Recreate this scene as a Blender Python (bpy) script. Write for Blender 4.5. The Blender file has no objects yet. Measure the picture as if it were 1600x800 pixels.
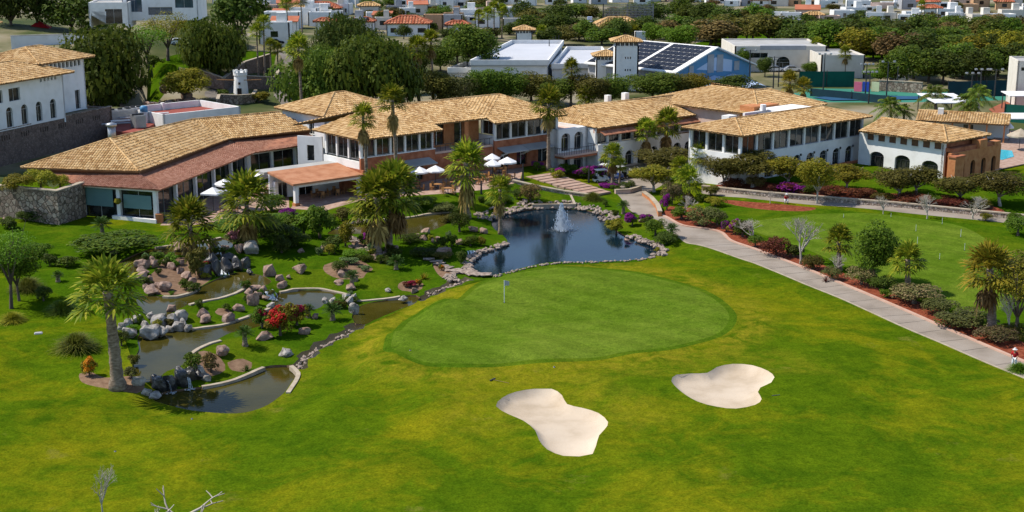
import bpy, bmesh, math, random
import numpy as np
from mathutils import Vector, Matrix, Quaternion
from mathutils.geometry import delaunay_2d_cdt, tessellate_polygon

sc = bpy.context.scene
col = sc.collection
R = math.radians
# ------------------------------------------------------------------ camera
F_PX, PITCH, CAM_H = 2150.0, math.atan(520 / 2150), 36.0
cam_d = bpy.data.cameras.new('camera'); cam = bpy.data.objects.new('camera', cam_d); col.objects.link(cam)
cam_d.sensor_width = 36.0; cam_d.lens = 36.0 * F_PX / 1600.0
cam_d.clip_start = 0.5; cam_d.clip_end = 4000
cam.location = (0, 0, CAM_H); cam.rotation_euler = (R(90) - PITCH, 0, 0)
sc.camera = cam
# ------------------------------------------------------------------ sky, sun, exposure
SUN_EL, SUN_AZ = R(52), R(171)          # azimuth measured from +X, counter-clockwise: the sun stands on the left
w = bpy.data.worlds.new('World'); sc.world = w; w.use_nodes = True
nt = w.node_tree; bg = nt.nodes['Background']
sky = nt.nodes.new('ShaderNodeTexSky'); sky.sky_type = 'NISHITA'; sky.sun_disc = False
sky.sun_elevation = SUN_EL; sky.sun_rotation = R(90) - SUN_AZ; sky.altitude = 1800; sky.dust_density = 0.6
nt.links.new(sky.outputs[0], bg.inputs[0]); bg.inputs[1].default_value = 0.15
sun_d = bpy.data.lights.new('sun', 'SUN'); sun_d.energy = 4.5; sun_d.angle = R(0.53); sun_d.color = (1, .94, .84)
sun = bpy.data.objects.new('sun', sun_d); col.objects.link(sun)
S = Vector((math.cos(SUN_EL) * math.cos(SUN_AZ), math.cos(SUN_EL) * math.sin(SUN_AZ), math.sin(SUN_EL)))
sun.rotation_euler = (-S).to_track_quat('-Z', 'Y').to_euler(); sun.location = S * 300
vs = sc.view_settings; vs.view_transform = 'Standard'; vs.look = 'None'; vs.exposure = 0.4; vs.gamma = 1.0; vs.use_curve_mapping = False
try:
    sc.cycles.use_denoising = True; sc.cycles.max_bounces = 5; sc.cycles.diffuse_bounces = 2; sc.cycles.glossy_bounces = 3
    sc.cycles.transmission_bounces = 3; sc.cycles.transparent_max_bounces = 6; sc.cycles.caustics_reflective = False; sc.cycles.caustics_refractive = False
except Exception: pass

# ------------------------------------------------------------------ survey: points of the photograph on planes of the place
cP, sP = math.cos(PITCH), math.sin(PITCH)
def ray(u, v):
    x = (u - 800) / F_PX; y = -(v - 400) / F_PX
    return x, cP + y * sP, -sP + y * cP
def G(u, v, z=0.0):
    d = ray(u, v); t = (z - CAM_H) / d[2]
    return Vector((d[0] * t, d[1] * t, z))
def AT(u, v, Y):
    d = ray(u, v); t = Y / d[1]
    return Vector((d[0] * t, Y, CAM_H + d[2] * t))
def scale_at(p):
    return F_PX / (p.y * cP + (CAM_H - p.z) * sP)

# ------------------------------------------------------------------ object helpers
def tag(o, label=None, cat=None, group=None, kind=None):
    if label: o['label'] = label
    if cat: o['category'] = cat
    if group: o['group'] = group
    if kind: o['kind'] = kind
    return o
def empty(name, loc=(0, 0, 0), rz=0.0, label=None, cat=None, group=None):
    o = bpy.data.objects.new(name, None); o.empty_display_size = .3
    o.location = loc; o.rotation_euler = (0, 0, rz); col.objects.link(o)
    return tag(o, label, cat, group)
class MB:
    def __init__(s): s.v = []; s.f = []; s.m = []
    def add(s, vs_, fs, mi=0):
        o = len(s.v); s.v += [tuple(p) for p in vs_]; s.f += [tuple(i + o for i in f) for f in fs]; s.m += [mi] * len(fs); return s
    def quad(s, a, b, c, d, mi=0): return s.add([a, b, c, d], [(0, 1, 2, 3)], mi)
    def tri(s, a, b, c, mi=0): return s.add([a, b, c], [(0, 1, 2)], mi)
    def box(s, x0, x1, y0, y1, z0, z1, mi=0):
        p = [(x, y, z) for z in (z0, z1) for y in (y0, y1) for x in (x0, x1)]
        return s.add(p, [(0, 2, 3, 1), (4, 5, 7, 6), (0, 1, 5, 4), (2, 6, 7, 3), (0, 4, 6, 2), (1, 3, 7, 5)], mi)
    def bar(s, a, b, w, h=None, mi=0, up=(0, 0, 1)):
        a, b = Vector(a), Vector(b); h = h or w; d = (b - a).normalized(); u = Vector(up)
        if abs(d.dot(u)) > .98: u = Vector((1, 0, 0))
        x = d.cross(u).normalized() * w / 2; y = x.cross(d).normalized() * h / 2
        p = [q + i * x + j * y for q in (a, b) for i, j in ((-1, -1), (1, -1), (1, 1), (-1, 1))]
        return s.add(p, [(0, 1, 2, 3), (7, 6, 5, 4), (0, 4, 5, 1), (1, 5, 6, 2), (2, 6, 7, 3), (3, 7, 4, 0)], mi)
    def prism(s, poly, z0, z1, mi=0, top=None):
        n = len(poly)
        vv = [(p[0], p[1], z0) for p in poly] + [(p[0], p[1], z1) for p in poly]
        fs = [tuple(range(n - 1, -1, -1)), tuple(range(n, 2 * n))] + [(i, (i + 1) % n, n + (i + 1) % n, n + i) for i in range(n)]
        return s.add(vv, fs, mi)
    def tube(s, pts, rad, n=6, mi=0, cap=True):
        pts = [Vector(p) for p in pts]; k = len(pts); o = []
        for i, p in enumerate(pts):
            d = (pts[min(i + 1, k - 1)] - pts[max(i - 1, 0)]).normalized()
            x = d.cross(Vector((0.13, 0.99, 0.05))).normalized(); y = d.cross(x)
            r = rad[i] if hasattr(rad, '__len__') else rad
            o += [p + r * (math.cos(6.28318 * j / n) * x + math.sin(6.28318 * j / n) * y) for j in range(n)]
        fs = [(i * n + j, i * n + (j + 1) % n, (i + 1) * n + (j + 1) % n, (i + 1) * n + j) for i in range(k - 1) for j in range(n)]
        if cap: fs += [tuple(range(n - 1, -1, -1)), tuple((k - 1) * n + j for j in range(n))]
        return s.add(o, fs, mi)
    def mesh(s, name, mats, smooth=False):
        me = bpy.data.meshes.new(name); me.from_pydata(s.v, [], s.f)
        for m_ in (mats if isinstance(mats, (list, tuple)) else [mats]): me.materials.append(m_)
        if any(s.m): me.polygons.foreach_set('material_index', s.m)
        if smooth: me.polygons.foreach_set('use_smooth', [True] * len(s.f))
        me.update(); return me
    def build(s, name, mats, parent=None, smooth=False):
        return link(name, s.mesh(name, mats, smooth), parent)
def link(name, me, parent=None, loc=None, rot=None, scl=None):
    o = bpy.data.objects.new(name, me); col.objects.link(o)
    if parent: o.parent = parent
    if loc is not None: o.location = loc
    if rot is not None: o.rotation_euler = rot
    if scl is not None: o.scale = scl
    return o
def recalc(o):
    bm = bmesh.new(); bm.from_mesh(o.data); bmesh.ops.recalc_face_normals(bm, faces=bm.faces); bm.to_mesh(o.data); bm.free(); return o

# ------------------------------------------------------------------ materials
def nd(nt, t, **k):
    n = nt.nodes.new(t)
    for a, b in k.items(): setattr(n, a, b)
    return n
def ramp(nt, fac, cols, pos=None, interp='LINEAR'):
    r = nd(nt, 'ShaderNodeValToRGB'); e = r.color_ramp.elements; r.color_ramp.interpolation = interp
    n = len(cols); pos = pos or [i / max(1, n - 1) for i in range(n)]
    while len(e) < n: e.new(1)
    for i, c in enumerate(cols): e[i].position = pos[i]; e[i].color = (*c, 1)
    nt.links.new(fac, r.inputs[0]); return r.outputs[0]
def mix(nt, fac, a, b, mode='MIX'):
    m = nd(nt, 'ShaderNodeMix', data_type='RGBA', blend_type=mode)
    if isinstance(fac, (int, float)): m.inputs[0].default_value = fac
    else: nt.links.new(fac, m.inputs[0])
    for i, x in ((6, a), (7, b)):
        if isinstance(x, tuple): m.inputs[i].default_value = (*x, 1)
        else: nt.links.new(x, m.inputs[i])
    return m.outputs[2]
def noise(nt, vec, scale, detail=4, rough=.55, dist=0.0):
    n = nd(nt, 'ShaderNodeTexNoise'); n.inputs['Scale'].default_value = scale; n.inputs['Detail'].default_value = detail
    n.inputs['Roughness'].default_value = rough; n.inputs['Distortion'].default_value = dist
    nt.links.new(vec, n.inputs['Vector']); return n.outputs['Fac']
def coords(nt, kind='Object', scl=None):
    t = nd(nt, 'ShaderNodeTexCoord').outputs[kind]
    if scl:
        m = nd(nt, 'ShaderNodeMapping'); m.inputs['Scale'].default_value = scl; nt.links.new(t, m.inputs[0]); t = m.outputs[0]
    return t
def base(name):
    m = bpy.data.materials.new(name); m.use_nodes = True; nt = m.node_tree
    return m, nt, nt.nodes['Principled BSDF']
def setp(p, rough=.8, spec=.3, metal=0.0):
    p.inputs['Roughness'].default_value = rough; p.inputs['Specular IOR Level'].default_value = spec; p.inputs['Metallic'].default_value = metal
def bump(nt, p, h, strength=.4, dist=.05):
    b = nd(nt, 'ShaderNodeBump'); b.inputs['Strength'].default_value = strength; b.inputs['Distance'].default_value = dist
    nt.links.new(h, b.inputs['Height']); nt.links.new(b.outputs[0], p.inputs['Normal'])
def M(name, cols, scale=3.0, rough=.8, spec=.3, bmp=0.0, bscale=None, metal=0.0, pos=None, detail=5, scl=None, bdist=.03):
    m, nt, p = base(name); setp(p, rough, spec, metal); c = coords(nt, 'Object', scl)
    f = noise(nt, c, scale, detail)
    if len(cols) == 1: cols = [tuple(x * .86 for x in cols[0]), cols[0], tuple(min(1, x * 1.06) for x in cols[0])]
    nt.links.new(ramp(nt, f, cols, pos or [.3 + .4 * i / (len(cols) - 1) for i in range(len(cols))]), p.inputs['Base Color'])
    if bmp: bump(nt, p, noise(nt, c, bscale or scale * 3, 4), bmp, bdist)
    return m
def leaf_mat(name, cols, trans=.25, vary=.32, rough=.6):
    m, nt, p = base(name); setp(p, rough, .1)
    if 'flower' not in name: cols = [(r * 1.38, g * 1.22, b * .8) for r, g, b in cols]
    g = nd(nt, 'ShaderNodeNewGeometry'); oi = nd(nt, 'ShaderNodeObjectInfo')
    c = ramp(nt, g.outputs['Random Per Island'], cols)
    k = nd(nt, 'ShaderNodeMapRange'); k.inputs[3].default_value = 1 - vary; k.inputs[4].default_value = 1 + vary
    nt.links.new(oi.outputs['Random'], k.inputs[0])
    h = nd(nt, 'ShaderNodeHueSaturation'); nt.links.new(k.outputs[0], h.inputs['Value']); nt.links.new(c, h.inputs['Color'])
    kk = nd(nt, 'ShaderNodeMapRange'); kk.inputs[3].default_value = .485; kk.inputs[4].default_value = .515
    nt.links.new(oi.outputs['Random'], kk.inputs[0]); nt.links.new(kk.outputs[0], h.inputs['Hue'])
    c = h.outputs[0]
    nt.links.new(c, p.inputs['Base Color'])
    t = nd(nt, 'ShaderNodeBsdfTranslucent'); nt.links.new(c, t.inputs[0])
    mx = nd(nt, 'ShaderNodeMixShader'); mx.inputs[0].default_value = trans
    nt.links.new(p.outputs[0], mx.inputs[1]); nt.links.new(t.outputs[0], mx.inputs[2])
    nt.links.new(mx.outputs[0], nt.nodes['Material Output'].inputs[0])
    return m
def lawn_mat(name, dark, mid, yel, yamt=(.5, .72), tan=None, stripe=0.0):
    m, nt, p = base(name); setp(p, .95, .0); c = coords(nt)
    big = noise(nt, c, .07, 5, .6, .6); med = noise(nt, c, .35, 6, .65, .4); fine = noise(nt, c, 6, 5, .75)
    c2 = coords(nt, 'Object', (.75, .9, 1)); streak = noise(nt, c2, .3, 7, .7, 1.6); mot = noise(nt, c, 1.7, 5, .7, .5)
    a = mix(nt, ramp(nt, med, [(0, 0, 0), (1, 1, 1)], [.32, .68]), dark, mid)
    add = nd(nt, 'ShaderNodeMath', operation='ADD'); nt.links.new(big, add.inputs[0])
    mu = nd(nt, 'ShaderNodeMath', operation='MULTIPLY'); mu.inputs[1].default_value = .55; nt.links.new(streak, mu.inputs[0]); nt.links.new(mu.outputs[0], add.inputs[1])
    hl = nd(nt, 'ShaderNodeMath', operation='MULTIPLY'); hl.inputs[1].default_value = .645; nt.links.new(add.outputs[0], hl.inputs[0])
    a = mix(nt, ramp(nt, hl.outputs[0], [(0, 0, 0), (1, 1, 1)], list(yamt)), a, yel)
    if tan:
        at = nd(nt, 'ShaderNodeAttribute', attribute_name='wear'); br = noise(nt, c, .55, 6, .65, .8)
        wm = nd(nt, 'ShaderNodeMath', operation='MULTIPLY'); nt.links.new(at.outputs['Fac'], wm.inputs[0]); nt.links.new(ramp(nt, br, [(0, 0, 0), (1, 1, 1)], [.36, .62]), wm.inputs[1])
        a = mix(nt, wm.outputs[0], a, (.19, .17, .012))
        t = noise(nt, c, .16, 7, .7); a = mix(nt, ramp(nt, t, [(0, 0, 0), (.7, .7, .7)], [.62, .74]), a, tan)
    if stripe:
        wv = nd(nt, 'ShaderNodeTexWave', wave_type='BANDS', bands_direction='DIAGONAL'); wv.inputs['Scale'].default_value = .12; wv.inputs['Distortion'].default_value = .6
        nt.links.new(c, wv.inputs[0]); a = mix(nt, 1.0, a, ramp(nt, wv.outputs['Fac'], [(1 - stripe,) * 3, (1 + stripe * .5,) * 3], [.35, .65]), 'MULTIPLY')
    a = mix(nt, .9, a, ramp(nt, fine, [(.5, .52, .5), (1.4, 1.36, 1.25)], [.3, .7]), 'MULTIPLY')
    a = mix(nt, .8, a, ramp(nt, mot, [(.68, .72, .7), (1.28, 1.24, 1.1)], [.3, .7]), 'MULTIPLY')
    nt.links.new(a, p.inputs['Base Color'])
    bump(nt, p, fine, .5, .05)
    return m
MAT = {}
MAT['lawn'] = lawn_mat('lawn_grass', (.038, .08, .003), (.078, .124, .004), (.175, .168, .006), (.47, .66), (.19, .16, .04))
MAT['lawn2'] = lawn_mat('garden_grass', (.03, .072, .003), (.054, .108, .004), (.105, .135, .007), (.5, .7))
MAT['green'] = lawn_mat('putting_green_grass', (.064, .116, .008), (.092, .148, .014), (.125, .172, .022), (.46, .67), stripe=.07)
MAT['collar'] = lawn_mat('collar_grass', (.042, .09, .005), (.066, .118, .007), (.11, .14, .01), (.5, .7))
MAT['scrub'] = M('scrub_ground', [(.03, .05, .012), (.07, .08, .025), (.2, .17, .1), (.26, .23, .17)], .05, .95, .1, .3, .8)
MAT['sand'] = M('bunker_sand', [(.38, .3, .21), (.49, .4, .3), (.54, .45, .345)], .3, .95, .1, .35, 5, bdist=.03)
MAT['path'] = M('path_concrete', [(.2, .165, .13), (.265, .22, .178), (.3, .255, .21)], .35, .9, .2, .2, 20)
MAT['kerb'] = M('kerb_pink', [(.42, .26, .19), (.5, .33, .25)], 1, .9, .2)
MAT['asphalt'] = M('road_asphalt', [(.14, .12, .1), (.2, .175, .15)], .4, .9, .2)
MAT['paver'] = M('terrace_paver', [(.26, .15, .11), (.36, .24, .18), (.42, .3, .24)], 1.5, .85, .2, .3, 6)
MAT['mulch'] = M('red_mulch', [(.1, .022, .01), (.19, .045, .02), (.26, .08, .04)], 3, .95, .1, .6, 9)
MAT['soil'] = M('bed_soil', [(.13, .075, .045), (.23, .145, .09)], 2, .95, .1, .5, 6)
MAT['coping'] = M('pond_coping', [(.3, .24, .17), (.44, .37, .28)], 1.2, .9, .2, .3, 5)
MAT['concrete'] = M('grey_concrete', [(.3, .29, .27), (.42, .41, .39)], .3, .85, .2)
MAT['deck'] = M('deck_grey', [(.42, .43, .46), (.5, .51, .54)], .08, .8, .2)
MAT['white'] = M('white_plaster', [(.66, .65, .62), (.76, .75, .72), (.8, .79, .77)], .5, .85, .2)
MAT['cream'] = M('cream_plaster', [(.56, .51, .43), (.66, .61, .53)], .5, .85, .2)
MAT['ochre'] = M('ochre_plaster', [(.45, .26, .13), (.55, .34, .2)], .5, .85, .2)
MAT['pinkw'] = M('pink_plaster', [(.52, .36, .28), (.6, .44, .36)], .5, .85, .2)
MAT['greyw'] = M('grey_plaster', [(.3, .3, .31), (.4, .4, .41)], .5, .85, .2)
MAT['brick'] = M('terracotta_wall', [(.24, .075, .035), (.36, .125, .06), (.42, .17, .09)], 1.3, .85, .2, .3, 5)
MAT['brick2'] = M('orange_brick', [(.36, .13, .05), (.47, .19, .075), (.5, .23, .1)], 1.3, .85, .2, .3, 5)
MAT['wood'] = M('brown_wood', [(.1, .045, .02), (.17, .085, .04)], 3, .6, .3)
MAT['orangewood'] = M('honey_wood', [(.3, .14, .045), (.4, .2, .07)], 3, .6, .3)
MAT['darkmetal'] = M('dark_metal', [(.02, .02, .022), (.035, .035, .038)], 3, .45, .5)
MAT['greymetal'] = M('grey_metal', [(.3, .31, .32), (.42, .43, .44)], 2, .4, .5, metal=.6)
MAT['umbrella'] = M('umbrella_cloth', [(.74, .72, .72), (.8, .78, .78)], 1, .8, .2)
MAT['blue'] = M('blue_panel', [(.06, .2, .37), (.075, .25, .43)], .3, .5, .4)
MAT['paleblue'] = M('pale_blue_panel', [(.4, .5, .66), (.46, .56, .72)], .3, .5, .4)
MAT['solar'] = M('solar_cell', [(.01, .012, .02), (.02, .024, .036)], 2, .5, .12)
MAT['rubber'] = M('rubber', [(.012, .012, .012), (.02, .02, .02)], 3, .8, .2)
MAT['skin'] = M('skin', [(.32, .17, .1), (.38, .21, .13)], 5, .6, .3)
MAT['redcloth'] = M('red_cloth', [(.3, .01, .015), (.42, .02, .025)], 6, .9, .1)
MAT['whitecloth'] = M('white_cloth', [(.62, .62, .62), (.74, .74, .74)], 6, .9, .1)
MAT['courtg'] = M('court_green', [(.03, .16, .11), (.04, .2, .14)], .3, .85, .2)
MAT['courtb'] = M('court_blue', [(.015, .06, .13), (.02, .08, .16)], .3, .85, .2)
MAT['clay'] = M('clay_court', [(.24, .075, .04), (.3, .1, .055)], .4, .95, .1)
MAT['screen'] = M('green_screen', [(.004, .07, .05), (.006, .1, .07)], .5, .8, .2)
MAT['navy'] = M('navy_screen', [(.008, .03, .045), (.012, .045, .06)], .5, .8, .2)
MAT['pink'] = M('pink_board', [(.6, .12, .2), (.66, .15, .24)], 1, .7, .2)
MAT['royal'] = M('royal_blue_board', [(.02, .06, .35), (.03, .08, .42)], 1, .7, .2)
MAT['limey'] = M('pale_yellow_board', [(.6, .62, .36), (.66, .68, .42)], 1, .7, .2)
MAT['redroofflat'] = M('red_flat_roof', [(.22, .05, .035), (.3, .08, .06)], .8, .9, .2)
MAT['redcar'] = M('red_paint', [(.4, .012, .02), (.45, .015, .025)], .5, .25, .5)
MAT['whitecar'] = M('white_paint', [(.7, .7, .7), (.75, .75, .75)], .5, .25, .5)
MAT['bluecar'] = M('blue_paint', [(.03, .08, .3), (.04, .1, .35)], .5, .25, .5)
MAT['yellow'] = M('yellow_paint', [(.6, .32, .03), (.66, .38, .05)], 1, .7, .2)
MAT['shade'] = M('teal_blind', [(.11, .2, .2), (.13, .235, .235)], .6, .6, .3)
def glass_mat(name, c1, c2, rough=.06):
    m, nt, p = base(name); setp(p, rough, .6); c = coords(nt)
    nt.links.new(ramp(nt, noise(nt, c, .9, 4), [c1, c2], [.4, .68]), p.inputs['Base Color']); return m
MAT['glass'] = glass_mat('dark_window_glass', (.008, .01, .011), (.045, .045, .04))
MAT['bluglass'] = glass_mat('blue_window_glass', (.03, .055, .08), (.06, .1, .13))
def stone_mat(name, cols, scale, mortar=(.2, .16, .12), dist=.08):
    m, nt, p = base(name); setp(p, .9, .2); c = coords(nt)
    v = nd(nt, 'ShaderNodeTexVoronoi'); v.inputs['Scale'].default_value = scale; nt.links.new(c, v.inputs['Vector'])
    e = nd(nt, 'ShaderNodeTexVoronoi', feature='DISTANCE_TO_EDGE'); e.inputs['Scale'].default_value = scale; nt.links.new(c, e.inputs['Vector'])
    sx = nd(nt, 'ShaderNodeSeparateColor'); nt.links.new(v.outputs['Color'], sx.inputs[0])
    a = ramp(nt, sx.outputs[0], cols); a = mix(nt, .5, a, ramp(nt, noise(nt, c, scale * 2.5, 5), [(.5, .5, .5), (1.3, 1.3, 1.3)], [.3, .7]), 'MULTIPLY')
    k = ramp(nt, e.outputs['Distance'], [(0, 0, 0), (1, 1, 1)], [.02, .09])
    nt.links.new(mix(nt, k, mortar, a), p.inputs['Base Color']); bump(nt, p, k, .7, dist)
    return m
MAT['stonewall'] = stone_mat('stone_masonry', [(.17, .12, .09), (.34, .25, .185), (.45, .36, .28), (.27, .18, .135)], 1.7, (.1, .075, .055))
MAT['darkstone'] = stone_mat('brown_stone_masonry', [(.15, .105, .08), (.23, .16, .125), (.28, .2, .16), (.19, .13, .1)], 2.6, (.14, .11, .09))
MAT['rubble'] = stone_mat('cobble_masonry', [(.2, .15, .11), (.42, .34, .27), (.52, .43, .36), (.3, .2, .15)], 3.4, (.1, .08, .06))
MAT['rock'] = M('pink_granite', [(.13, .08, .06), (.28, .185, .14), (.38, .275, .22)], 1.5, .9, .2, .6, 4, bdist=.1, detail=8)
MAT['rockgrey'] = M('grey_boulder_rock', [(.09, .075, .06), (.3, .27, .235), (.46, .42, .38)], 1.3, .9, .2, .6, 4, bdist=.1, detail=8)
MAT['rockwet'] = M('wet_dark_rock', [(.012, .012, .014), (.035, .032, .03), (.09, .075, .06)], 1.5, .35, .5, .6, 4, bdist=.1)
MAT['cobble'] = M('cobble_stone', [(.15, .11, .085), (.3, .235, .19), (.4, .33, .28)], 2.2, .9, .2, .5, 6)
MAT['bark'] = M('grey_bark', [(.06, .045, .035), (.15, .115, .09)], 3, .95, .1, .6, 8, scl=(1, 1, .25))
MAT['palebark'] = M('pale_bark', [(.3, .26, .21), (.5, .45, .39)], 3, .95, .1, .4, 8)
MAT['palmbark'] = M('palm_trunk', [(.1, .07, .05), (.22, .165, .12), (.33, .26, .2)], 2.2, .95, .1, .8, 5, scl=(1, 1, 3))
MAT['royalbark'] = M('pale_palm_trunk', [(.36, .33, .29), (.5, .47, .43)], 2, .9, .1)
def tile_mat(name, cols):
    m, nt, p = base(name); setp(p, .9, .15); g = nd(nt, 'ShaderNodeNewGeometry'); c = coords(nt)
    a = ramp(nt, g.outputs['Random Per Island'], cols)
    a = mix(nt, .6, a, ramp(nt, noise(nt, c, .3, 6, .65), [(.72, .66, .6), (1.12, 1.12, 1.1)], [.35, .62]), 'MULTIPLY')
    nt.links.new(a, p.inputs['Base Color']); return m
MAT['tile'] = tile_mat('straw_roof_tile', [(.3, .165, .065), (.46, .285, .12), (.54, .35, .165), (.6, .415, .215), (.41, .24, .1)])
MAT['tilebase'] = M('roof_mortar', [(.18, .1, .045), (.26, .155, .07)], 1.5, .95, .1)
MAT['mutedtile'] = tile_mat('muted_red_tile', [(.24, .1, .065), (.36, .17, .11), (.43, .23, .16), (.3, .13, .085)])
MAT['redtile'] = tile_mat('red_roof_tile', [(.3, .08, .04), (.4, .13, .07), (.46, .19, .11)])
MAT['redslab'] = M('terracotta_slab_roof', [(.17, .075, .05), (.36, .15, .085), (.42, .2, .12)], 1.3, .9, .15, .4, 6, detail=9)
MAT['salmonslab'] = M('salmon_slab_roof', [(.32, .13, .065), (.42, .19, .1), (.46, .23, .13)], .8, .9, .15, .3, 6, detail=8)
def water_mat(name, c1, c2, rough=.03, rip=.12, rs=2.2):
    m, nt, p = base(name); setp(p, rough, .32 if 'deep' in name else .13); c = coords(nt)
    p.inputs['IOR'].default_value = 1.33
    nt.links.new(ramp(nt, noise(nt, c, .16, 4), [c1, c2], [.35, .65]), p.inputs['Base Color'])
    bump(nt, p, noise(nt, coords(nt, 'Object', (1, 1.6, 1)), rs, 4), rip, .05); return m
MAT['pondwater'] = water_mat('deep_pond_water', (.002, .01, .02), (.005, .016, .024), .03, .13, 2.4)
MAT['olivewater'] = water_mat('olive_pond_water', (.032, .029, .004), (.06, .05, .008), .03, .12, 2.0)
MAT['streamwater'] = water_mat('shallow_stream_water', (.03, .026, .012), (.075, .06, .035), .08, .8, 5)
MAT['pool'] = water_mat('pool_water', (.03, .36, .45), (.05, .45, .55), .05, .3, 3)
MAT['foam'] = M('white_water', [(.6, .66, .7), (.8, .83, .86)], 6, .35, .5)
def spray_mat():
    m, nt, p = base('fountain_spray'); setp(p, .3, .5); p.inputs['Base Color'].default_value = (.85, .9, .95, 1)
    t = nd(nt, 'ShaderNodeBsdfTranslucent'); t.inputs[0].default_value = (.85, .9, .95, 1)
    mx = nd(nt, 'ShaderNodeMixShader'); mx.inputs[0].default_value = .5
    nt.links.new(p.outputs[0], mx.inputs[1]); nt.links.new(t.outputs[0], mx.inputs[2]); nt.links.new(mx.outputs[0], nt.nodes['Material Output'].inputs[0]); return m
MAT['spray'] = spray_mat()
L = {}
L['palm'] = leaf_mat('fan_palm_leaf', [(.045, .08, .008), (.09, .14, .012), (.16, .2, .02), (.27, .28, .04)], .4)
L['palmyel'] = leaf_mat('yellow_palm_leaf', [(.08, .1, .012), (.16, .16, .02), (.26, .22, .03), (.09, .12, .015)], .3)
L['dead'] = leaf_mat('dead_palm_frond', [(.09, .06, .03), (.17, .12, .06), (.24, .18, .1)], .1)
L['feather'] = leaf_mat('feather_palm_leaf', [(.035, .07, .012), (.07, .115, .02), (.13, .15, .03)], .3)
L['cycad'] = leaf_mat('cycad_leaf', [(.015, .045, .01), (.03, .07, .014), (.05, .1, .02)], .15)
L['dark'] = leaf_mat('dark_leaf', [(.027, .05, .01), (.046, .075, .015), (.072, .104, .022)], .34)
L['mid'] = leaf_mat('mid_leaf', [(.03, .065, .008), (.056, .105, .012), (.095, .145, .02)], .35)
L['bright'] = leaf_mat('bright_leaf', [(.04, .09, .008), (.07, .14, .012), (.11, .19, .02)], .3)
L['pepper'] = leaf_mat('pepper_leaf', [(.038, .07, .011), (.064, .104, .016), (.1, .14, .024)], .38)
L['olive'] = leaf_mat('olive_leaf', [(.05, .056, .014), (.078, .08, .02), (.11, .105, .03)], .3)
L['yellowg'] = leaf_mat('yellow_green_leaf', [(.09, .11, .012), (.15, .16, .018), (.22, .2, .025)], .3)
L['brown'] = leaf_mat('brownish_leaf', [(.07, .06, .025), (.11, .085, .04), (.16, .12, .06)], .2)
L['greyg'] = leaf_mat('grey_green_leaf', [(.045, .06, .02), (.07, .088, .034), (.105, .12, .055)], .25)
L['mauve'] = leaf_mat('mauve_leaf', [(.05, .06, .025), (.09, .09, .045), (.17, .13, .105)], .2)
L['maroon'] = leaf_mat('maroon_leaf', [(.05, .016, .014), (.085, .024, .022), (.12, .05, .03)], .2)
L['magenta'] = leaf_mat('magenta_flower', [(.13, .01, .12), (.22, .018, .2), (.3, .03, .27)], .3)
L['redfl'] = leaf_mat('red_flower', [(.24, .008, .015), (.38, .012, .03), (.45, .02, .05)], .3)
L['pinkfl'] = leaf_mat('pink_flower', [(.4, .14, .2), (.5, .22, .27), (.3, .1, .14)], .3)
L['orangefl'] = leaf_mat('orange_flower', [(.5, .13, .01), (.6, .2, .015), (.55, .3, .02)], .3)
L['bamboo'] = leaf_mat('bamboo_leaf', [(.08, .12, .012), (.13, .17, .02), (.2, .22, .03)], .3)
L['grassb'] = leaf_mat('grass_blade', [(.06, .09, .015), (.1, .14, .025), (.17, .19, .05)], .3)
L['aloe'] = leaf_mat('succulent_leaf', [(.05, .1, .045), (.08, .14, .07), (.12, .18, .1)], .15)
L['goldsp'] = leaf_mat('gold_spike_leaf', [(.2, .2, .015), (.3, .28, .03), (.12, .15, .015)], .3)

# ================================================================== TERRAIN
def crom(pts, closed=True, step=.6):
    n = len(pts); out = []
    for i in range(n if closed else n - 1):
        if closed: p0, p1, p2, p3 = pts[i - 1], pts[i], pts[(i + 1) % n], pts[(i + 2) % n]
        else: p0, p1, p2, p3 = pts[max(i - 1, 0)], pts[i], pts[i + 1], pts[min(i + 2, n - 1)]
        k = max(1, int((p2 - p1).length / step))
        for j in range(k):
            t = j / k
            out.append(.5 * ((2 * p1) + (p2 - p0) * t + (2 * p0 - 5 * p1 + 4 * p2 - p3) * t * t + (3 * p1 - p0 - 3 * p2 + p3) * t ** 3))
    if not closed: out.append(pts[-1].copy())
    return out
POND_PX = {   # name: (water level, outline)
 'main': (-.45, [(768,347),(777,338),(800,332),(850,327),(900,328),(935,334),(952,344),(960,358),(978,370),(1004,378),(1026,386),(1034,394),(1022,401),(1000,405),(960,409),(900,410),(860,412),(820,419),(790,428),(765,432),(742,431),(735,416),(739,402),(768,389),(792,380),(786,368),(772,358)]),
 'back': (.15, [(512,366),(535,354),(562,347),(602,344),(640,341),(690,334),(706,336),(704,346),(686,356),(662,364),(630,368),(600,364),(560,366)]),
 'upper': (.55, [(178,418),(205,402),(240,389),(300,379),(345,373),(364,381),(352,399),(330,404),(295,400),(262,402),(235,410),(215,428),(190,434)]),
 'mid': (-.3, [(222,482),(212,472),(222,462),(248,464),(275,463),(298,457),(312,450),(330,441),(350,433),(375,425),(398,428),(414,433),(424,441),(410,447),(394,447),(374,456),(350,465),(320,471),(296,477),(276,486),(262,493),(240,496),(225,492)]),
 'lower': (-1.05, [(207,566),(217,548),(215,533),(222,522),(260,516),(300,514),(345,508),(386,495),(418,483),(428,468),(440,457),(480,455),(524,456),(517,467),(500,481),(475,487),(450,492),(420,507),(390,514),(360,521),(335,534),(310,546),(296,557),(286,572),(262,582),(225,599),(212,590)]),
 'lowest': (-2.1, [(240,627),(255,616),(285,611),(310,608),(330,604),(360,596),(390,586),(412,576),(448,574),(463,580),(465,591),(456,602),(445,619),(420,636),(395,645),(370,649),(340,648),(300,643),(270,636)]),
 'stream_pool': (-1.3, [(550,497),(556,484),(572,475),(606,470),(640,463),(656,467),(646,478),(614,489),(588,500),(572,509),(556,508)]),
}
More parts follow.
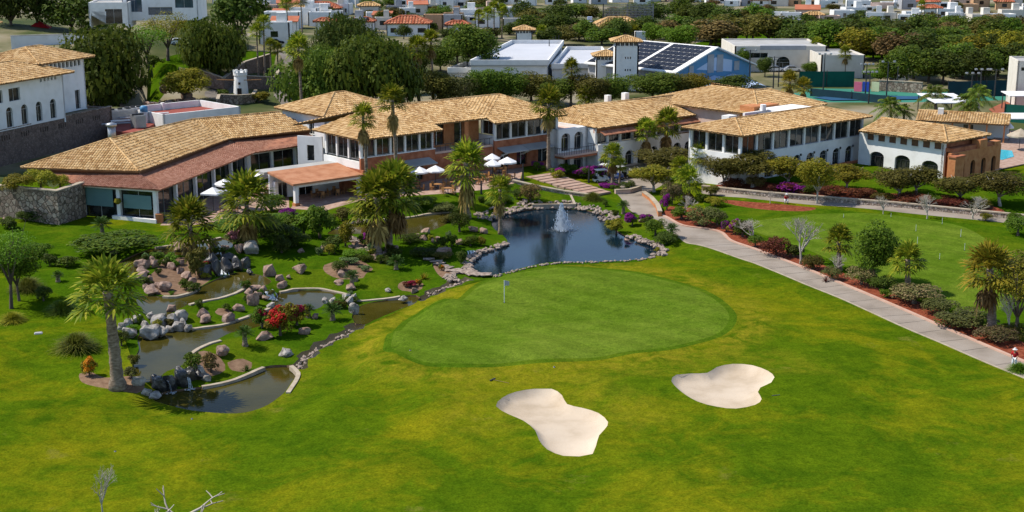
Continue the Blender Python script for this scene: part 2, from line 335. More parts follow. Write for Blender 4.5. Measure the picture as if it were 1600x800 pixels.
STREAM_PX = [  # (centre line px, half width m, bed levels)
 [(462,576,-1.95),(474,562,-1.85),(500,543,-1.7),(530,526,-1.55),(552,512,-1.35),(560,503,-1.3)],
 [(648,468,-1.25),(668,459,-1.1),(692,450,-.95),(716,441,-.8),(734,434,-.6)],
]
PONDS = {k: (z, crom([G(u, v, z) for u, v in pl])) for k, (z, pl) in POND_PX.items()}
ctrl = []
for k, (z, pl) in POND_PX.items():
    for u, v in pl:
        g = G(u, v, z); ctrl.append((g.x, g.y, z + .08))
for s_ in STREAM_PX:
    for u, v, z in s_:
        g = G(u, v, z); ctrl.append((g.x, g.y, z + .3))
for u, v, z in [(50,600,-1.6),(150,700,-2.0),(100,790,-2.2),(350,700,-1.9),(450,790,-1.8),(550,640,-1.1),(600,740,-1.2),(0,520,-.6),(60,420,.4),(120,350,.7),(0,350,1.2),(0,800,-2.2),(170,560,-1.2),
 (100,480,-.5),(150,430,.2),(480,520,-1.3),(430,560,-1.7),(330,490,-.7),(520,470,-.7),(600,430,-.3),(540,420,-.2),(650,440,-.7),(500,400,.1),(470,430,-.4),(400,390,.4),(440,360,.5),(450,340,.6),
 (620,560,.1),(640,520,.2),(700,470,.3),(800,440,.35),(900,430,.35),(1050,460,.35),(1120,490,.3),(1000,540,.25),(850,550,.2),(720,555,.15),(700,620,-.6),(860,660,-.5),(1000,600,-.2),(1120,610,-.1),(1250,560,.1),
 (900,780,-.9),(1200,780,-.7),(1500,780,-.6),(1400,600,-.1),(1600,590,0),(1600,700,-.3),(1200,420,.2),(1350,480,.1),(1500,545,0),(1100,385,.25),(1060,365,.3),(1040,345,.4),(1000,320,-.05),
 (880,312,.15),(820,306,.7),(720,318,.9),(660,322,.7),(760,325,.2),(560,318,.7),(500,335,.55),(350,345,.6),(250,355,.6),(180,355,.65),(640,304,1.2),(700,300,1.35),(760,293,1.4),(812,280,1.4),(760,270,1.4),(650,275,1.3),(850,285,.8),(850,262,1.3),(900,296,.1),(905,280,-.5),(960,275,-.6),(1000,290,-.4),
 (1100,340,.4),(1300,345,.4),(1500,370,.4),(1300,380,.3),(1450,420,.2),(1580,470,.2),(1600,340,.6),(1400,322,.7),(1200,310,.7),(1100,300,.5),(1200,280,1.4),(1320,265,1.8),(1440,290,1.3),(1560,290,1.2),(1600,260,1.2),(1350,245,1.5),(700,360,.1),(740,370,.0),(700,400,-.1),(650,380,.1),(980,350,.0)]:
    g = G(u, v, z); ctrl.append((g.x, g.y, z))
# ground under and behind the buildings, the terrace of the villas, the hill and the far plain
for u, v, z in [(200,320,.6),(150,280,.8),(300,250,.8),(400,230,.8),(480,220,.8),(560,240,.7),(700,230,1.2),(800,220,1.2),(900,210,0),(1000,200,.5),(1100,200,1),(1250,200,1.2),(1400,210,1.2),(1550,230,1.2),(1600,200,1.2),
 (60,192,6),(127,174,6),(150,160,6.5),(200,150,6),(230,130,7),(260,100,9),(330,100,8),(300,140,5),(330,150,4),(360,150,3.5),(280,170,3),(240,178,1.6),(200,190,1),(225,186,1),(400,120,6),(430,105,6),(440,140,4),(450,125,4.5),(470,170,2.5),(450,100,7),(445,85,8),(400,80,9),
 (200,60,11),(100,70,10),(20,90,9),(300,40,12),(500,60,7),(600,150,1.5),(700,140,1.5),(800,130,1.5),(1000,130,1.2),(1200,130,1.2),(1400,140,1.2),(1600,150,1.2),(600,40,4),(800,60,2),(1000,60,2),(1300,70,2),(1600,80,2),(800,0,3),(0,0,14),(1600,0,4),(400,0,8)]:
    g = G(u, v, z); ctrl.append((g.x, g.y, z))
for x, y, z in [(-70,203,1),(-64,222,1),(-62,230,1.5),(-72,190,.9),(-66,185,.8),(-78,175,1),(-79,206,6),(-74,220,6),(-70,231,5.5),(-85,195,6),(-84,225,6.5),(-100,140,1),(-80,100,-1),(-60,60,-2.2),(0,60,-1.2),(60,70,-.6),(80,110,0),(100,150,.5),(120,200,1.2)]:
    ctrl.append((x, y, z))
wa, wb = G(-40, 213, 6.2), G(174, 167, 6.2); wd_ = (wb - wa); wd_.z = 0; wn_ = Vector((wd_.y, -wd_.x, 0)).normalized()
for i in range(19):
    q = wa + wd_ * (i / 16 - .1); a_, b_ = q + wn_ * .6, q - wn_ * .8; c_ = q + wn_ * 3.5
    ctrl += [(a_.x, a_.y, .9), (c_.x, c_.y, .9)] + ([(b_.x, b_.y, 6.0), (b_.x - 3, b_.y + 1, 6.0)] if i < 18 else [])
CT = np.array(ctrl)
MOUNDS = [(-5, 103, .5, 3.2), (9.5, 104, .45, 2.8), (2, 112, .4, 3.5), (24, 104, .5, 3), (10, 92, .35, 3.5), (-12, 96, .35, 4.5), (30, 113, .35, 4), (-16, 110, .4, 4), (22, 92, .3, 5), (34, 98, .3, 4)]
def hgt(X, Y):
    X = np.atleast_1d(np.asarray(X, float)); Y = np.atleast_1d(np.asarray(Y, float)); out = np.zeros(len(X))
    for i in range(0, len(X), 4000):
        x, y = X[i:i + 4000, None], Y[i:i + 4000, None]
        d2 = (x - CT[None, :, 0]) ** 2 + (y - CT[None, :, 1]) ** 2 + .15
        wt = d2 ** -1.6
        out[i:i + 4000] = (wt * CT[None, :, 2]).sum(1) / wt.sum(1)
    und = .07 * np.sin(X * .31 + 1) * np.sin(Y * .27) + .04 * np.sin(X * .8 + Y * .5)
    far = np.hypot(X, Y - 140)
    for bx, by, am, sg in MOUNDS: und = und + am * np.exp(-((X - bx) ** 2 + ((Y - by) * .7) ** 2) / (2 * sg * sg))
    return out + und * np.clip(1.2 - far / 120, 0, 1)
def h1(x, y): return float(hgt([x], [y])[0])
def P(u, v):
    z = 0.3
    for _ in range(9):
        g = G(u, v, z); z = .4 * z + .6 * h1(g.x, g.y)
    g = G(u, v, z); return Vector((g.x, g.y, h1(g.x, g.y)))
def poly_px(pl, smooth=True, step=.7):
    q = [P(u, v) for u, v in pl]
    return crom(q, True, step) if smooth else q
def ell_px(u, v, a, b, n=14, wob=.12, seed=1):
    rr = random.Random(seed)
    return [(u + a * math.cos(6.2832 * i / n) * (1 + rr.uniform(-wob, wob)), v + b * math.sin(6.2832 * i / n) * (1 + rr.uniform(-wob, wob))) for i in range(n)]
def inpoly(X, Y, poly):
    ins = np.zeros(len(X), bool); n = len(poly)
    for i in range(n):
        x1, y1, x2, y2 = poly[i - 1][0], poly[i - 1][1], poly[i][0], poly[i][1]
        if y1 == y2: continue
        c = ((y1 > Y) != (y2 > Y)) & (X < (x2 - x1) * (Y - y1) / (y2 - y1) + x1); ins ^= c
    return ins
def distpoly(X, Y, poly, closed=True):
    d = np.full(len(X), 1e9); n = len(poly)
    for i in range(0 if closed else 1, n):
        ax, ay, bx, by = poly[i - 1][0], poly[i - 1][1], poly[i][0], poly[i][1]
        dx, dy = bx - ax, by - ay; l2 = dx * dx + dy * dy + 1e-9
        t = np.clip(((X - ax) * dx + (Y - ay) * dy) / l2, 0, 1)
        d = np.minimum(d, np.hypot(X - ax - t * dx, Y - ay - t * dy))
    return d
GREEN = [(612,532),(640,502),(700,469),(760,441),(830,423),(900,418),(980,425),(1050,441),(1108,462),(1137,487),(1134,510),(1100,529),(1040,543),(960,553),(880,560),(800,566),(720,568),(650,561),(618,547)]
PATH_L = [(962,296),(972,312),(986,330),(1022,342),(1046,362),(1064,374),(1100,385),(1150,402),(1200,420),(1300,461),(1400,506),(1500,549),(1600,591),(1680,625)]
PATH_R = [(1012,302),(1022,318),(1034,336),(1060,350),(1105,358),(1128,364),(1146,378),(1200,397),(1300,437),(1400,479),(1500,523),(1575,555),(1640,581),(1700,604)]
BEDR = [(1034,334),(1046,322),(1094,326),(1108,344),(1150,362),(1190,376),(1250,400),(1310,423),(1380,453),(1450,476),(1500,495),(1570,522),(1660,560),(1700,602)] + PATH_R[-2:1:-1]
PATH2_A = [(1096,302),(1150,308),(1200,313),(1300,322),(1400,331),(1500,341),(1600,351),(1680,358)]
PATH2_B = [(1096,297),(1150,303),(1200,308),(1300,316),(1400,324),(1500,334),(1600,344),(1680,350)]
REG = [  # later entries win
 ('garden_lawn', 'lawn2', [(0,352),(60,345),(130,352),(245,362),(330,350),(400,345),(455,330),(560,308),(660,300),(810,285),(935,303),(985,330),(1045,362),(1062,373),(1036,392),(1000,409),(860,416),(765,436),(700,453),(655,470),(575,508),(530,530),(470,566),(410,580),(330,602),(255,612),(210,600),(205,560),(190,510),(120,480),(60,440),(0,420)], 'short bright lawn of the rock garden between ponds and clubhouse', False),
 ('practice_lawn', 'lawn2', [(1096,306),(1200,318),(1300,327),(1400,337),(1500,348),(1680,366),(1680,560),(1570,522),(1500,495),(1380,453),(1250,400),(1150,362),(1108,344)], 'lawn around the practice putting green beyond the cart path', False),
 ('upper_lawn', 'lawn2', [(1096,296),(1150,285),(1190,282),(1260,266),(1320,252),(1345,262),(1400,280),(1470,290),(1560,276),(1680,262),(1680,348),(1500,332),(1300,314)], 'raised lawn in front of the glazed wing and white annexe', False),
 ('hill_lawn', 'lawn2', [(225,140),(232,100),(270,78),(330,75),(400,80),(432,82),(428,98),(380,100),(300,108),(280,115),(262,140)], 'bright grass slope on the hill above the service yard', False),
 ('distant_lawn', 'lawn2', [(1085,68),(1180,50),(1220,52),(1340,70),(1400,75),(1380,92),(1300,80),(1180,68),(1100,76)], 'strip of distant grass between the dark trees', True),
 ('green_collar', 'collar', None, 'mown collar ring around the main putting green', True),
 ('putting_green', 'green', GREEN, 'large oval putting green with a white flagstick', True),
 ('practice_green', 'green', [(1150,352),(1230,339),(1330,333),(1430,341),(1500,353),(1538,372),(1550,392),(1560,430),(1580,470),(1530,490),(1460,466),(1380,440),(1280,398),(1190,366)], 'practice putting green with several thin pins', True),
 ('mulch_bed', 'mulch', BEDR, 'red mulch bed running along the cart path', False),
 ('mulch_strip', 'mulch', [(1125,312),(1180,316),(1240,321),(1275,325),(1255,330),(1200,328),(1150,321)], 'long thin strip of red mulch where the worker crouches', True),
 ('planting_bank', 'mulch', [(1100,294),(1150,281),(1185,283),(1230,290),(1290,297),(1370,301),(1470,308),(1540,318),(1565,332),(1450,325),(1350,317),(1250,309),(1160,301)], 'dark red planted bank below the raised lawn', True),
 ('flower_bed', 'soil', ell_px(543,421,36,16,seed=2), 'round earth bed with succulents and a boulder on the lawn', True),
 ('small_flower_bed', 'soil', ell_px(642,447,20,9,seed=3), 'small earth bed with red and yellow flowers by the stream', True),
 ('round_bed', 'soil', ell_px(375,571,20,10,seed=4), 'round earth bed holding a spiky agave above the lowest pool', True),
 ('palm_bed', 'soil', [(124,584),(140,580),(165,590),(215,588),(225,606),(195,612),(150,604),(128,597)], 'earth bed around the foot of the big leaning palm', True),
 ('oval_bed', 'soil', ell_px(348,487,12,6,seed=5), 'small oval earth bed between two boulders on the island', True),
 ('rock_garden_soil', 'soil', [(228,445),(240,425),(262,405),(300,402),(325,410),(330,435),(310,449),(290,458),(265,461),(240,459)], 'bare earth of the rock garden beside the dark waterfall', True),
 ('shore_bed', 'soil', [(296,556),(318,548),(345,560),(352,578),(330,588),(305,585)], 'earth bed of shrubs at the top of the lowest waterfall', True),
 ('step_bed', 'soil', [(676,410),(690,412),(712,430),(700,438),(684,428)], 'earth strip beside the stepping stones', True),
 ('stairside_soil', 'soil', [(560,398),(600,408),(585,384),(560,372),(545,368),(552,385)], 'stony earth below the twin palms', True),
 ('cart_path', 'path', PATH_L + PATH_R[::-1], 'pale concrete cart path curving past the pond', False),
 ('forecourt', 'path', [(940,288),(952,276),(1004,262),(1040,268),(1050,280),(1030,292),(1012,302),(985,306),(962,296)], 'paved forecourt where the golf carts park', False),
 ('garden_path', 'path', PATH2_A + PATH2_B[::-1], 'narrow service path behind the practice green', False),
 ('terrace', 'paver', [(454,326),(505,330),(560,314),(640,306),(700,302),(760,296),(812,284),(818,262),(700,262),(560,270),(470,300)], 'brick paved dining terrace in front of the clubhouse', False),
 ('left_terrace', 'paver', [(250,352),(300,352),(352,344),(400,330),(452,326),(450,285),(395,285),(300,310)], 'paved terrace outside the glazed restaurant', False),
 ('access_road', 'asphalt', [(480,182),(462,178),(436,158),(428,148),(442,133),(450,125),(448,112),(440,98),(436,84),(446,80),(458,95),(470,112),(470,122),(460,132),(455,146),(480,160),(520,172)], 'grey access road winding up behind the restaurant', True),
 ('yard_road', 'asphalt', [(320,150),(330,140),(352,133),(372,138),(372,152),(345,158)], 'paved ramp beside the little windmill', True),
 ('tennis_court', 'courtg', [(1240,146),(1270,138),(1420,140),(1600,148),(1600,156),(1420,160),(1260,160)], 'green hard court of the tennis club', False),
]
def offset_poly(poly, d):
    n = len(poly); out = []
    for i in range(n):
        t = poly[(i + 1) % n] - poly[i - 1]; t.z = 0; t.normalize()
        out.append(poly[i] + Vector((t.y, -t.x, 0)) * d)
    return out
def area(poly): return .5 * sum(poly[i - 1][0] * poly[i][1] - poly[i][0] * poly[i - 1][1] for i in range(len(poly)))
POLY = {}
for n_, m_, pl, lb, sm in REG:
    if pl: POLY[n_] = poly_px(pl, sm) if sm else crom(poly_px(pl, False), True, 1.2) if n_ in ('cart_path', 'garden_path') else poly_px(pl, False)
g_ = POLY['putting_green']; sg_ = 1 if area(g_) > 0 else -1; POLY['green_collar'] = offset_poly(g_, .7 * sg_)
BUNK = [poly_px([(775,637),(785,624),(805,615),(835,610),(862,610),(878,620),(886,634),(910,640),(935,648),(950,662),(945,673),(936,683),(931,700),(926,712),(905,716),(880,715),(855,705),(842,690),(836,675),(818,660),(795,650)]),
        poly_px([(1049,598),(1057,588),(1080,586),(1105,585),(1120,576),(1145,571),(1175,573),(1200,582),(1210,592),(1205,600),(1188,608),(1184,615),(1190,626),(1180,635),(1150,641),(1120,638),(1090,630),(1065,615)])]
STREAM = []
for s_ in STREAM_PX:
    cl = crom([G(u, v, z + .25) for u, v, z in s_], False, .5); lf, rt = [], []
    for i, p in enumerate(cl):
        t = cl[min(i + 1, len(cl) - 1)] - cl[max(i - 1, 0)]; nrm = Vector((-t.y, t.x, 0)).normalized(); wd = .75 + .25 * math.sin(i * 1.3) + .12 * math.sin(i * 2.9)
        lf.append(p + nrm * wd); rt.append(p - nrm * wd)
    STREAM.append((cl, lf + rt[::-1]))
rng = random.Random(7)
CV, CE = [], []
def loop(poly):
    o = len(CV); n = len(poly); CV.extend((p[0], p[1]) for p in poly); CE.extend((o + i, o + (i + 1) % n) for i in range(n))
for p in POLY.values(): loop(p)
for p in BUNK:
    loop(p)
    for d in (.35, .8):
        q = offset_poly(p, -d if area(p) > 0 else d); CV.extend((a[0], a[1]) for a in q)
for z, p in PONDS.values(): loop(p)
for cl, p in STREAM:
    loop(p); CV.extend((a[0], a[1]) for a in cl)
for x0, x1, y0, y1, st in [(-62, 72, 82, 214, 1.4), (-160, 160, 60, 330, 6.5), (-700, 700, -100, 1100, 45)]:
    x = x0
    while x < x1:
        y = y0
        while y < y1:
            if st < 2 or not (-62 < x < 72 and 82 < y < 214):
                if st < 10 or not (-160 < x < 160 and 60 < y < 330):
                    CV.append((x + rng.uniform(-.3, .3) * st, y + rng.uniform(-.3, .3) * st))
            y += st
        x += st
for x in (-4000, -1300, 1300, 4000):
    for y in (-1500, 300, 1600, 5000): CV.append((x, y))
for i in range(60):
    q = wa + wd_ * (i / 50 - .1)
    for k in (-.2, -.35, 1.2, -1.2, 3.0, -3.0): CV.append((q.x + wn_.x * k, q.y + wn_.y * k))
cv, ce, cf, *_ = delaunay_2d_cdt([Vector(p) for p in CV], CE, [], 0, 1e-4)
VX = np.array([(p.x, p.y) for p in cv]); FA = np.array([tuple(f) for f in cf if len(f) == 3])
VZ = hgt(VX[:, 0], VX[:, 1])
wk = (VX[:, 0] - wa.x) * wn_.x + (VX[:, 1] - wa.y) * wn_.y; wl_ = ((VX[:, 0] - wa.x) * wd_.x + (VX[:, 1] - wa.y) * wd_.y) / wd_.length_squared
VZ = np.where((wl_ > -.12) & (wl_ < 1.02) & (np.abs(wk) < 3.2), np.where(wk < -.28, 6.0, .9), VZ)
for p in BUNK:
    ins = inpoly(VX[:, 0], VX[:, 1], p); d = distpoly(VX[:, 0], VX[:, 1], p)
    VZ -= np.where(ins, .52 * np.clip(d / 1.2, 0, 1) ** .55, 0); VZ += np.where(~ins, .14 * np.clip(1 - d / 3.0, 0, 1) ** 1.5, 0) + np.where(d < .01, .14, 0) * ins
for cl, p in STREAM:
    ins = inpoly(VX[:, 0], VX[:, 1], p); d = distpoly(VX[:, 0], VX[:, 1], p)
    VZ -= np.where(ins & (d > .02), .32 * np.clip(d / .4, 0, 1), 0)
gd = distpoly(VX[:, 0], VX[:, 1], POLY['putting_green'])
WEAR = np.clip(1.15 - np.abs(gd - 2.2) / 2.6, 0, 1)
for i_, p in enumerate(BUNK):
    d = distpoly(VX[:, 0], VX[:, 1], p); WEAR = np.maximum(WEAR, .6 * np.clip(1.1 - np.abs(d - 2.5) / 3.5, 0, 1) * (VX[:, 1] > np.mean([q.y for q in p]) + (2 if i_ else -2)))
for k_, (z, p) in PONDS.items():
    if k_ in ('main', 'lowest', 'lower', 'stream_pool'): WEAR = np.maximum(WEAR, .55 * np.clip(1 - distpoly(VX[:, 0], VX[:, 1], p) / 3, 0, 1))
CX, CY = VX[FA].mean(1).T
cls = np.zeros(len(FA), int); names = ['ground'] + [r[0] for r in REG]
for i, r in enumerate(REG): cls[inpoly(CX, CY, POLY[r[0]])] = i + 1
for i, p in enumerate(BUNK): cls[inpoly(CX, CY, p)] = 900 + i
for cl, p in STREAM: cls[inpoly(CX, CY, p)] = 950
for z, p in PONDS.values(): cls[inpoly(CX, CY, p)] = -1
far = (cls == 0) & ((CY > 206) | (np.abs(CX) > 95) & (CY > 150) | (CX < -60) & (CY > 186))
cls[far] = 990
def sub(mask, name, m, label, kind='structure'):
    f = FA[mask]
    if not len(f): return
    ids, inv = np.unique(f, return_inverse=True); f = inv.reshape(f.shape)
    a = VX[ids][f]; cr = (a[:, 1, 0] - a[:, 0, 0]) * (a[:, 2, 1] - a[:, 0, 1]) - (a[:, 1, 1] - a[:, 0, 1]) * (a[:, 2, 0] - a[:, 0, 0])
    f = np.where((cr < 0)[:, None], f[:, ::-1], f)
    me = bpy.data.meshes.new(name); me.from_pydata([(VX[i, 0], VX[i, 1], VZ[i]) for i in ids], [], [tuple(int(k) for k in q) for q in f])
    me.materials.append(m); me.polygons.foreach_set('use_smooth', [True] * len(f)); me.update()
    if name == 'fairway':
        at = me.attributes.new('wear', 'FLOAT', 'POINT'); at.data.foreach_set('value', WEAR[ids].astype(np.float32))
    return tag(link(name, me), label, name.replace('_', ' ').split()[-1], None, kind)
sub(cls == 0, 'fairway', MAT['lawn'], 'mottled green and yellow fairway grass filling the foreground')
sub(cls == 990, 'ground', MAT['scrub'], 'dark scrubby ground under the trees and town beyond the clubhouse')
for i, r in enumerate(REG): sub(cls == i + 1, r[0], MAT[r[1]], r[3])
sub(cls == 900, 'sand_bunker', MAT['sand'], 'kidney shaped sand bunker nearest the camera, narrow waist')
sub(cls == 901, 'sand_bunker', MAT['sand'], 'smaller sand bunker with a notch, to the right of the nearer one')
sub(cls == 950, 'stream', MAT['streamwater'], 'shallow stony stream running from the big pond to the lowest pool')
PLB = {'main': 'large dark blue pond with the fountain', 'back': 'narrow olive channel behind the twin palms', 'upper': 'upper olive pool above the dark waterfall',
       'mid': 'middle olive pool below the dark waterfall', 'lower': 'long lower pool reflecting the sky beside the big leaning palm', 'lowest': 'lowest crescent pool at the edge of the fairway', 'stream_pool': 'small widening of the stream beside the putting green'}
for k, (z, p) in PONDS.items():
    f = FA[cls == -1]; cx, cy = VX[f].mean(1).T; f = f[inpoly(cx, cy, p)]
    ids, inv = np.unique(f, return_inverse=True); f = inv.reshape(f.shape)
    a = VX[ids][f]; cr = (a[:, 1, 0] - a[:, 0, 0]) * (a[:, 2, 1] - a[:, 0, 1]) - (a[:, 1, 1] - a[:, 0, 1]) * (a[:, 2, 0] - a[:, 0, 0])
    f = np.where((cr < 0)[:, None], f[:, ::-1], f)
    wt = empty('pond', (0, 0, 0), 0, PLB[k], 'pond'); wt['kind'] = 'structure'
    mb = MB(); mb.v = [(VX[i, 0], VX[i, 1], z) for i in ids]; mb.f = [tuple(int(q) for q in t) for t in f]; mb.m = [0] * len(mb.f)
    mb.build('water', MAT['pondwater' if k == 'main' else 'olivewater'], wt)
    mb = MB(); n = len(p); hz = hgt([q.x for q in p], [q.y for q in p])
    for i in range(n):
        a, b = p[i - 1], p[i]; mb.quad((a.x, a.y, hz[i - 1] + .004), (b.x, b.y, hz[i] + .004), (b.x, b.y, z - .4), (a.x, a.y, z - .4))
    mb.build('bank', MAT['soil'], wt)
def ribbon(name, pts, wd, ht, m, label, cat, lift=.0, kind=None, closed=False, onz=None):
    cl = crom(pts, closed, .6); n = len(cl); mb = MB(); rows = []
    hz = hgt([q.x for q in cl], [q.y for q in cl]) if onz is None else [onz] * n
    for i, q in enumerate(cl):
        t = cl[(i + 1) % n if closed else min(i + 1, n - 1)] - cl[i - 1 if closed else max(i - 1, 0)]; nr = Vector((-t.y, t.x, 0)).normalized() * wd / 2
        a, b = q + nr, q - nr; z = hz[i] + lift
        rows.append([(a.x, a.y, z - .3), (a.x, a.y, z + ht), (b.x, b.y, z + ht), (b.x, b.y, z - .3)])
    for i in range(n if closed else n - 1):
        r, s_ = rows[i], rows[(i + 1) % n]
        for j in range(3): mb.quad(r[j], r[j + 1], s_[j + 1], s_[j])
    if not closed:
        mb.quad(*rows[0]); mb.quad(*rows[-1][::-1])
    return tag(recalc(mb.build(name, m)), label, cat, None, kind)
ribbon('path_kerb', [P(u, v) for u, v in PATH_R[2:]], .34, .12, MAT['kerb'], 'pink kerb along the mulch bed side of the cart path', 'kerb', 0, 'structure')
ribbon('path_edging', [P(u, v) for u, v in PATH_L[4:]], .16, .05, MAT['coping'], 'thin pale edging between cart path and fairway', 'edging', 0, 'structure')
for px, lb in [([(243,388),(270,384),(300,380),(345,372)], 'pale concrete edge along the back of the upper pool'),
    ([(255,464),(275,464),(298,458),(310,451)], 'pale concrete edge below the rock garden'),
    ([(296,477),(320,471),(350,465),(374,456),(386,449)], 'thin concrete edge on the island side of the middle pool'),
    ([(300,515),(345,509),(386,496),(418,484),(426,474)], 'curved concrete edge of the island facing the lower pool'),
    ([(437,457),(470,452),(500,452),(530,458),(545,462)], 'concrete edge along the lawn side of the lower pool'),
    ([(316,605),(345,600),(375,591),(400,580),(412,575)], 'concrete edge curving along the back of the lowest pool'),
    ([(455,573),(466,584),(462,597),(450,615)], 'broad pale concrete edge at the right end of the lowest pool'),
    ([(560,471),(600,468),(625,464)], 'pale edge of the stream pool under the lawn'),
    ([(525,358),(545,350),(562,346),(602,343),(640,340),(690,333),(706,333)], 'long pale concrete edge behind the olive channel'),
    ([(345,533),(330,537),(310,546),(296,556)], 'thin concrete edge of the lower pool by the shrub bed')]:
    z = None
    ribbon('pond_edging', [P(u, v) for u, v in px], .38, .1, MAT['coping'], lb, 'edging', .02, 'structure')

cp_ = bpy.data.objects['cart_path']
la, lb_ = crom([P(u, v) for u, v in PATH_L[4:]], False, 2.6), crom([P(u, v) for u, v in PATH_R[3:]], False, .5)
for a in la[1:-1]:
    b = min(lb_, key=lambda q: (q - a).length); d = (b - a).normalized(); sdv = Vector((-d.y, d.x, 0)) * .03; pts = [a.lerp(b, k / 5) for k in range(6)]; mb = MB()
    for k in range(5):
        p, q = pts[k], pts[k + 1]; zp, zq = h1(p.x, p.y) + .012, h1(q.x, q.y) + .012
        mb.quad((p.x - sdv.x, p.y - sdv.y, zp), (p.x + sdv.x, p.y + sdv.y, zp), (q.x + sdv.x, q.y + sdv.y, zq), (q.x - sdv.x, q.y - sdv.y, zq))
    mb.build('joint', MAT['asphalt'], cp_)

# ================================================================== BUILDINGS
TH = R(41)
class Bld:
    def __init__(s, name, origin, ang, label, cat='building', group=None, z=0.0):
        s.o = Vector((origin[0], origin[1], z)); s.a = ang
        s.root = empty(name, s.o, ang, label, cat, group)
    def loc(s, p):
        d = Vector((p[0] - s.o.x, p[1] - s.o.y)); ca, sa = math.cos(s.a), math.sin(s.a)
        return Vector((d.x * ca + d.y * sa, -d.x * sa + d.y * ca, (p[2] if len(p) > 2 else 0)))
    def part(s, name, mb, m, parent=None, smooth=False):
        return recalc(mb.build(name, m, parent or s.root, smooth))
    def box(s, name, x0, x1, y0, y1, z0, z1, m, parent=None):
        return s.part(name, MB().box(x0, x1, y0, y1, z0, z1), m, parent)
    def wall(s, p0, p1, z0, z1, ops=(), m=None, t=.3, name='wall', glass='glass', frame='white', bars=2, door=False):
        """wall panel from p0 to p1 (outside on the right-hand side), openings (centre, width, bottom, height, arch rise)"""
        p0, p1 = Vector(p0[:2]), Vector(p1[:2]); Ln = (p1 - p0).length; d = (p1 - p0) / Ln; nrm = Vector((d.y, -d.x))
        def shape(o):
            c, w_, b, h, r = o; q = [(c - w_ / 2, b), (c + w_ / 2, b)]
            if r <= 0: return q + [(c + w_ / 2, b + h), (c - w_ / 2, b + h)]
            return q + [(c + w_ / 2 * math.cos(k * math.pi / 8), b + h - r + r * math.sin(k * math.pi / 8)) for k in range(9)]
        loops = [[(0, z0), (Ln, z0), (Ln, z1), (0, z1)]] + [shape(o) for o in ops]
        flat = [p for l in loops for p in l]
        tris = tessellate_polygon([[Vector((a, b, 0)) for a, b in l] for l in loops])
        W = lambda a, b, k: (p0.x + d.x * a + nrm.x * k, p0.y + d.y * a + nrm.y * k, b)
        mb = MB()
        mb.add([W(a, b, 0) for a, b in flat], tris); mb.add([W(a, b, -t) for a, b in flat], [t_[::-1] for t_ in tris])
        for l in loops:
            n = len(l)
            for i in range(n): mb.quad(W(*l[i - 1], 0), W(*l[i], 0), W(*l[i], -t), W(*l[i - 1], -t))
        wl = s.part(name, mb, m or MAT['white'])
        for o in ops:
            q = shape(o); mb = MB(); n = len(q)
            mb.add([W(a, b, -t * .8) for a, b in q] + [W(a, b, -t * .8 - .06) for a, b in q], [tuple(range(n)), tuple(range(2 * n - 1, n - 1, -1))])
            wd = s.part('window', mb, MAT[glass])
            c, w_, b, h, r = o; mb = MB()
            if bars:
                for k in range(1, bars): mb.bar(W(c - w_ / 2 + w_ * k / bars, b + .02, -t * .72), W(c - w_ / 2 + w_ * k / bars, b + h - r - .02, -t * .72), .07)
                mb.bar(W(c - w_ / 2 + .02, b + h - max(r, .04), -t * .72), W(c + w_ / 2 - .02, b + h - max(r, .04), -t * .72), .08)
                s.part('frame', mb, MAT[frame], wd)
        return wl
    def glazing(s, p0, p1, z0, z1, n, colw=.3, m='white', glass='glass', inset=.25, sill=True, colname='column'):
        p0, p1 = Vector(p0[:2]), Vector(p1[:2]); Ln = (p1 - p0).length; d = (p1 - p0) / Ln; nrm = Vector((d.y, -d.x))
        W = lambda a, k, z: Vector((p0.x + d.x * a + nrm.x * k, p0.y + d.y * a + nrm.y * k, z))
        for i in range(n + 1):
            a = min(max(Ln * i / n, colw / 2), Ln - colw / 2)
            s.part(colname, MB().add([W(a + sx * colw / 2, -sy * colw * .9, z) for z in (z0, z1) for sx, sy in ((-1, 0), (1, 0), (1, 1), (-1, 1))],
                   [(0, 3, 2, 1), (4, 5, 6, 7), (0, 1, 5, 4), (1, 2, 6, 5), (2, 3, 7, 6), (3, 0, 4, 7)]), MAT[m])
        for i in range(n):
            a0, a1 = Ln * i / n + colw / 2 + .02, Ln * (i + 1) / n - colw / 2 - .02
            g = s.part('window', MB().add([W(a, -k, z) for k in (inset, inset + .05) for a, z in ((a0, z0), (a1, z0), (a1, z1), (a0, z1))], [(0, 1, 2, 3), (7, 6, 5, 4), (0, 4, 5, 1), (2, 6, 7, 3), (1, 5, 6, 2), (3, 7, 4, 0)]), MAT[glass])
            mb = MB(); mid = (a0 + a1) / 2
            mb.bar(W(mid, -inset + .04, z0 + .01), W(mid, -inset + .04, z1 - .01), .06)
            mb.bar(W(a0, -inset + .04, z0 + .06), W(a1, -inset + .04, z0 + .06), .07)
            s.part('frame', mb, MAT['darkmetal' if m != 'white' else 'greymetal'], g)
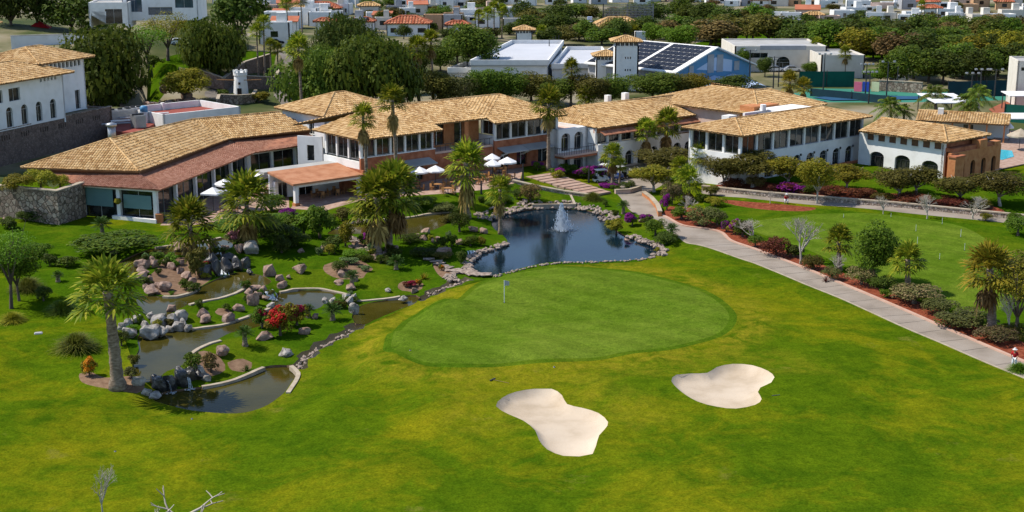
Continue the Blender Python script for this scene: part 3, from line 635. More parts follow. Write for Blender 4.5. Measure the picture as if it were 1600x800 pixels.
def tile_face(mb, A, B, tops, pitch=.36, course=.55, rr=None):
    A, B = Vector(A), Vector(B); T = sum((Vector(t) for t in tops), Vector()) / len(tops)
    e = (B - A).normalized(); n = e.cross(T - A).normalized()
    if n.z < 0: n = -n
    e = Vector((-n.y, n.x, 0)).normalized() if abs(n.z) < .9995 else e
    sdir = n.cross(e)
    if sdir.z < 0: sdir = -sdir
    pts = [A, B] + [Vector(t) for t in tops]
    q = [((p - A).dot(e), (p - A).dot(sdir)) for p in pts]; m = len(q)
    xs = [a for a, b in q]; x = min(xs) + pitch / 2; r = pitch * .5
    prof = [(math.cos(t), math.sin(t)) for t in (0.0, 1.05, 2.09, math.pi)]
    while x < max(xs):
        ys = []
        for i in range(m):
            (x1, y1), (x2, y2) = q[i - 1], q[i]
            if (x1 > x) != (x2 > x): ys.append(y1 + (y2 - y1) * (x - x1) / (x2 - x1))
        ys.sort()
        for k in range(0, len(ys) - 1, 2):
            y0, y1 = ys[k] - .08, ys[k + 1]; y = y0 + rr.uniform(-.06, .06)
            while y < y1 - .08:
                ye = min(y + course * 1.1, y1 + .03); j = rr.uniform(-.025, .025); lo, hi = [], []
                for cx, cz in prof:
                    lo.append(A + e * (x + j + cx * r) + sdir * y + n * (.045 + cz * r * .62)); hi.append(A + e * (x + cx * r * .84) + sdir * ye + n * (.005 + cz * r * .52))
                mb.add(lo + hi, [(0, 1, 5, 4), (1, 2, 6, 5), (2, 3, 7, 6)])
                y += course
        x += pitch
def ridge_caps(mb, P_, Q, r=.17, seg=.55):
    P_, Q = Vector(P_), Vector(Q); n = max(1, int((Q - P_).length / seg))
    for i in range(n): mb.tube([P_.lerp(Q, i / n), P_.lerp(Q, (i + 1.12) / n)], [r, r * .85], 6, cap=False)
ROOFRNG = random.Random(11)
def tile_roof(b, faces, ridges=(), pitch=.36, course=.55, mats=('tilebase', 'tile'), th=.16, label=None):
    """faces: (eave A, eave B, tops...) local; builds the deck as the part and the tiles as its sub-part"""
    mb = MB()
    for f in faces:
        k = len(f); up = [Vector(p) for p in f]
        mb.add([p for p in up] + [p - Vector((0, 0, th)) for p in up], [tuple(range(k)), tuple(range(2 * k - 1, k - 1, -1))] + [(i, (i + 1) % k, k + (i + 1) % k, k + i) for i in range(k)])
    rf = mb.build('roof', MAT[mats[0]], b.root if hasattr(b, 'root') else b)
    tb = MB()
    for f in faces: tile_face(tb, f[0], f[1], f[2:], pitch, course, ROOFRNG)
    for p, q in ridges: ridge_caps(tb, Vector(p) + Vector((0, 0, .05)), Vector(q) + Vector((0, 0, .05)), pitch * .45)
    t = tb.build('roof_tiles', MAT[mats[1]], rf, True); t['kind'] = 'stuff'
    return rf
def hip(x0, x1, y0, y1, ze, zr, il, ir, yr=None):
    yr = (y0 + y1) / 2 if yr is None else yr
    a, b, c, d = (x0, y0, ze), (x1, y0, ze), (x1, y1, ze), (x0, y1, ze); p, q = (x0 + il, yr, zr), (x1 - ir, yr, zr)
    fs = [(a, b, q, p), (b, c, q), (c, d, p, q), (d, a, p)]
    return fs, [(p, q), (a, p), (b, q), (c, q), (d, p)]
def rect_to(b, f): return f
def arches(n, Ln, w_, b, h, r, m0=0, m1=0):
    return [(m0 + (Ln - m0 - m1) * (i + .5) / n, w_, b, h, r) for i in range(n)]

# ---------------------------------------------------------------- main clubhouse (two glazed bays)
O_CD = G(562, 219, 8.2)
B = Bld('clubhouse', O_CD, TH, 'two storey terracotta clubhouse with glazed upper bays above the dining terrace', z=0)
CF = B
K = .285
zr = lambda y: 8.2 + K * y
YR = 9.2
C_f = [((0, 0, 8.2), (13.9, 0, 8.2), (13.9, 2, zr(2)), (8, YR, zr(YR))),
       ((13.9, 2, zr(2)), (23.5, 2, zr(2)), (32, YR, zr(YR)), (8, YR, zr(YR))),
       ((23.5, 0, 8.2), (37.6, 0, 8.2), (32, YR, zr(YR)), (23.5, 2, zr(2))),
       ((.4, 12, 8.2), (0, 0, 8.2), (8, YR, zr(YR))), ((37.6, 0, 8.2), (38.4, 15, 8.2), (32, YR, zr(YR))),
       ((38.4, 17, 8.4), (.4, 17, 8.4), (8, YR, zr(YR)), (32, YR, zr(YR)))]
tile_roof(B, C_f, [((8, YR, zr(YR)), (32, YR, zr(YR))), ((0, 0, 8.2), (8, YR, zr(YR))), ((37.6, 0, 8.2), (32, YR, zr(YR))), ((23.5, 0, 8.2), (23.9, 2.2, 8.8))], .38, .6)
for x0, x1 in ((.9, 13.2), (24.3, 36.6)):
    n = 5 if x0 < 5 else 4
    B.glazing((x0, 1.1), (x1, 1.1), 5.6, 8.28, n)
    B.wall((x0 - .12, 1.0), (x1 + .12, 1.0), .2, 5.58, [(x0 * 0 + 5.2, 2.0, 1.5, 2.4, .5), (9.4, 2.0, 1.5, 2.4, .5)] + ([(1.9, 1.6, 1.5, 2.2, .4)] if x0 > 5 else []), MAT['brick'], .35, bars=2)
    B.box('sill', x0 - .15, x1 + .15, .93, 1.12, 5.5, 5.62, MAT['white'])
B.wall((.8, 10), (.8, 1.1), .5, 5.0, [], MAT['white'], .3)
B.glazing((.85, 9.6), (.85, 1.2), 5.2, 8.1, 3)
B.wall((24.2, 6), (24.2, 1.1), .5, 6.2, [], MAT['white'], .3)
B.glazing((24.25, 4.2), (24.25, 1.2), 6.3, 8.2, 1)
B.wall((36.7, 1.1), (36.7, 12), .2, 8.1, [], MAT['white'], .3)
B.wall((13.3, 1.1), (13.3, 6), .2, 8.2, [], MAT['brick'], .3)
# recess between the bays with its balcony
B.wall((13.3, 4.6), (24.2, 4.6), .3, 8.9, [(3.2, 2.4, 5.3, 2.9, 0), (7.6, 2.6, 5.3, 2.9, 0), (5.2, 2.0, 1.4, 2.4, .5)], MAT['brick2'], .3)
B.box('balcony_slab', 13.5, 24.0, 1.3, 4.5, 4.7, 5.0, MAT['pinkw'])
B.box('balcony_wall', 13.5, 24.0, 1.2, 1.45, 1.0, 4.68, MAT['brick'])
mb = MB()
for x in np.arange(13.6, 24.0, .9): mb.bar((x, 1.35, 5.0), (x, 1.35, 5.95), .05)
mb.bar((13.5, 1.35, 5.95), (24, 1.35, 5.95), .07); B.part('balcony_rail', mb, MAT['darkmetal'])
B.box('pillar', 19.6, 20.3, 2.2, 2.9, 5.0, 8.7, MAT['brick2'])
for x0 in (7.6, 24.6, 29.3):
    aw = B.part('awning', MB().add([(x0, .95, 4.5), (x0 + 4.6, .95, 4.5), (x0 + 4.6, -1.0, 3.95), (x0, -1.0, 3.95), (x0, .95, 4.38), (x0 + 4.6, .95, 4.38), (x0 + 4.6, -1.0, 3.83), (x0, -1.0, 3.83)],
                [(0, 1, 2, 3), (7, 6, 5, 4), (0, 4, 5, 1), (3, 2, 6, 7), (0, 3, 7, 4), (1, 5, 6, 2)]), MAT['concrete'])
    [B.part('bracket', MB().bar((x0 + k, .95, 3.0), (x0 + k, -.9, 3.85), .1), MAT['white'], aw) for k in (.2, 4.4)]
# white link to the restaurant
B.wall((-1.2, 13.4), (.7, 10.1), .4, 7.4, [(2.0, 1.1, 4.0, 2.2, 0)], MAT['white'], .25, glass='glass', bars=1)


# ---------------------------------------------------------------- back roof behind the clubhouse
B = Bld('tiled_pavilion', B.o, TH, 'tile roofed pavilion rising behind the first clubhouse bay', z=0)
f, r_ = hip(7.2, 22, 19.5, 33, 8.6, 11.0, 6.5, 6.5); tile_roof(B, f, r_, .4, .65)
for a, b in (((8, 20.3), (21.2, 20.3)), ((21.2, 20.3), (21.2, 32)), ((21.2, 32), (8, 32)), ((8, 32), (8, 20.3))): B.wall(a, b, .5, 8.5, [(3, 1.4, 5.5, 1.8, 0), (8, 1.4, 5.5, 1.8, 0)], MAT['white'], .3)

# ---------------------------------------------------------------- white balcony block
B = Bld('balcony_house', CF.o, TH, 'white block with two arched balcony openings beside the brick bay', z=0)
B.wall((34.6, -1), (40.7, -1), -1.6, 6.3, [(1.75, 1.8, 2.95, 2.7, .7), (4.4, 1.8, 2.95, 2.7, .7), (2.0, 1.3, -.3, 2.0, 0), (4.4, 1.9, -.8, 2.9, .7)], MAT['white'], .7, bars=2, frame='greymetal')
B.wall((34.6, 7), (34.6, -1), -1.6, 6.3, [], MAT['white'], .3); B.wall((40.7, -1), (40.7, 7), -1.6, 6.3, [], MAT['white'], .3)
B.box('flat_roof', 34.9, 40.4, -.7, 6.9, 5.6, 5.8, MAT['pinkw'])
B.box('balcony_slab', 33.9, 41.0, -3.3, -1.02, 2.55, 2.8, MAT['pinkw']); B.box('balcony_beam', 34.1, 40.8, -3.2, -1.02, 2.2, 2.54, MAT['brick'])
mb = MB()
for x in np.arange(34.0, 41.1, .5): mb.bar((x, -3.2, 2.8), (x, -3.2, 3.75), .04)
for y in np.arange(-3.2, -1.0, .5): mb.bar((34, y, 2.8), (34, y, 3.75), .04); mb.bar((40.9, y, 2.8), (40.9, y, 3.75), .04)
mb.bar((34, -3.2, 3.75), (40.9, -3.2, 3.75), .06); mb.bar((34, -3.2, 3.75), (34, -1.05, 3.75), .06); mb.bar((40.9, -3.2, 3.75), (40.9, -1.05, 3.75), .06)
B.part('balcony_rail', mb, MAT['darkmetal'])
B.box('chimney', 36.2, 37.2, 5, 6.2, 5.8, 8.2, MAT['white'])

# ---------------------------------------------------------------- guest wing with arches
B = Bld('guest_wing', CF.o, TH, 'long white arcaded wing with planters and a straw tile roof', z=0)
f = [((40.8, -3.7, 6.3), (64, -3.1, 6.3), (66, 4.2, 8.5), (43, 4.6, 8.5)), ((64, 12, 6.3), (40.8, 12, 6.3), (43, 4.6, 8.5), (66, 4.2, 8.5)), ((40.8, 12, 6.3), (40.8, -3.7, 6.3), (43, 4.6, 8.5))]
tile_roof(B, f, [((43, 4.6, 8.5), (66, 4.2, 8.5))], .38, .6)
B.part('lower_roof', MB().add([(40.9, -4.7, 5.35), (63, -4.1, 5.35), (63, -3.0, 5.85), (40.9, -3.6, 5.85), (40.9, -4.7, 5.22), (63, -4.1, 5.22), (63, -3.0, 5.7), (40.9, -3.6, 5.7)], [(0, 1, 2, 3), (7, 6, 5, 4), (0, 4, 5, 1), (3, 2, 6, 7), (0, 3, 7, 4), (1, 5, 6, 2)]), MAT['redslab'])
B.glazing((40.9, -2.6), (63, -2.0), 3.7, 5.35, 8, .45)
B.wall((40.9, -2.4), (63, -1.8), 5.3, 6.35, [], MAT['brick2'], .2)
B.wall((40.75, -3.4), (63, -2.8), -1.8, 3.75, arches(8, 22.2, 1.85, -.7, 2.9, .75), MAT['white'], .6, bars=2, frame='greymetal')
B.wall((40.9, 11), (40.9, -2.6), -1.5, 6.3, [], MAT['white'], .3)
B.box('planter', 41.0, 63, -3.0, -2.55, 3.55, 3.72, MAT['soil'])
B.box('chimney', 52.5, 53.3, 6.5, 7.3, 7, 9.3, MAT['white']); B.box('chimney', 58, 58.9, 8, 8.9, 6.5, 9.1, MAT['white'])

# ---------------------------------------------------------------- big hall roof behind
B = Bld('hall', CF.o, TH, 'large low tile roofed hall behind the arcaded wing', z=0)
f = [((62, -16.5, 7.6), (81, -15, 7.6), (74.5, -8, 9.9), (71, -8, 9.9)), ((81, -15, 7.6), (81, 9, 7.6), (71, 1, 9.9), (74.5, -8, 9.9)), ((62, 9, 7.6), (62, -16.5, 7.6), (71, -8, 9.9), (71, 1, 9.9)), ((81, 9, 7.6), (62, 9, 7.6), (71, 1, 9.9))]
tile_roof(B, f, [((71, 1, 9.9), (71, -8, 9.9)), ((71, -8, 9.9), (74.5, -8, 9.9)), ((81, -15, 7.6), (74.5, -8, 9.9)), ((62, -16.5, 7.6), (71, -8, 9.9))], .42, .65)
for a, b in (((62.8, -15.6), (80.2, -14.3)), ((80.2, -14.3), (80.2, 8)), ((80.2, 8), (62.8, 8)), ((62.8, 8), (62.8, -15.6))): B.wall(a, b, -.5, 7.6, [(3, 1.2, 5.9, 1, 0), (6, 1.2, 5.9, 1, 0), (9, 1.2, 5.9, 1, 0)], MAT['pinkw'], .3)
B2 = Bld('roof_plant_room', CF.o, TH, 'small white plant room with red flat roof and vents between tile roofs', 'building', z=0)
B2.box('wall', 55.5, 62.0, -20.5, -15, -.3, 7.1, MAT['white']); B2.box('parapet', 58.5, 66, -16.6, -16.2, 6.0, 8.3, MAT['white']); B2.box('red_roof', 55.9, 61.7, -20.1, -15.4, 7.1, 7.25, MAT['redroofflat'])
B2.part('vent', MB().tube([(60, -18, 7.2), (60, -18, 8.3)], .3, 8), MAT['darkmetal']); B2.part('vent', MB().tube([(63, -16.4, 8.3), (63, -16.4, 9.2)], .45, 10), MAT['white'])
B2.box('chimney', 53.4, 55.2, -17.8, -16.4, 3, 8.4, MAT['white'])

# ---------------------------------------------------------------- glazed wing on the right
B = Bld('glazed_wing', G(1160, 213, 8), TH, 'two storey white wing with a fully glazed upper floor under a hipped tile roof', z=0)
f, r_ = hip(0, 30, 0, 11, 8.0, 9.4, 5, 5.5); tile_roof(B, f, r_, .36, .55)
B.glazing((.9, 1), (29.2, 1), 5.2, 7.98, 8, .38, sill=True); B.glazing((.95, 10.2), (.95, 1.05), 5.2, 7.98, 3, .38); B.glazing((29.2, 1.05), (29.2, 10.2), 5.2, 7.98, 2, .38)
B.wall((.8, .9), (29.3, .9), -.6, 5.18, [(3.2 + 3.12 * i, 1.8, 1.4, 2.5, .7) for i in range(8)], MAT['white'], .45, bars=2, frame='greymetal')
B.wall((.8, 10.3), (.8, .9), -.6, 5.18, [], MAT['white'], .3); B.wall((29.3, .9), (29.3, 10.3), -.6, 5.18, [], MAT['white'], .3); B.wall((29.3, 10.3), (.8, 10.3), -.6, 7.9, [], MAT['white'], .3)
B.box('ledge', .7, 29.4, .82, 1.05, 5.06, 5.22, MAT['white'])
for i in range(9): B.box('wall_lamp', 1.55 + 3.12 * i, 1.75 + 3.12 * i, .72, .9, 3.7, 4.0, MAT['darkmetal'])
B.part('plinth_wall', MB().box(18, 29.5, -.6, -.2, -.4, 1.9), MAT['brick'])
B.box('roof_parapet', 22, 30, 11.2, 15, 6.6, 8.4, MAT['white']); B.box('brick_parapet', 21, 27, 15.2, 18, 6.6, 8.7, MAT['brick2'])

# ---------------------------------------------------------------- white annexe with brick end
B = Bld('annexe', G(1480, 223, 6.5), TH, 'low white annexe with brown shutters, arches and an orange brick end', z=0)
f = [((0, 0, 6.5), (11.4, 0, 6.5), (5.6, 4.2, 7.9)), ((0, 14.6, 6.5), (0, 0, 6.5), (5.6, 4.2, 7.9), (5.6, 14.6, 7.9)), ((11.4, 0, 6.5), (11.4, 14.6, 6.5), (5.6, 14.6, 7.9), (5.6, 4.2, 7.9))]
tile_roof(B, f, [((5.6, 4.2, 7.9), (5.6, 14.6, 7.9)), ((0, 0, 6.5), (5.6, 4.2, 7.9)), ((11.4, 0, 6.5), (5.6, 4.2, 7.9))], .42, .65)
B.wall((.9, 15), (.9, .9), .2, 6.5, [(3.2, 2.4, 1.3, 2.4, .7), (7.5, 2.5, 1.3, 2.4, .7), (12, 2.6, 1.1, 2.4, .7)], MAT['white'], .45, bars=3, frame='darkmetal')
for i in range(7):
    sh = B.box('shutter', .78, .895, 1.4 + 1.85 * i, 2.4 + 1.85 * i, 5.3, 6.3, MAT['wood']); B.box('sill', .72, .895, 1.35 + 1.85 * i, 2.45 + 1.85 * i, 5.22, 5.29, MAT['white'], sh)
B.wall((.9, 1.0), (11, 1.0), .2, 6.45, [], MAT['brick'], .3); B.wall((11, 1), (11, 14.5), .2, 6.45, [], MAT['white'], .3)
B.wall((.3, -.6), (13.4, -.6), .2, 5.0, [(3.0, 1.2, 1.2, 2.3, .6), (5.8, 1.2, 1.2, 2.3, .6), (8.6, 1.2, 1.2, 2.3, .6), (11.3, 1.2, 1.2, 2.3, .6)], MAT['brick2'], .5, name='brick_screen_wall', bars=0)
B.box('brick_pier', -.35, 1.9, -1.7, -.62, .2, 4.6, MAT['brick2']); B.box('brick_pier_top', -.5, 2.05, -1.85, -.5, 4.6, 4.8, MAT['brick'])
B.box('brick_upper', 1.2, 11.5, -.3, .9, 5.0, 5.55, MAT['brick']); B.box('brick_turret', 7.3, 9.2, -.8, .5, 5.0, 6.2, MAT['brick2']); B.box('brick_upper', 11.7, 13.4, -.5, .6, 5.0, 5.5, MAT['brick2'])

# ---------------------------------------------------------------- pool pavilion
B = Bld('pool_pavilion', G(1430, 190, 4.2), R(-22), 'long low tile roofed pavilion behind the annexe beside the pool', z=0)
tile_roof(B, [((0, 0, 4.4), (14.5, 0, 4.4), (14.5, 4.5, 5.5), (0, 4.5, 5.5)), ((14.5, 9, 4.4), (0, 9, 4.4), (0, 4.5, 5.5), (14.5, 4.5, 5.5))], [((0, 4.5, 5.5), (14.5, 4.5, 5.5))], .42, .65)
for i in range(6): B.box('post', .3 + 2.7 * i, .55 + 2.7 * i, .4, .65, .6, 4.35, MAT['brick2'])
B.wall((0, 6), (14.5, 6), .6, 5.0, [(3, 1.6, 1.2, 2.2, 0), (8, 1.6, 1.2, 2.2, 0)], MAT['white'], .3); B.box('chimney', 3.2, 4.1, 3, 3.9, 4.9, 6.2, MAT['white'])

# ---------------------------------------------------------------- restaurant on the left
o = G(245, 297, 4.8)
B = Bld('restaurant', o, 0, 'glass walled restaurant with a long straw tile roof over a red lean-to', z=0)
def Lc(u, v, z): g = G(u, v, z); return (g.x - o.x, g.y - o.y, z)
A0, A1, A2, A3 = Lc(32, 262, 6.2), Lc(217, 268, 6.2), Lc(357, 217, 6.2), Lc(486, 203, 6.2)
def on_plane(u, v, a, b, c):
    a, b, c = Vector(a), Vector(b), Vector(c); n = (b - a).cross(c - a); q0 = Vector((-o.x, -o.y, CAM_H)); d = Vector(ray(u, v)); return tuple(q0 + d * (n.dot(a - q0) / n.dot(d)))
R1 = Lc(300, 187, 8.6); R0 = on_plane(172, 217, A1, A2, R1); R2 = on_plane(437, 175, A2, A3, R1)
bk = lambda p, dx, dy, z: (p[0] + dx, p[1] + dy, z)
K0, K1, K2 = bk(R0, -5.5, 4, 6.4), bk(R1, -6, 3.5, 6.4), bk(R2, -4, 6, 6.4)
tile_roof(B, [(A0, A1, R0), (A1, A2, R1, R0), (A2, A3, R2, R1), (K1, K0, R0), (K1, R0, R1), (K2, K1, R1), (K2, R1, R2), (K0, A0, R0)], [(R0, R1), (R1, R2), (A1, R0), (A0, R0)], .36, .56)
E0, E1, E2, E3 = Lc(118, 288, 4.8), Lc(250, 296, 4.8), Lc(397, 238, 4.8), Lc(502, 222, 4.8)
T0, T1, T2, T3 = Lc(66, 268, 5.7), Lc(218, 273, 5.7), Lc(358, 220, 5.7), Lc(482, 208, 5.7)
for a, b, c, d in ((E0, E1, T1, T0), (E1, E2, T2, T1), (E2, E3, T3, T2)):
    mb = MB(); nseg = max(2, int((Vector(b) - Vector(a)).length / 1.5))
    top = [Vector(q) for q in (a, b, c, d)]
    mb.add(top + [q - Vector((0, 0, .2)) for q in top], [(0, 1, 2, 3), (7, 6, 5, 4), (0, 4, 5, 1), (1, 5, 6, 2), (2, 6, 7, 3), (3, 7, 4, 0)])
    lr = B.part('lean_to_roof', mb, MAT['redslab'])
    tb = MB(); tile_face(tb, a, b, (c, d), .3, .3, ROOFRNG); tb.v = [(x, y, z - .05) for x, y, z in tb.v]
    t_ = tb.build('flat_tiles', MAT['mutedtile'], lr); t_['kind'] = 'stuff'; t_.scale = (1, 1, 1)
for a, b, c, d in ((T0, T1, A1, A0), (T1, T2, A2, A1), (T2, T3, A3, A2)): B.part('fascia', MB().quad(Vector(a) + Vector((0, 0, -.3)), Vector(b) + Vector((0, 0, -.3)), Vector(c) - Vector((0, 0, .02)), Vector(d) - Vector((0, 0, .02))), MAT['wood'])
ins = lambda p, k: (p[0] + k[0], p[1] + k[1])
W0, W1, W2, W3 = ins(E0, (.2, .9)), ins(E1, (-.7, .7)), ins(E2, (-.9, .3)), ins(E3, (-.6, .7))
B.glazing(W1, W2, .5, 4.5, 5, .45, inset=.5); B.glazing(W2, W3, .5, 4.5, 3, .4, inset=.4)
B.glazing(W0, W1, .5, 4.5, 2, .5, inset=.4)
d_ = (Vector(W1) - Vector(W0)); n_ = Vector((d_.y, -d_.x)).normalized() * -.2
for k in (0, 1):
    a = Vector(W0) + d_ * (k * .5 + .06) + n_; b = Vector(W0) + d_ * (k * .5 + .42) + n_
    B.part('blind', MB().bar((a.x, a.y, 3.15 - .25 * k), (b.x, b.y, 3.15 - .25 * k), .05, 2.2 - .5 * k), MAT['shade'])
B.part('plinth', MB().bar((W0[0] + 4.4, W0[1] - 1.5, .6), (W1[0] + .1, W1[1] - .5, .6), .6, .9), MAT['white'])
B.part('beam', MB().bar((W0[0], W0[1], 4.5), (W1[0], W1[1], 4.5), .35, .3), MAT['white']); B.part('beam', MB().bar((W1[0], W1[1], 4.5), (W2[0], W2[1], 4.5), .35, .3), MAT['white']); B.part('beam', MB().bar((W2[0], W2[1], 4.5), (W3[0], W3[1], 4.5), .35, .3), MAT['white'])
B.box('brick_pier', W1[0] - .1, W1[0] + .7, W1[1] - .6, W1[1] + .1, .2, 1.7, MAT['brick2'])
B.part('back_wall', MB().prism([(W0[0] - 3, W0[1] + 6), (W1[0] - 4.5, W1[1] + 5), (W2[0] - 5, W2[1] + 1.5), (W3[0] - 4, W3[1] + 4), (R2[0], R2[1] + 2), (R1[0] - 2, R1[1] + 2), (R0[0] - 3, R0[1] + 1)], .4, 6.3), MAT['cream'])
for k in range(3):
    q = Vector(W1).lerp(Vector(W2), .25 + .2 * k) if k else Vector(W0).lerp(Vector(W1), .52)
    hp = B.part('hanging_basket', MB().tube([(q.x - .1, q.y - .5, 2.6), (q.x - .1, q.y - .5, 2.9), (q.x - .1, q.y - .5, 3.3)], [.15, .5, .35], 8), L['yellowg'])

# ---------------------------------------------------------------- porch in front of the restaurant
o = G(458, 288, 3.5)
B = Bld('porch', o, TH, 'open porch with flat salmon roof on white columns beside the restaurant', 'porch', z=0)
B.part('roof', MB().add([(0, 0, 3.5), (11, 0, 3.5), (11, 6.2, 4.3), (0, 6.2, 4.3), (0, 0, 3.25), (11, 0, 3.25), (11, 6.2, 4.05), (0, 6.2, 4.05)], [(0, 1, 2, 3), (7, 6, 5, 4), (0, 4, 5, 1), (1, 5, 6, 2), (2, 6, 7, 3), (3, 7, 4, 0)]), MAT['salmonslab'])
B.box('beam', .4, 10.8, .35, .75, 2.9, 3.24, MAT['white'])
for x, y in ((.45, .3), (10.3, .3), (.45, 5.2)):
    c_ = B.box('column', x, x + .5, y, y + .5, .9, 3.0, MAT['white']); B.box('column_base', x - .12, x + .62, y - .12, y + .62, .2, .9, MAT['brick2'], c_)
B.wall((0, 5.8), (11, 5.8), .3, 3.9, [(2.0, 1.4, .6, 2.1, 0), (5.6, 2.2, .6, 2.1, 0)], MAT['white'], .25); B.wall((11.2, 0), (11.2, 6.2), .3, 4.0, [], MAT['brick'], .3)
B.box('flat_roof', -.5, 12.5, 6.25, 8.6, 3.9, 4.25, MAT['concrete'])

# ---------------------------------------------------------------- villas on the left above their retaining wall
def villa(name, uv, z, wd, dp, ht, label, ops, ins_l, ang=R(72), zroof=2.0, strip=False, seed=0):
    o = G(*uv, z); o.x -= .9; o.y += .3; b = Bld(name, o, ang, label, z=0)
    b.wall((0, 0), (wd, 0), z + .05, z + ht, ops, MAT['white'], .4, bars=2, frame='greymetal')
    b.wall((wd, 0), (wd, dp), z - .6, z + ht, [], MAT['white'], .3); b.wall((0, dp), (0, 0), z - .6, z + ht, [], MAT['white'], .3); b.wall((wd, dp), (0, dp), z - .6, z + ht, [], MAT['white'], .3)
    f, r_ = hip(-1.3, wd + 1.3, -1.3, dp + 1.3, z + ht, z + ht + zroof, ins_l, ins_l); tile_roof(b, f, r_, .42, .65); return b
q = villa('villa', (-60, 222), 6, 25.5, 11, 7.2, 'white villa with arched ground floor windows above the stone retaining wall', [(9.5, 2.6, 10.2, 1.9, 0), (13.5, 2.6, 10.2, 1.9, 0)] + [(x, 1.5, 6.4, 3.0, .7) for x in (8.5, 12, 15.5, 19, 22.5)] + [(20 + .9 * i, .45, 12.3, .5, 0) for i in range(5)], 6)
b = villa('villa', (74, 185), 6, 12, 10.5, 8.6, 'tall plain white villa wing with a strip of small windows under its tile roof', [(9.6, 1.3, 6.3, 3.1, 0)] + [(1.2 + 1.05 * i, .7, 13.3, .9, 0) for i in range(10)], 5.5)
b = villa('villa', (-80, 100), 9, 15.5, 9, 7.0, 'white villa cut off by the top left edge, tile roof', [(12, 1.5, 13.4, 1.9, 0), (9, 1.5, 13.4, 1.9, 0)], 4.5)
for px, z0, sz, lb in (((18, 75), 9.5, (13, 5, 2.6), 'grey white parapet wall behind the villas'), ((47, 73), 9.5, (15, 3, 2.2), 'low white wall below the parked red car')):
    o = G(*px, z0); b = Bld('garden_wall', o, R(20), lb, 'wall', z=0); b.part('wall', MB().box(0, sz[0], 0, .5, z0 - 1.5, z0 + sz[2]), MAT['white']); b.part('coping', MB().box(-.08, sz[0] + .08, -.08, .58, z0 + sz[2], z0 + sz[2] + .12), MAT['concrete'])
a, c = G(-40, 213, 6.2), G(174, 167, 6.2); dv = (c - a); Ln = math.hypot(dv.x, dv.y)
B = Bld('retaining_wall', a, math.atan2(dv.y, dv.x), 'tall brown stone retaining wall below the white villas', 'wall', z=0)
ops = [(6 + 4.6 * i + .55 * j, .26, 4.6, .75, 0) for i in range(8) for j in range(4) if 6 + 4.6 * i + .55 * j < Ln - 1]
flat = B.wall((0, 0), (Ln, 0), -.5, 6.2, ops, MAT['darkstone'], .5, bars=0, glass='darkmetal')
B.wall((Ln, 0), (Ln, 6), -.5, 6.2, [], MAT['darkstone'], .5); B.box('coping', -.1, Ln + .1, -.1, .6, 6.2, 6.35, MAT['stonewall'])
# near stone garden wall
q0, q1, q2 = P(-60, 335), P(93, 352), P(124, 346)
def stone_run(name, pts, h0, h1, label, m='stonewall', th=.6, zb=-.6):
    b = Bld(name, pts[0], 0, label, 'wall', z=0)
    for i in range(len(pts) - 1):
        a, c = Vector(pts[i]), Vector(pts[i + 1]); d = (c - a); d.z = 0; L_ = d.length; d.normalize(); nn = Vector((-d.y, d.x, 0)) * th
        k0, k1 = i / (len(pts) - 1), (i + 1) / (len(pts) - 1); za, zc = a.z + h0 + (h1 - h0) * k0, c.z + h0 + (h1 - h0) * k1
        V = [a, c, c + nn, a + nn]; V = [v - Vector((pts[0].x, pts[0].y, 0)) for v in V]; zt = (za, zc, zc, za)
        b.part('wall', MB().add([(v.x, v.y, a.z + zb) for v in V] + [(v.x, v.y, zt[j]) for j, v in enumerate(V)], [(0, 3, 2, 1), (4, 5, 6, 7), (0, 1, 5, 4), (1, 2, 6, 5), (2, 3, 7, 6), (3, 0, 4, 7)]), MAT[m])
        ov = [V[0] - nn.normalized() * .06, V[1] - nn.normalized() * .06, V[2] + nn.normalized() * .06, V[3] + nn.normalized() * .06]
        b.part('coping', MB().add([(v.x, v.y, zt[j]) for j, v in enumerate(ov)] + [(v.x, v.y, zt[j] + .14) for j, v in enumerate(ov)], [(0, 3, 2, 1), (4, 5, 6, 7), (0, 1, 5, 4), (1, 2, 6, 5), (2, 3, 7, 6), (3, 0, 4, 7)]), MAT['coping'])
    return b
stone_run('stone_wall', [q0, q1, q2 + Vector((0, 3, 0))], 4.0, 4.2, 'rough stone wall with ivy at the left end of the restaurant')
stone_run('stone_wall', [P(u, v) for u, v in [(1096,297),(1150,303),(1200,308),(1300,316),(1400,324),(1500,334),(1600,344),(1680,350)]], .55, .55, 'low stone kerb wall along the service path behind the practice green', 'rubble', .4, -.3)
stone_run('stone_wall', [P(u, v) for u, v in [(800,287),(840,296),(880,303),(925,309)]], .4, .3, 'cobbled wall below the descending garden steps', 'rubble', .5, -1.2)
stone_run('stone_wall', [P(u, v) for u, v in [(1034,338),(1030,326),(1020,314),(1008,305)]], .55, .45, 'orange topped low wall at the cart path bend', 'brick2', .45, -.3)
stone_run('stone_wall', [P(u, v) for u, v in [(962,303),(985,302),(1003,297)]], .45, .45, 'low pink planter wall beside the forecourt', 'pinkw', .4, -.3)

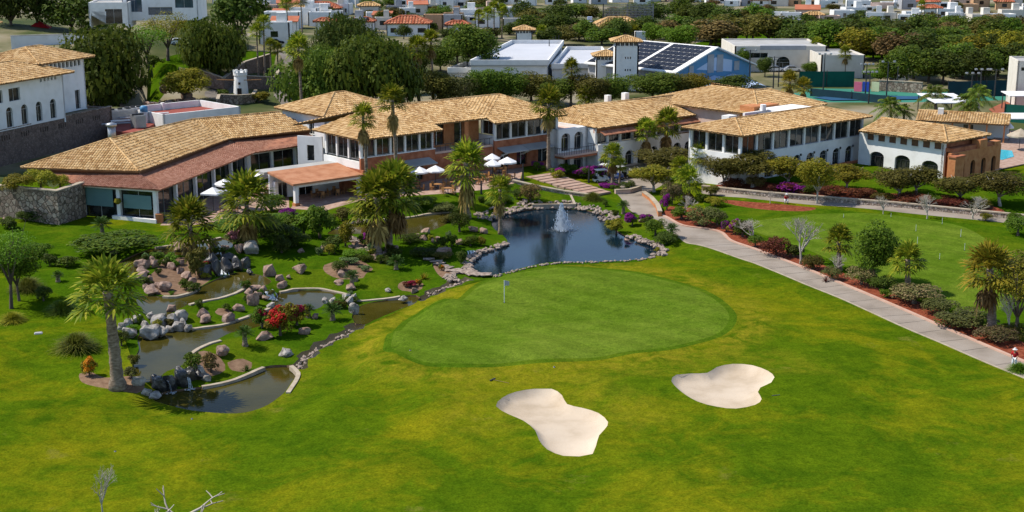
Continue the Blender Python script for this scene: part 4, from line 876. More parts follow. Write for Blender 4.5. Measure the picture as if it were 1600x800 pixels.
# ---------------------------------------------------------------- service yard
B = Bld('service_block', G(255, 181, 5), R(44), 'low white service block with open red roof yard behind the restaurant', z=0)
for a, b in (((0, 0), (15, 0)), ((15, 0), (15, 13)), ((15, 13), (0, 13)), ((0, 13), (0, 0))): B.wall(a, b, .5, 5.2, [], MAT['white'], .35)
B.box('red_roof', .4, 14.6, .4, 12.6, 3.9, 4.1, MAT['redroofflat']); B.box('buttress', 7, 7.5, 12.3, 12.9, 3.9, 5.4, MAT['white'])
ys = [G(u, v, 3.4) for u, v in ((170, 204), (176, 178), (236, 168), (262, 182), (214, 208))]; yq = Bld('service_roof', ys[0], 0, 'low red service roof crowded with cooling units left of the white block', z=0)
yq.part('slab', MB().prism([(q.x - ys[0].x, q.y - ys[0].y) for q in ys], .5, 3.4), MAT['redroofflat'])
for k in range(4):
    q = G(190 + 14 * k, 196 - 3 * k, 3.5); yq.part('pipe', MB().tube([(q.x - ys[0].x - 3, q.y - ys[0].y - 1, 3.8 + .2 * k), (q.x - ys[0].x + 3, q.y - ys[0].y + 2, 3.8 + .2 * k)], .16, 6), MAT['white' if k % 2 else 'greymetal'])
for i, (u, v, w_) in enumerate(((188, 181, 4.2), (208, 178, 3.2), (216, 190, 1.8))):
    g = G(u, v, 4.4); ac = empty('air_conditioner', (g.x, g.y, 3.5), R(40), ['large grey rooftop chiller beside the retaining wall', 'second grey chiller behind the largest one', 'small boxy cooling unit in the service yard'][i], 'air conditioner')
    MB().box(-w_ / 2, w_ / 2, -1, 1, 0, 2.0).build('casing', MAT['greymetal'], ac)
    for k in range(3): MB().tube([(-w_ / 3 + k * w_ / 3, 0, 2.0), (-w_ / 3 + k * w_ / 3, 0, 2.25)], .42, 10).build('fan', MAT['darkmetal'], ac)
    mb = MB()
    for k in range(8): mb.box(-w_ / 2 + .1, w_ / 2 - .1, -1.04, -1.0, .2 + .2 * k, .3 + .2 * k)
    mb.build('grille', MAT['concrete'], ac)
g = G(226, 192, 3.4); t = empty('water_tank', (g.x, g.y, 3.3), 0, 'white pillar carrying a bright blue tank in the service yard', 'tank')
MB().box(-.6, .6, -.6, .6, 0, 2.0).build('pillar', MAT['white'], t); MB().tube([(0, 0, 2.0), (0, 0, 2.8), (0, 0, 3.0)], [.65, .65, .3], 12).build('tank', MAT['blue'], t, True)
g = G(173, 212, 7.2); t = empty('vent_stack', (g.x, g.y + .6, 6.2), 0, 'silver vent stack at the left end of the restaurant ridge', 'vent')
MB().tube([(0, 0, 0), (0, 0, 2.2)], .55, 12).build('pipe', MAT['greymetal'], t, True); MB().tube([(0, 0, 2.25), (0, 0, 2.6), (0, 0, 2.75)], [.75, .75, .2], 12).build('cap', MAT['greymetal'], t, True)

# ---------------------------------------------------------------- little windmill turret
g = P(377, 153); t = empty('windmill_turret', g, 0, 'small round white windmill turret with thin wooden arms', 'windmill')
MB().tube([(0, 0, -.5), (0, 0, 4.2), (0, 0, 4.3), (0, 0, 4.9)], [1.5, 1.15, 1.3, 1.3], 16).build('tower', MAT['white'], t)
for k in range(8): MB().box(-.2, .2, -.15, .15, 4.9, 5.3).build('merlon', MAT['white'], t).matrix_local = Matrix.Rotation(k * .785, 4, 'Z') @ Matrix.Translation((0, -1.2, 0))
for sx in (-1, 1): MB().bar((sx * .9, -1.3, 3.5), (sx * 4.2, -1.3, 3.6), .3, .12).build('sail_arm', MAT['orangewood'], t)
MB().box(-.4, .4, -1.56, -1.3, .2, 2.0).build('door', MAT['glass'], t); MB().box(-.2, .2, -1.4, -1.15, 2.7, 3.1).build('window', MAT['glass'], t)
stone_run('stone_wall', [P(u, v) for u, v in [(343,172),(345,163),(372,163),(398,160),(402,152)]], 1.9, 1.3, 'curved stone wall at the foot of the windmill turret', 'stonewall', .5)
stone_run('stone_wall', [P(u, v) for u, v in [(384,142),(410,140),(432,134),(440,122)]], 2.6, 2.2, 'brown stone wall along the access road below the palms', 'darkstone', .5)
stone_run('stone_wall', [P(u, v) for u, v in [(310,118),(350,122),(385,118),(424,108)]], 3.0, 2.6, 'stone terrace wall below the bright hill lawn', 'darkstone', .5)
stone_run('stone_wall', [P(u, v) for u, v in [(455,148),(462,156),(470,168)]], .7, .6, 'low kerb wall at the bend of the access road', 'pinkw', .4)

# ---------------------------------------------------------------- sports hall with solar roof, tower and parking decks
o = G(1055, 112, 6); B = Bld('sports_hall', o, TH, 'gabled sports hall with blue end wall and solar panels on its roof', z=0)
Wd, Dp, ze, za = 24.5, 26, 6.0, 10.2
gab = MB().add([(0, 0, -1), (Wd, 0, -1), (Wd, 0, ze), (Wd / 2, 0, za), (0, 0, ze), (0, .4, -1), (Wd, .4, -1), (Wd, .4, ze), (Wd / 2, .4, za), (0, .4, ze)], [(0, 1, 2, 3, 4), (9, 8, 7, 6, 5), (0, 5, 6, 1), (1, 6, 7, 2), (2, 7, 8, 3), (3, 8, 9, 4), (4, 9, 5, 0)])
B.part('gable_wall', gab, MAT['blue'])
B.part('pale_panel', MB().add([(6.5, -.04, 6.0), (18, -.04, 4.8), (18, -.04, 7.3), (12.6, -.04, 8.2)], [(0, 1, 2, 3)]), MAT['paleblue'])
for x0, x1, z1 in ((10, 12, 8.9), (13, 15, 8.7), (4.2, 5.6, 6.9), (18.7, 20.4, 7.0)):
    B.box('louvre', x0, x1, -.12, -.05, 5.0, z1, MAT['greyw'])
for x in (0, Wd): B.box('side_wall', x - .2 if x else 0, x if x else .2, .4, Dp, -1, ze, MAT['greyw'])
for s_ in (0, 1):
    x0, x1 = (-.9, Wd / 2) if s_ == 0 else (Wd + .9, Wd / 2); z0 = ze - .3
    r1 = B.part('roof_slope', MB().add([(x0, -1, z0), (x1, -1, za + .05), (x1, Dp + .5, za + .05), (x0, Dp + .5, z0), (x0, -1, z0 + .25), (x1, -1, za + .3), (x1, Dp + .5, za + .3), (x0, Dp + .5, z0 + .25)], [(3, 2, 1, 0), (4, 5, 6, 7), (0, 1, 5, 4), (1, 2, 6, 5), (2, 3, 7, 6), (3, 0, 4, 7)]), MAT['white'])
    if s_ == 0:
        sl = Vector((x1 - x0, 0, za - ze + .35)); rr = random.Random(4)
        pm = None
        for j in range(16):
            for i in range(7):
                if rr.random() < .04: continue
                y0 = .6 + 1.55 * j + (.9 if j > 6 else 0); a = .05 + i * .132; b_ = a + .118
                p_ = [Vector((x0, y0, z0 + .33)) + sl * a, Vector((x0, y0 + 1.35, z0 + .33)) + sl * a, Vector((x0, y0 + 1.35, z0 + .33)) + sl * b_, Vector((x0, y0, z0 + .33)) + sl * b_]
                B.part('solar_panel', MB().add(p_ + [q - Vector((0, 0, .06)) for q in p_], [(0, 1, 2, 3), (7, 6, 5, 4), (0, 4, 5, 1), (1, 5, 6, 2), (2, 6, 7, 3), (3, 7, 4, 0)]), MAT['solar'], r1)
cp = B.part('canopy', MB().add([(3 + 3 * i, -7, 2.2 + (.5 if i % 2 else -.1)) for i in range(7)] + [(3 + 3 * i, -.2, 4.0 + (.4 if i % 2 else -.1)) for i in range(7)], [(i, i + 1, i + 8, i + 7) for i in range(6)]), MAT['paleblue'])
for x in (3, 21): B.part('canopy_post', MB().tube([(x, -7, -1), (x, -7, 2.2)], .12, 6), MAT['greymetal'], cp)
def tower(name, u0, u1, vb, vt, zb, label, dp=None, win=True, hasroof=True, rows=3):
    o = G(u0, vb, zb); q = G(u1, vb, zb); wd = q.x - o.x; top = AT(u0, vt, o.y).z; dp = dp or wd
    b = Bld(name, o, 0, label, 'tower', z=0)
    ops = [(wd * .55 + .5 * (k - 1), .25, zb + (top - zb) * (.08 + .3 * r), .45, 0) for r in range(rows) for k in range(3)] if win else []
    b.wall((0, 0), (wd, 0), zb - 1, top, ops, MAT['white'], .35, bars=0); b.wall((wd, 0), (wd, dp), zb - 1, top, [], MAT['white'], .3); b.wall((0, dp), (0, 0), zb - 1, top, [], MAT['white'], .3); b.wall((wd, dp), (0, dp), zb - 1, top, [], MAT['white'], .3)
    if hasroof:
        b.glazing((.2, .2), (wd - .2, .2), top, top + .9, 5, .25, inset=.2); b.glazing((wd - .2, .2), (wd - .2, dp - .2), top, top + .9, 5, .25, inset=.2); b.glazing((.2, dp - .2), (.2, .2), top, top + .9, 5, .25, inset=.2)
        f, r_ = hip(-.8, wd + .8, -.8, dp + .8, top + .9, top + 1.9, (wd + 1.6) / 2 - .3, (wd + 1.6) / 2 - .3); tile_roof(b, f, r_, .45, .7)
    return b
tower('stair_tower', 960, 997, 135, 72, 2.8, 'tall white stair tower with triple slit windows beside the solar hall')
tower('roof_turret', 931, 963, 122, 94, 3.0, 'squat white turret with tile cap left of the tall stair tower', win=False)
tower('roof_turret', 806, 832, 63, 52, 5.0, 'far white turret with tile cap at the back of the parking deck', win=False)
def deck(name, px, z, label, par=.9):
    g = [G(u, v, z) for u, v in px]; c = g[0]; b = Bld(name, c, 0, label, z=0); pl = [(q.x - c.x, q.y - c.y) for q in g]
    b.part('slab', MB().prism(pl, z - .5, z), MAT['deck']); b.part('wall', MB().prism([(x * .98 + .1, y * .98 + .3) for x, y in pl], z - 6, z - .52), MAT['white'])
    for i in range(len(pl)):
        x0, y0 = pl[i - 1]; x1, y1 = pl[i]; b.part('parapet', MB().bar((x0, y0, z + par / 2 - .1), (x1, y1, z + par / 2 - .1), .35, par + .2), MAT['white'])
    return b
b = deck('parking_deck', [(735, 100), (856, 100), (880, 68), (800, 68)], 5.6, 'pale rooftop parking deck with white parapets behind the trees')
b = deck('parking_deck', [(862, 106), (958, 104), (940, 78), (886, 78)], 4.4, 'lower rooftop parking deck beside the white turrets')
b = deck('parking_ramp', [(700, 112), (800, 112), (812, 103), (735, 100)], 3.4, 'low white ramp building with planters in front of the parking deck')
for k in range(3):
    g = G(783 + 10 * k, 99, 3.6); ps = empty('planter_shrub', (g.x, g.y, 3.4), 0, f'small clipped shrub, {["first","second","third"][k]} from the left on the white ramp parapet', 'shrub', 'shrubs on the ramp parapet')
    MB().box(-.8, .8, -.4, .4, 0, .5).build('trough', MAT['white'], ps); MB().tube([(0, 0, .45), (0, 0, 1.0), (0, 0, 1.6)], [.5, .9, .3], 8).build('foliage', L['mid'], ps)
g = G(855, 100, 4.5); yk = MB().bar((-12, 0, 0), (6, -1.5, 0), .8, .5).build('ramp_kerb', MAT['yellow']); yk.location = (g.x, g.y - 1, 4.3); tag(yk, 'bright yellow kerb on the ramp below the parking deck', 'kerb')

# ---------------------------------------------------------------- other large white buildings
def block(name, u0, u1, vb, vt, zb, label, dp, ang=0.0, m='white', wins=None, rail=True, glass='glass'):
    o = G(u0, vb, zb); q = G(u1, vb, zb); wd = (q.x - o.x) / max(.3, math.cos(ang)); top = AT(u0, vt, o.y).z
    b = Bld(name, o, ang, label, z=0)
    b.wall((0, 0), (wd, 0), zb - 1, top, wins(wd, zb, top) if wins else [], MAT[m], .35, bars=2, glass=glass, frame='greymetal')
    b.wall((wd, 0), (wd, dp), zb - 1, top, [], MAT[m], .3); b.wall((0, dp), (0, 0), zb - 1, top, [], MAT[m], .3); b.wall((wd, dp), (0, dp), zb - 1, top, [], MAT[m], .3)
    b.box('flat_roof', .3, wd - .3, .35, dp - .3, top - .5, top - .35, MAT['concrete']); return b
b = block('club_block', 1147, 1290, 112, 72, 1.4, 'flat roofed pale club block with an arch beyond the tennis courts', 22, 0, 'cream', lambda w, z, t: [(w * .53, 3.2, z, 3.6, 1.4), (w * .12, 3.5, z + 3.3, 1.2, 0), (w * .28, 3.5, z + 3.3, 1.2, 0)])
b.box('roof_strip', 6, 17, -.1, 4, 6.6, 7.6, MAT['greyw'])
b = block('club_block', 1282, 1350, 122, 86, 1.3, 'smaller pale block with ribbed corner right of the arched club block', 16, 0, 'cream')
b = block('modern_house', 140, 200, 38, 4, 11, 'left part of the modern white hilltop building with a dark garage opening', 14, R(8), 'white', lambda w, z, t: [(w * .62, 4.2, z + .2, 3.6, 0), (w * .25, 3.5, z + 2.2, 1.0, 0)])
b = block('modern_house', 192, 308, 26, -22, 12.5, 'long modern white hilltop building with wide blue glass bands', 16, R(4), 'white', lambda w, z, t: [(w * .16, w * .2, z + 1.2, 3.2, 0), (w * .5, w * .32, z + .4, 2.0, 0), (w * .82, w * .24, z + 2.2, 2.2, 0), (w * .3, w * .12, z + 4.8, 2.0, 0), (w * .5, w * .14, z + 4.8, 2.0, 0)], glass='bluglass')
b = block('lift_tower', 1585, 1640, 165, 95, 1.5, 'grey clad tower block at the right edge above the clay court', 10, R(-10), 'cream', lambda w, z, t: [(w * .5, w * .8, t - 1.9, .7, 0)])

# ================================================================== ROCKS
def rock_mesh(seed, sub=3, rough=.22):
    rr = random.Random(seed); bm = bmesh.new(); bmesh.ops.create_icosphere(bm, subdivisions=sub, radius=1)
    cuts = [(Vector((rr.gauss(0, 1), rr.gauss(0, 1), rr.gauss(0, 1))).normalized(), rr.uniform(.5, .85)) for _ in range(13)]
    ph = [rr.uniform(0, 6) for _ in range(6)]
    for v in bm.verts:
        p = v.co.copy()
        for n, d in cuts:
            k = p.dot(n)
            if k > d: p -= n * (k - d) * .96
        f = 1 + rough * (.5 * math.sin(p.x * 3.1 + ph[0]) * math.sin(p.y * 2.7 + ph[1]) + .3 * math.sin(p.z * 5.3 + ph[2] + p.x * 4) + .2 * math.sin(p.y * 8 + ph[3]))
        v.co = p * f
    me = bpy.data.meshes.new('rock'); bm.to_mesh(me); bm.free()
    me.materials.append(MAT['rock']); return me
ROCKS = [rock_mesh(i) for i in range(7)]; PEBS = [rock_mesh(20 + i, 1, .1) for i in range(5)]
rk = random.Random(5)
def use_mat(o, m, i=0):
    o.material_slots[i].link = 'OBJECT'; o.material_slots[i].material = m
def rock(u, v, wpx, hpx=None, label='', m='rock', group=None, z=None, name='boulder', dpx=None, sink=.25):
    p = P(u, v) if z is None else G(u, v, z); s_ = scale_at(p); kf = 1.12 if m == 'rockgrey' else .92; wd = kf * wpx / s_; ht = kf * (hpx or wpx * .7) / s_
    o = link(name, ROCKS[rk.randrange(7)]); o.location = (p.x, p.y + wd * .3, p.z + ht * (.5 - sink * .6)); o.scale = (wd / 1.7, wd / 1.7 * rk.uniform(.75, 1.05), ht / 1.6); o.rotation_euler = (rk.uniform(-.15, .15), rk.uniform(-.15, .15), rk.uniform(0, 6.28))
    if m != 'rock': use_mat(o, MAT[m])
    return tag(o, label, 'boulder', group)
ORD = ['first', 'second', 'third', 'fourth', 'fifth', 'sixth', 'seventh', 'eighth', 'ninth', 'tenth', 'eleventh', 'twelfth', 'thirteenth', 'fourteenth', 'fifteenth', 'sixteenth', 'seventeenth', 'eighteenth', 'nineteenth', 'twentieth']
def ordn(i): return ORD[i] if i < 20 else f'{i + 1}th' if i % 10 not in (0, 1, 2) or i in (10, 11, 12) else f'{i + 1}' + {0: 'st', 1: 'nd', 2: 'rd'}[i % 10]
# single boulders that can be pointed out
for a in [(467,428,26,20,'large pale boulder alone on the lawn left of the round succulent bed'),(421,432,22,25,'tall pink boulder at the top of the small cascade'),(437,440,18,14,'rounded boulder right of the tall pink one by the cascade'),(440,452,20,14,'wet rounded boulder at the foot of the small cascade'),(451,436,10,7,'small flat stone on the lawn beside the cascade boulders'),
 (316,496,20,16,'upper boulder of the pair at the left of the island lawn'),(321,506,24,18,'lower and larger boulder of the pair on the island lawn'),(357,505,24,17,'boulder beside the small oval bed on the island lawn'),(373,488,20,14,'oval boulder near the right end of the island lawn'),(395,478,20,24,'upright boulder at the right tip of the island'),(366,485,11,7,'small stone behind the oval island boulder'),
 (266,487,18,14,'lone reddish boulder at the water edge left of the island'),(344,557,30,18,'long pale boulder on the lawn above the lowest pool'),(412,532,28,15,'flat pink boulder left of the red flowering bushes'),(476,523,20,13,'round boulder below the red flowering bush'),(492,498,15,9,'small dark boulder right of the red bushes'),(446,558,20,15,'grey boulder where the stream enters the lowest pool','rockgrey'),
 (534,433,18,14,'pink boulder in the round succulent bed'),(606,457,11,6,'small flat white stone on the lawn near the stream','rockgrey'),(647,459,14,12,'pale boulder at the small flower bed'),(630,470,14,7,'flat stone lying in the stream pool','rockgrey'),(580,385,16,13,'brown boulder in front of the purple bush'),(560,350,16,10,'tan boulder beside the channel behind the twin palms'),(665,367,17,12,'pink boulder at the top of the little fall into the main pond'),(684,377,11,10,'pale stone right of the little fall'),
 (690,401,34,18,'large slanting boulder on the bank above the stepping stones'),(717,382,20,9,'flat long boulder on the peninsula shore'),(739,362,16,9,'grey boulder under the dark shrub on the peninsula'),(755,365,15,10,'second grey boulder by the peninsula palm'),(8,349,16,11,'tan boulder at the left edge below the stone wall'),(280,392,26,15,'rounded boulder standing in the upper pool'),(330,388,20,15,'pink boulder above the dark waterfall'),(350,393,18,12,'boulder right of the pink one above the dark waterfall'),
 (373,396,20,20,'tall boulder left of the palm above the waterfall'),(392,398,22,20,'grey banded boulder under the pink flowering shrub','rockgrey'),(320,400,14,9,'low stone left of the waterfall lip'),(530,445,20,9,'flat slab of rock at the lower pool edge'),(548,455,18,12,'pink rock beside the agave clump'),(555,440,12,14,'small upright stone behind the agave clump'),
 (1003,348,10,6,'small stone under the purple bush by the path'),(742,432,14,6,'end slab of the stone bridge'),(980,378,10,7,'small stone at the right shore of the main pond'),(422,482,12,9,'white stone at the right end of the island edge','rockgrey'),(293,518,14,10,'white block at the left end of the island edge','rockgrey'),(468,486,14,9,'stone behind the middle red bush'),(617,392,14,10,'stone at the foot of the twin palms'),(508,392,18,10,'pale rock below the white flowering shrub'),(470,395,12,8,'small rock left of the white flowering shrub')]:
    rock(*a[:4], a[4], a[5] if len(a) > 5 else 'rock')
# rock piles
def pile(items, what, group, m='rock', zoff=0):
    items = sorted(items)
    for i, (u, v, w_, h) in enumerate(items): rock(u, v, w_, h, f'{ordn(i)} stone from the left in {what}', m, group)
pile([(217,418,18,14),(228,420,16,16),(240,418,18,16),(236,410,14,11),(222,430,22,14),(218,440,22,18),(234,442,10,13),(226,452,14,10),(236,462,26,18),(257,456,24,18),(246,450,12,10),(258,415,14,13),(268,422,20,14),(283,415,12,10),(280,428,18,14),(290,437,18,14),(300,444,14,12)], 'the pink rock pile left of the dark waterfall', 'pink rock pile beside the waterfall')
pile([(192,517,14,13),(203,530,20,20),(214,505,18,13),(200,508,12,10),(226,514,14,12),(248,512,30,18),(268,505,20,16),(282,503,18,17),(233,530,28,20),(252,526,18,14),(243,519,16,9),(262,519,14,10),(276,517,18,16),(284,512,13,14),(234,498,14,9)], 'the grey cascade rocks between middle and lower pool', 'grey cascade rocks', 'rockgrey')
pile([(388,462,20,12),(402,466,18,14),(398,454,24,10),(410,458,20,12),(384,452,12,9),(415,470,14,11)], 'the flat rocks at the right end of the island', 'flat island rocks')
pile([(308,590,26,18),(302,583,18,14),(320,597,16,13),(240,624,20,10),(226,610,18,14),(216,603,18,14)], 'the rocks around the lowest waterfall', 'rocks of the lowest waterfall', 'rockgrey')
pile([(545,478,12,14),(552,490,14,16),(540,470,14,12),(553,472,13,14),(520,475,14,9),(508,474,12,10)], 'the rocks around the agave clump', 'rocks around the agave clump', 'rockgrey')
pile([(318,435,24,26),(338,432,20,30),(352,428,22,30),(368,424,22,28),(330,412,26,18),(356,408,26,14),(384,420,18,20),(390,430,12,12)], 'the dark wet rocks of the big waterfall', 'dark rocks of the big waterfall', 'rockwet')
pile([(244,612,30,30),(262,611,32,34),(280,605,32,36),(296,598,28,30),(310,596,22,24)], 'the black wet rocks under the lowest fall', 'black rocks of the lowest fall', 'rockwet')
pile([(655,372,12,9),(662,376,12,10),(676,379,10,8),(566,395,10,7),(575,399,10,7),(585,404,12,8),(594,410,12,8),(600,399,10,7),(590,393,10,7)], 'the stones between the channel and the twin palms', 'stones below the twin palms')
# cobbled pond shores: every stone a part of its shore
def shore(pxl, wd, n, label, size=(.3, .6), rows=2, zo=.05):
    pts = [P(u, v) for u, v in pxl]; cl = crom(pts, False, .3); c = cl[len(cl) // 2]
    t = empty('pond_shore', c, 0, label, 'stone edging')
    for i in range(n):
        k = rk.random() * (len(cl) - 2); a, b = cl[int(k)], cl[int(k) + 1]; q = a.lerp(b, k % 1); d = (b - a); nn = Vector((-d.y, d.x, 0)).normalized()
        q = q + nn * rk.uniform(-wd, wd); s_ = rk.uniform(*size); z = h1(q.x, q.y)
        o = link('stone', PEBS[rk.randrange(5)], t, (q.x - c.x, q.y - c.y, z - c.z + s_ * .12 + zo), (rk.uniform(-.3, .3), rk.uniform(-.3, .3), rk.uniform(0, 6)), (s_, s_ * rk.uniform(.7, 1), s_ * .6)); use_mat(o, MAT['cobble'])
shore([(752,343),(775,335),(800,329),(850,323),(900,324),(937,330),(956,345)], 1.3, 290, 'broad cobbled shore along the far side of the main pond', (.24, .46))
shore([(793,381),(770,389),(752,394),(738,402)], .5, 70, 'cobbled shore around the tip of the peninsula', (.24, .45))
shore([(738,402),(732,412),(733,424),(742,431)], .5, 45, 'cobbled shore beside the stepping stones', (.3, .55))
shore([(985,370),(1004,376),(1026,384),(1036,394),(1024,401)], .7, 85, 'pale stone shore at the right end of the main pond', (.24, .5))
shore([(1024,402),(980,408),(900,411),(860,413),(820,420),(790,429),(768,433)], .22, 120, 'single line of white stones along the green side of the main pond', (.14, .26))
shore([(712,441),(700,432),(716,431)], .5, 40, 'stones below the stone bridge', (.24, .45))
shore([(462,574),(500,543),(530,526),(552,512)], .5, 90, 'pale pebbles scattered in the lower stream', (.14, .3), zo=-.24)
shore([(660,462),(692,450),(716,441),(734,434)], .5, 60, 'pale pebbles scattered in the upper stream', (.14, .3), zo=-.24)
shore([(548,372),(556,384),(566,391),(580,398),(596,404)], .8, 70, 'stony bank below the purple bush', (.25, .5))
# stepping stones and bridge
t = empty('stone_steps', P(705, 418), 0, 'flight of flat stepping stones descending to the stone bridge', 'steps'); c = t.location
for i, (u, v) in enumerate([(672,406),(680,410),(687,413),(693,417),(700,420),(706,424),(712,428)]):
    p = P(u, v); o = link('step', PEBS[i % 5], t, (p.x - c.x, p.y - c.y, p.z - c.z + .12), (0, 0, .35), (.95, .5, .22)); use_mat(o, MAT['cobble'])
t = empty('stone_bridge', P(740, 432), 0, 'low bridge of flat stone slabs over the weir beside the green', 'bridge'); c = t.location
for i, (u, v) in enumerate([(714,428),(724,429),(734,431),(745,433),(756,434)]):
    p = P(u, v); o = link('slab', PEBS[(i + 2) % 5], t, (p.x - c.x, p.y - c.y + .6, max(p.z, -.35) - c.z + .18), (0, 0, .1 * i), (.95, 1.1, .22)); use_mat(o, MAT['cobble'])
# waterfalls
def fall(pa, pb, n, label, width, seed, z0=None):
    rr = random.Random(seed); a, b = Vector(pa), Vector(pb); t = empty('waterfall', b, 0, label, 'waterfall'); mb = MB(); d = (b - a); sd = Vector((d.y, -d.x, 0)).normalized() if abs(d.x) + abs(d.y) > .01 else Vector((1, 0, 0))
    for i in range(n * 3):
        o = sd * rr.gauss(0, width * .5); w_ = rr.uniform(.012, .04); pts = []
        for k in range(6):
            s_ = k / 5; q = a.lerp(b, s_); q.z = a.z + (b.z - a.z) * s_ ** 1.8; pts.append(q + o * (1 + .3 * s_) + Vector((rr.uniform(-.05, .05), rr.uniform(-.05, .05), .03)))
        for k in range(5): mb.quad(*(tuple(x - b) for x in (pts[k] - sd * w_, pts[k] + sd * w_, pts[k + 1] + sd * w_, pts[k + 1] - sd * w_)))
    mb.build('falling_water', MAT['foam'], t, True)
    mb = MB()
    for i in range(n * 5):
        an, rad = rr.uniform(0, 6.28), abs(rr.gauss(0, width * .7)); s_ = rr.uniform(.04, .12); x, y = math.cos(an) * rad * 1.4, math.sin(an) * rad - .2
        mb.add([(x - s_, y, .03), (x + s_, y, .03), (x, y + s_ * 2, .05), (x, y - s_, .12)], [(0, 1, 2), (0, 1, 3), (1, 2, 3), (0, 2, 3)])
    f = mb.build('foam', MAT['foam'], t); f['kind'] = 'stuff'
fall(G(340, 408, .6), G(346, 431, -.28), 10, 'narrow white waterfall between dark rocks below the upper pool', .5, 1)
fall(G(418, 455, -.2), G(426, 468, -1.0), 12, 'small white cascade at the right end of the island', .7, 2)
fall(G(293, 590, -1.0), G(296, 608, -2.05), 6, 'thin fall dropping into the lowest pool', .35, 3)
fall(G(262, 596, -1.0), G(268, 614, -2.05), 5, 'dark trickle at the left of the lowest waterfall', .4, 5)
fall(G(664, 368, .15), G(668, 378, -.2), 6, 'tiny white fall at the end of the channel', .5, 4)
fall(G(735, 392, .0), G(738, 399, -.42), 5, 'white trickle entering the main pond beside the peninsula', .4, 6)

# ================================================================== PLANTS
def leafq(mb, c, n, ln, wd, rr, mi=0):
    n = Vector(n).normalized(); a = n.cross(Vector((rr.gauss(0, 1), rr.gauss(0, 1), rr.gauss(0, 1)))).normalized(); b = n.cross(a)
    mb.add([c - a * ln * .5, c + b * wd * .5 + a * ln * .05, c + a * ln * .5, c - b * wd * .5 + a * ln * .05], [(0, 1, 2, 3)], mi)
def sph(rr):
    z = rr.uniform(-1, 1); t = rr.uniform(0, 6.2832); r = math.sqrt(1 - z * z); return Vector((r * math.cos(t), r * math.sin(t), z))
def crown_mesh(name, seed, nl, lobes, leaf, mode='round', mats=None, low=-.75):
    """crown of radius 1, height from -1 to 1: leaves spread over many lobes"""
    rr = random.Random(seed); mb = MB(); lob = []
    for i in range(lobes):
        d = sph(rr); d.z = d.z * .8 + (.1 if mode != 'weep' else -.12); k = rr.uniform(.42, .8); lob.append((Vector((d.x * k, d.y * k, d.z * k * .95)), rr.uniform(.26, .48)))
    lob += [(Vector((0, 0, .1)), .55)]
    tw = sum(r * r for c, r in lob)
    for c, r in lob:
        for i in range(int(nl * r * r / tw)):
            d = sph(rr)
            if d.z < low: d.z = -d.z
            p = c + d * r * rr.uniform(.72, 1.04)
            if mode == 'weep' and rr.random() < .5:
                ln = rr.uniform(.05, .17); n = Vector((d.x, d.y, .15)).normalized(); t = Vector((rr.uniform(-.03, .03), rr.uniform(-.03, .03), -ln)); sd = n.cross(t).normalized() * leaf * .5
                p2 = p + t
                mb.add([p - sd, p + sd, p2 + sd * .5 + d * .02, p2 - sd * .5 + d * .02], [(0, 1, 2, 3)])
            else:
                leafq(mb, p, d + Vector((rr.gauss(0, .55), rr.gauss(0, .55), rr.gauss(.35, .5))), leaf * rr.uniform(.7, 1.4), leaf * rr.uniform(.45, .8), rr)
    return mb.mesh(name, mats or L['mid'])
def limbs_mesh(name, seed, m, forks=5, h0=.42):
    """trunk of height 1 with limbs reaching into a crown of radius 1 whose centre is at z = 1"""
    rr = random.Random(seed); mb = MB(); top = Vector((rr.uniform(-.05, .05), rr.uniform(-.05, .05), h0))
    mb.tube([(0, 0, -.08), (0, 0, .05), top * .6, top], [.1, .075, .06, .055], 7)
    for i in range(forks):
        a = 6.28 * i / forks + rr.uniform(-.4, .4); q = Vector((math.cos(a) * rr.uniform(.4, .65), math.sin(a) * rr.uniform(.4, .65), rr.uniform(.9, 1.35)))
        mid = top.lerp(q, .5) + Vector((0, 0, -.05)); mb.tube([top * .97, mid, q], [.045, .028, .01], 5)
        for j in range(2):
            e = q + Vector((rr.uniform(-.3, .3), rr.uniform(-.3, .3), rr.uniform(-.1, .3))); mb.tube([mid, e], [.02, .006], 4)
    return mb.mesh(name, m, True)
TRN = [limbs_mesh('tree_trunk', i, MAT['bark']) for i in range(4)]
CR = {'dense': [crown_mesh('dense_crown', 40 + i, 7000, 30, .095) for i in range(4)],
      'far': [crown_mesh('far_crown', 60 + i, 2600, 24, .14) for i in range(5)],
      'weep': [crown_mesh('weeping_crown', 80 + i, 10000, 40, .06, 'weep', low=-1) for i in range(3)],
      'airy': [crown_mesh('airy_crown', 100 + i, 3000, 30, .065) for i in range(4)],
      'shrub': [crown_mesh('shrub_crown', 120 + i, 1500, 12, .17, low=-.3) for i in range(4)],
      'fine': [crown_mesh('fine_shrub_crown', 140 + i, 2600, 14, .11, low=-.3) for i in range(3)]}
tr = random.Random(21)
def tree(u, v, vtop, wpx, label, kind='dense', leaf='mid', group=None, name='tree', split=.42, hz=None, cat='tree', base=None, bark=None):
    """base at pixel (u, v), crown top at vtop, crown width wpx"""
    p = base or P(u, v); s_ = scale_at(p); top = AT(u, vtop, p.y).z; Ht = max(1.2, top - p.z); rad = wpx / s_ / 2 * (1.12 if kind != 'far' else 1.45); ch = Ht * (1 - split * .55)
    t = empty(name, p, tr.uniform(0, 6.28), label, cat, group); cz = Ht - ch / 2
    tk = link('trunk', TRN[tr.randrange(4)], t, None, None, (rad * .8, rad * .8, cz)); 
    if bark: use_mat(tk, MAT[bark])
    c = link('crown', CR[kind][tr.randrange(len(CR[kind]))], t, (0, 0, cz), None, (rad, rad * tr.uniform(.88, 1.0), ch / 2)); use_mat(c, L[leaf]); return t
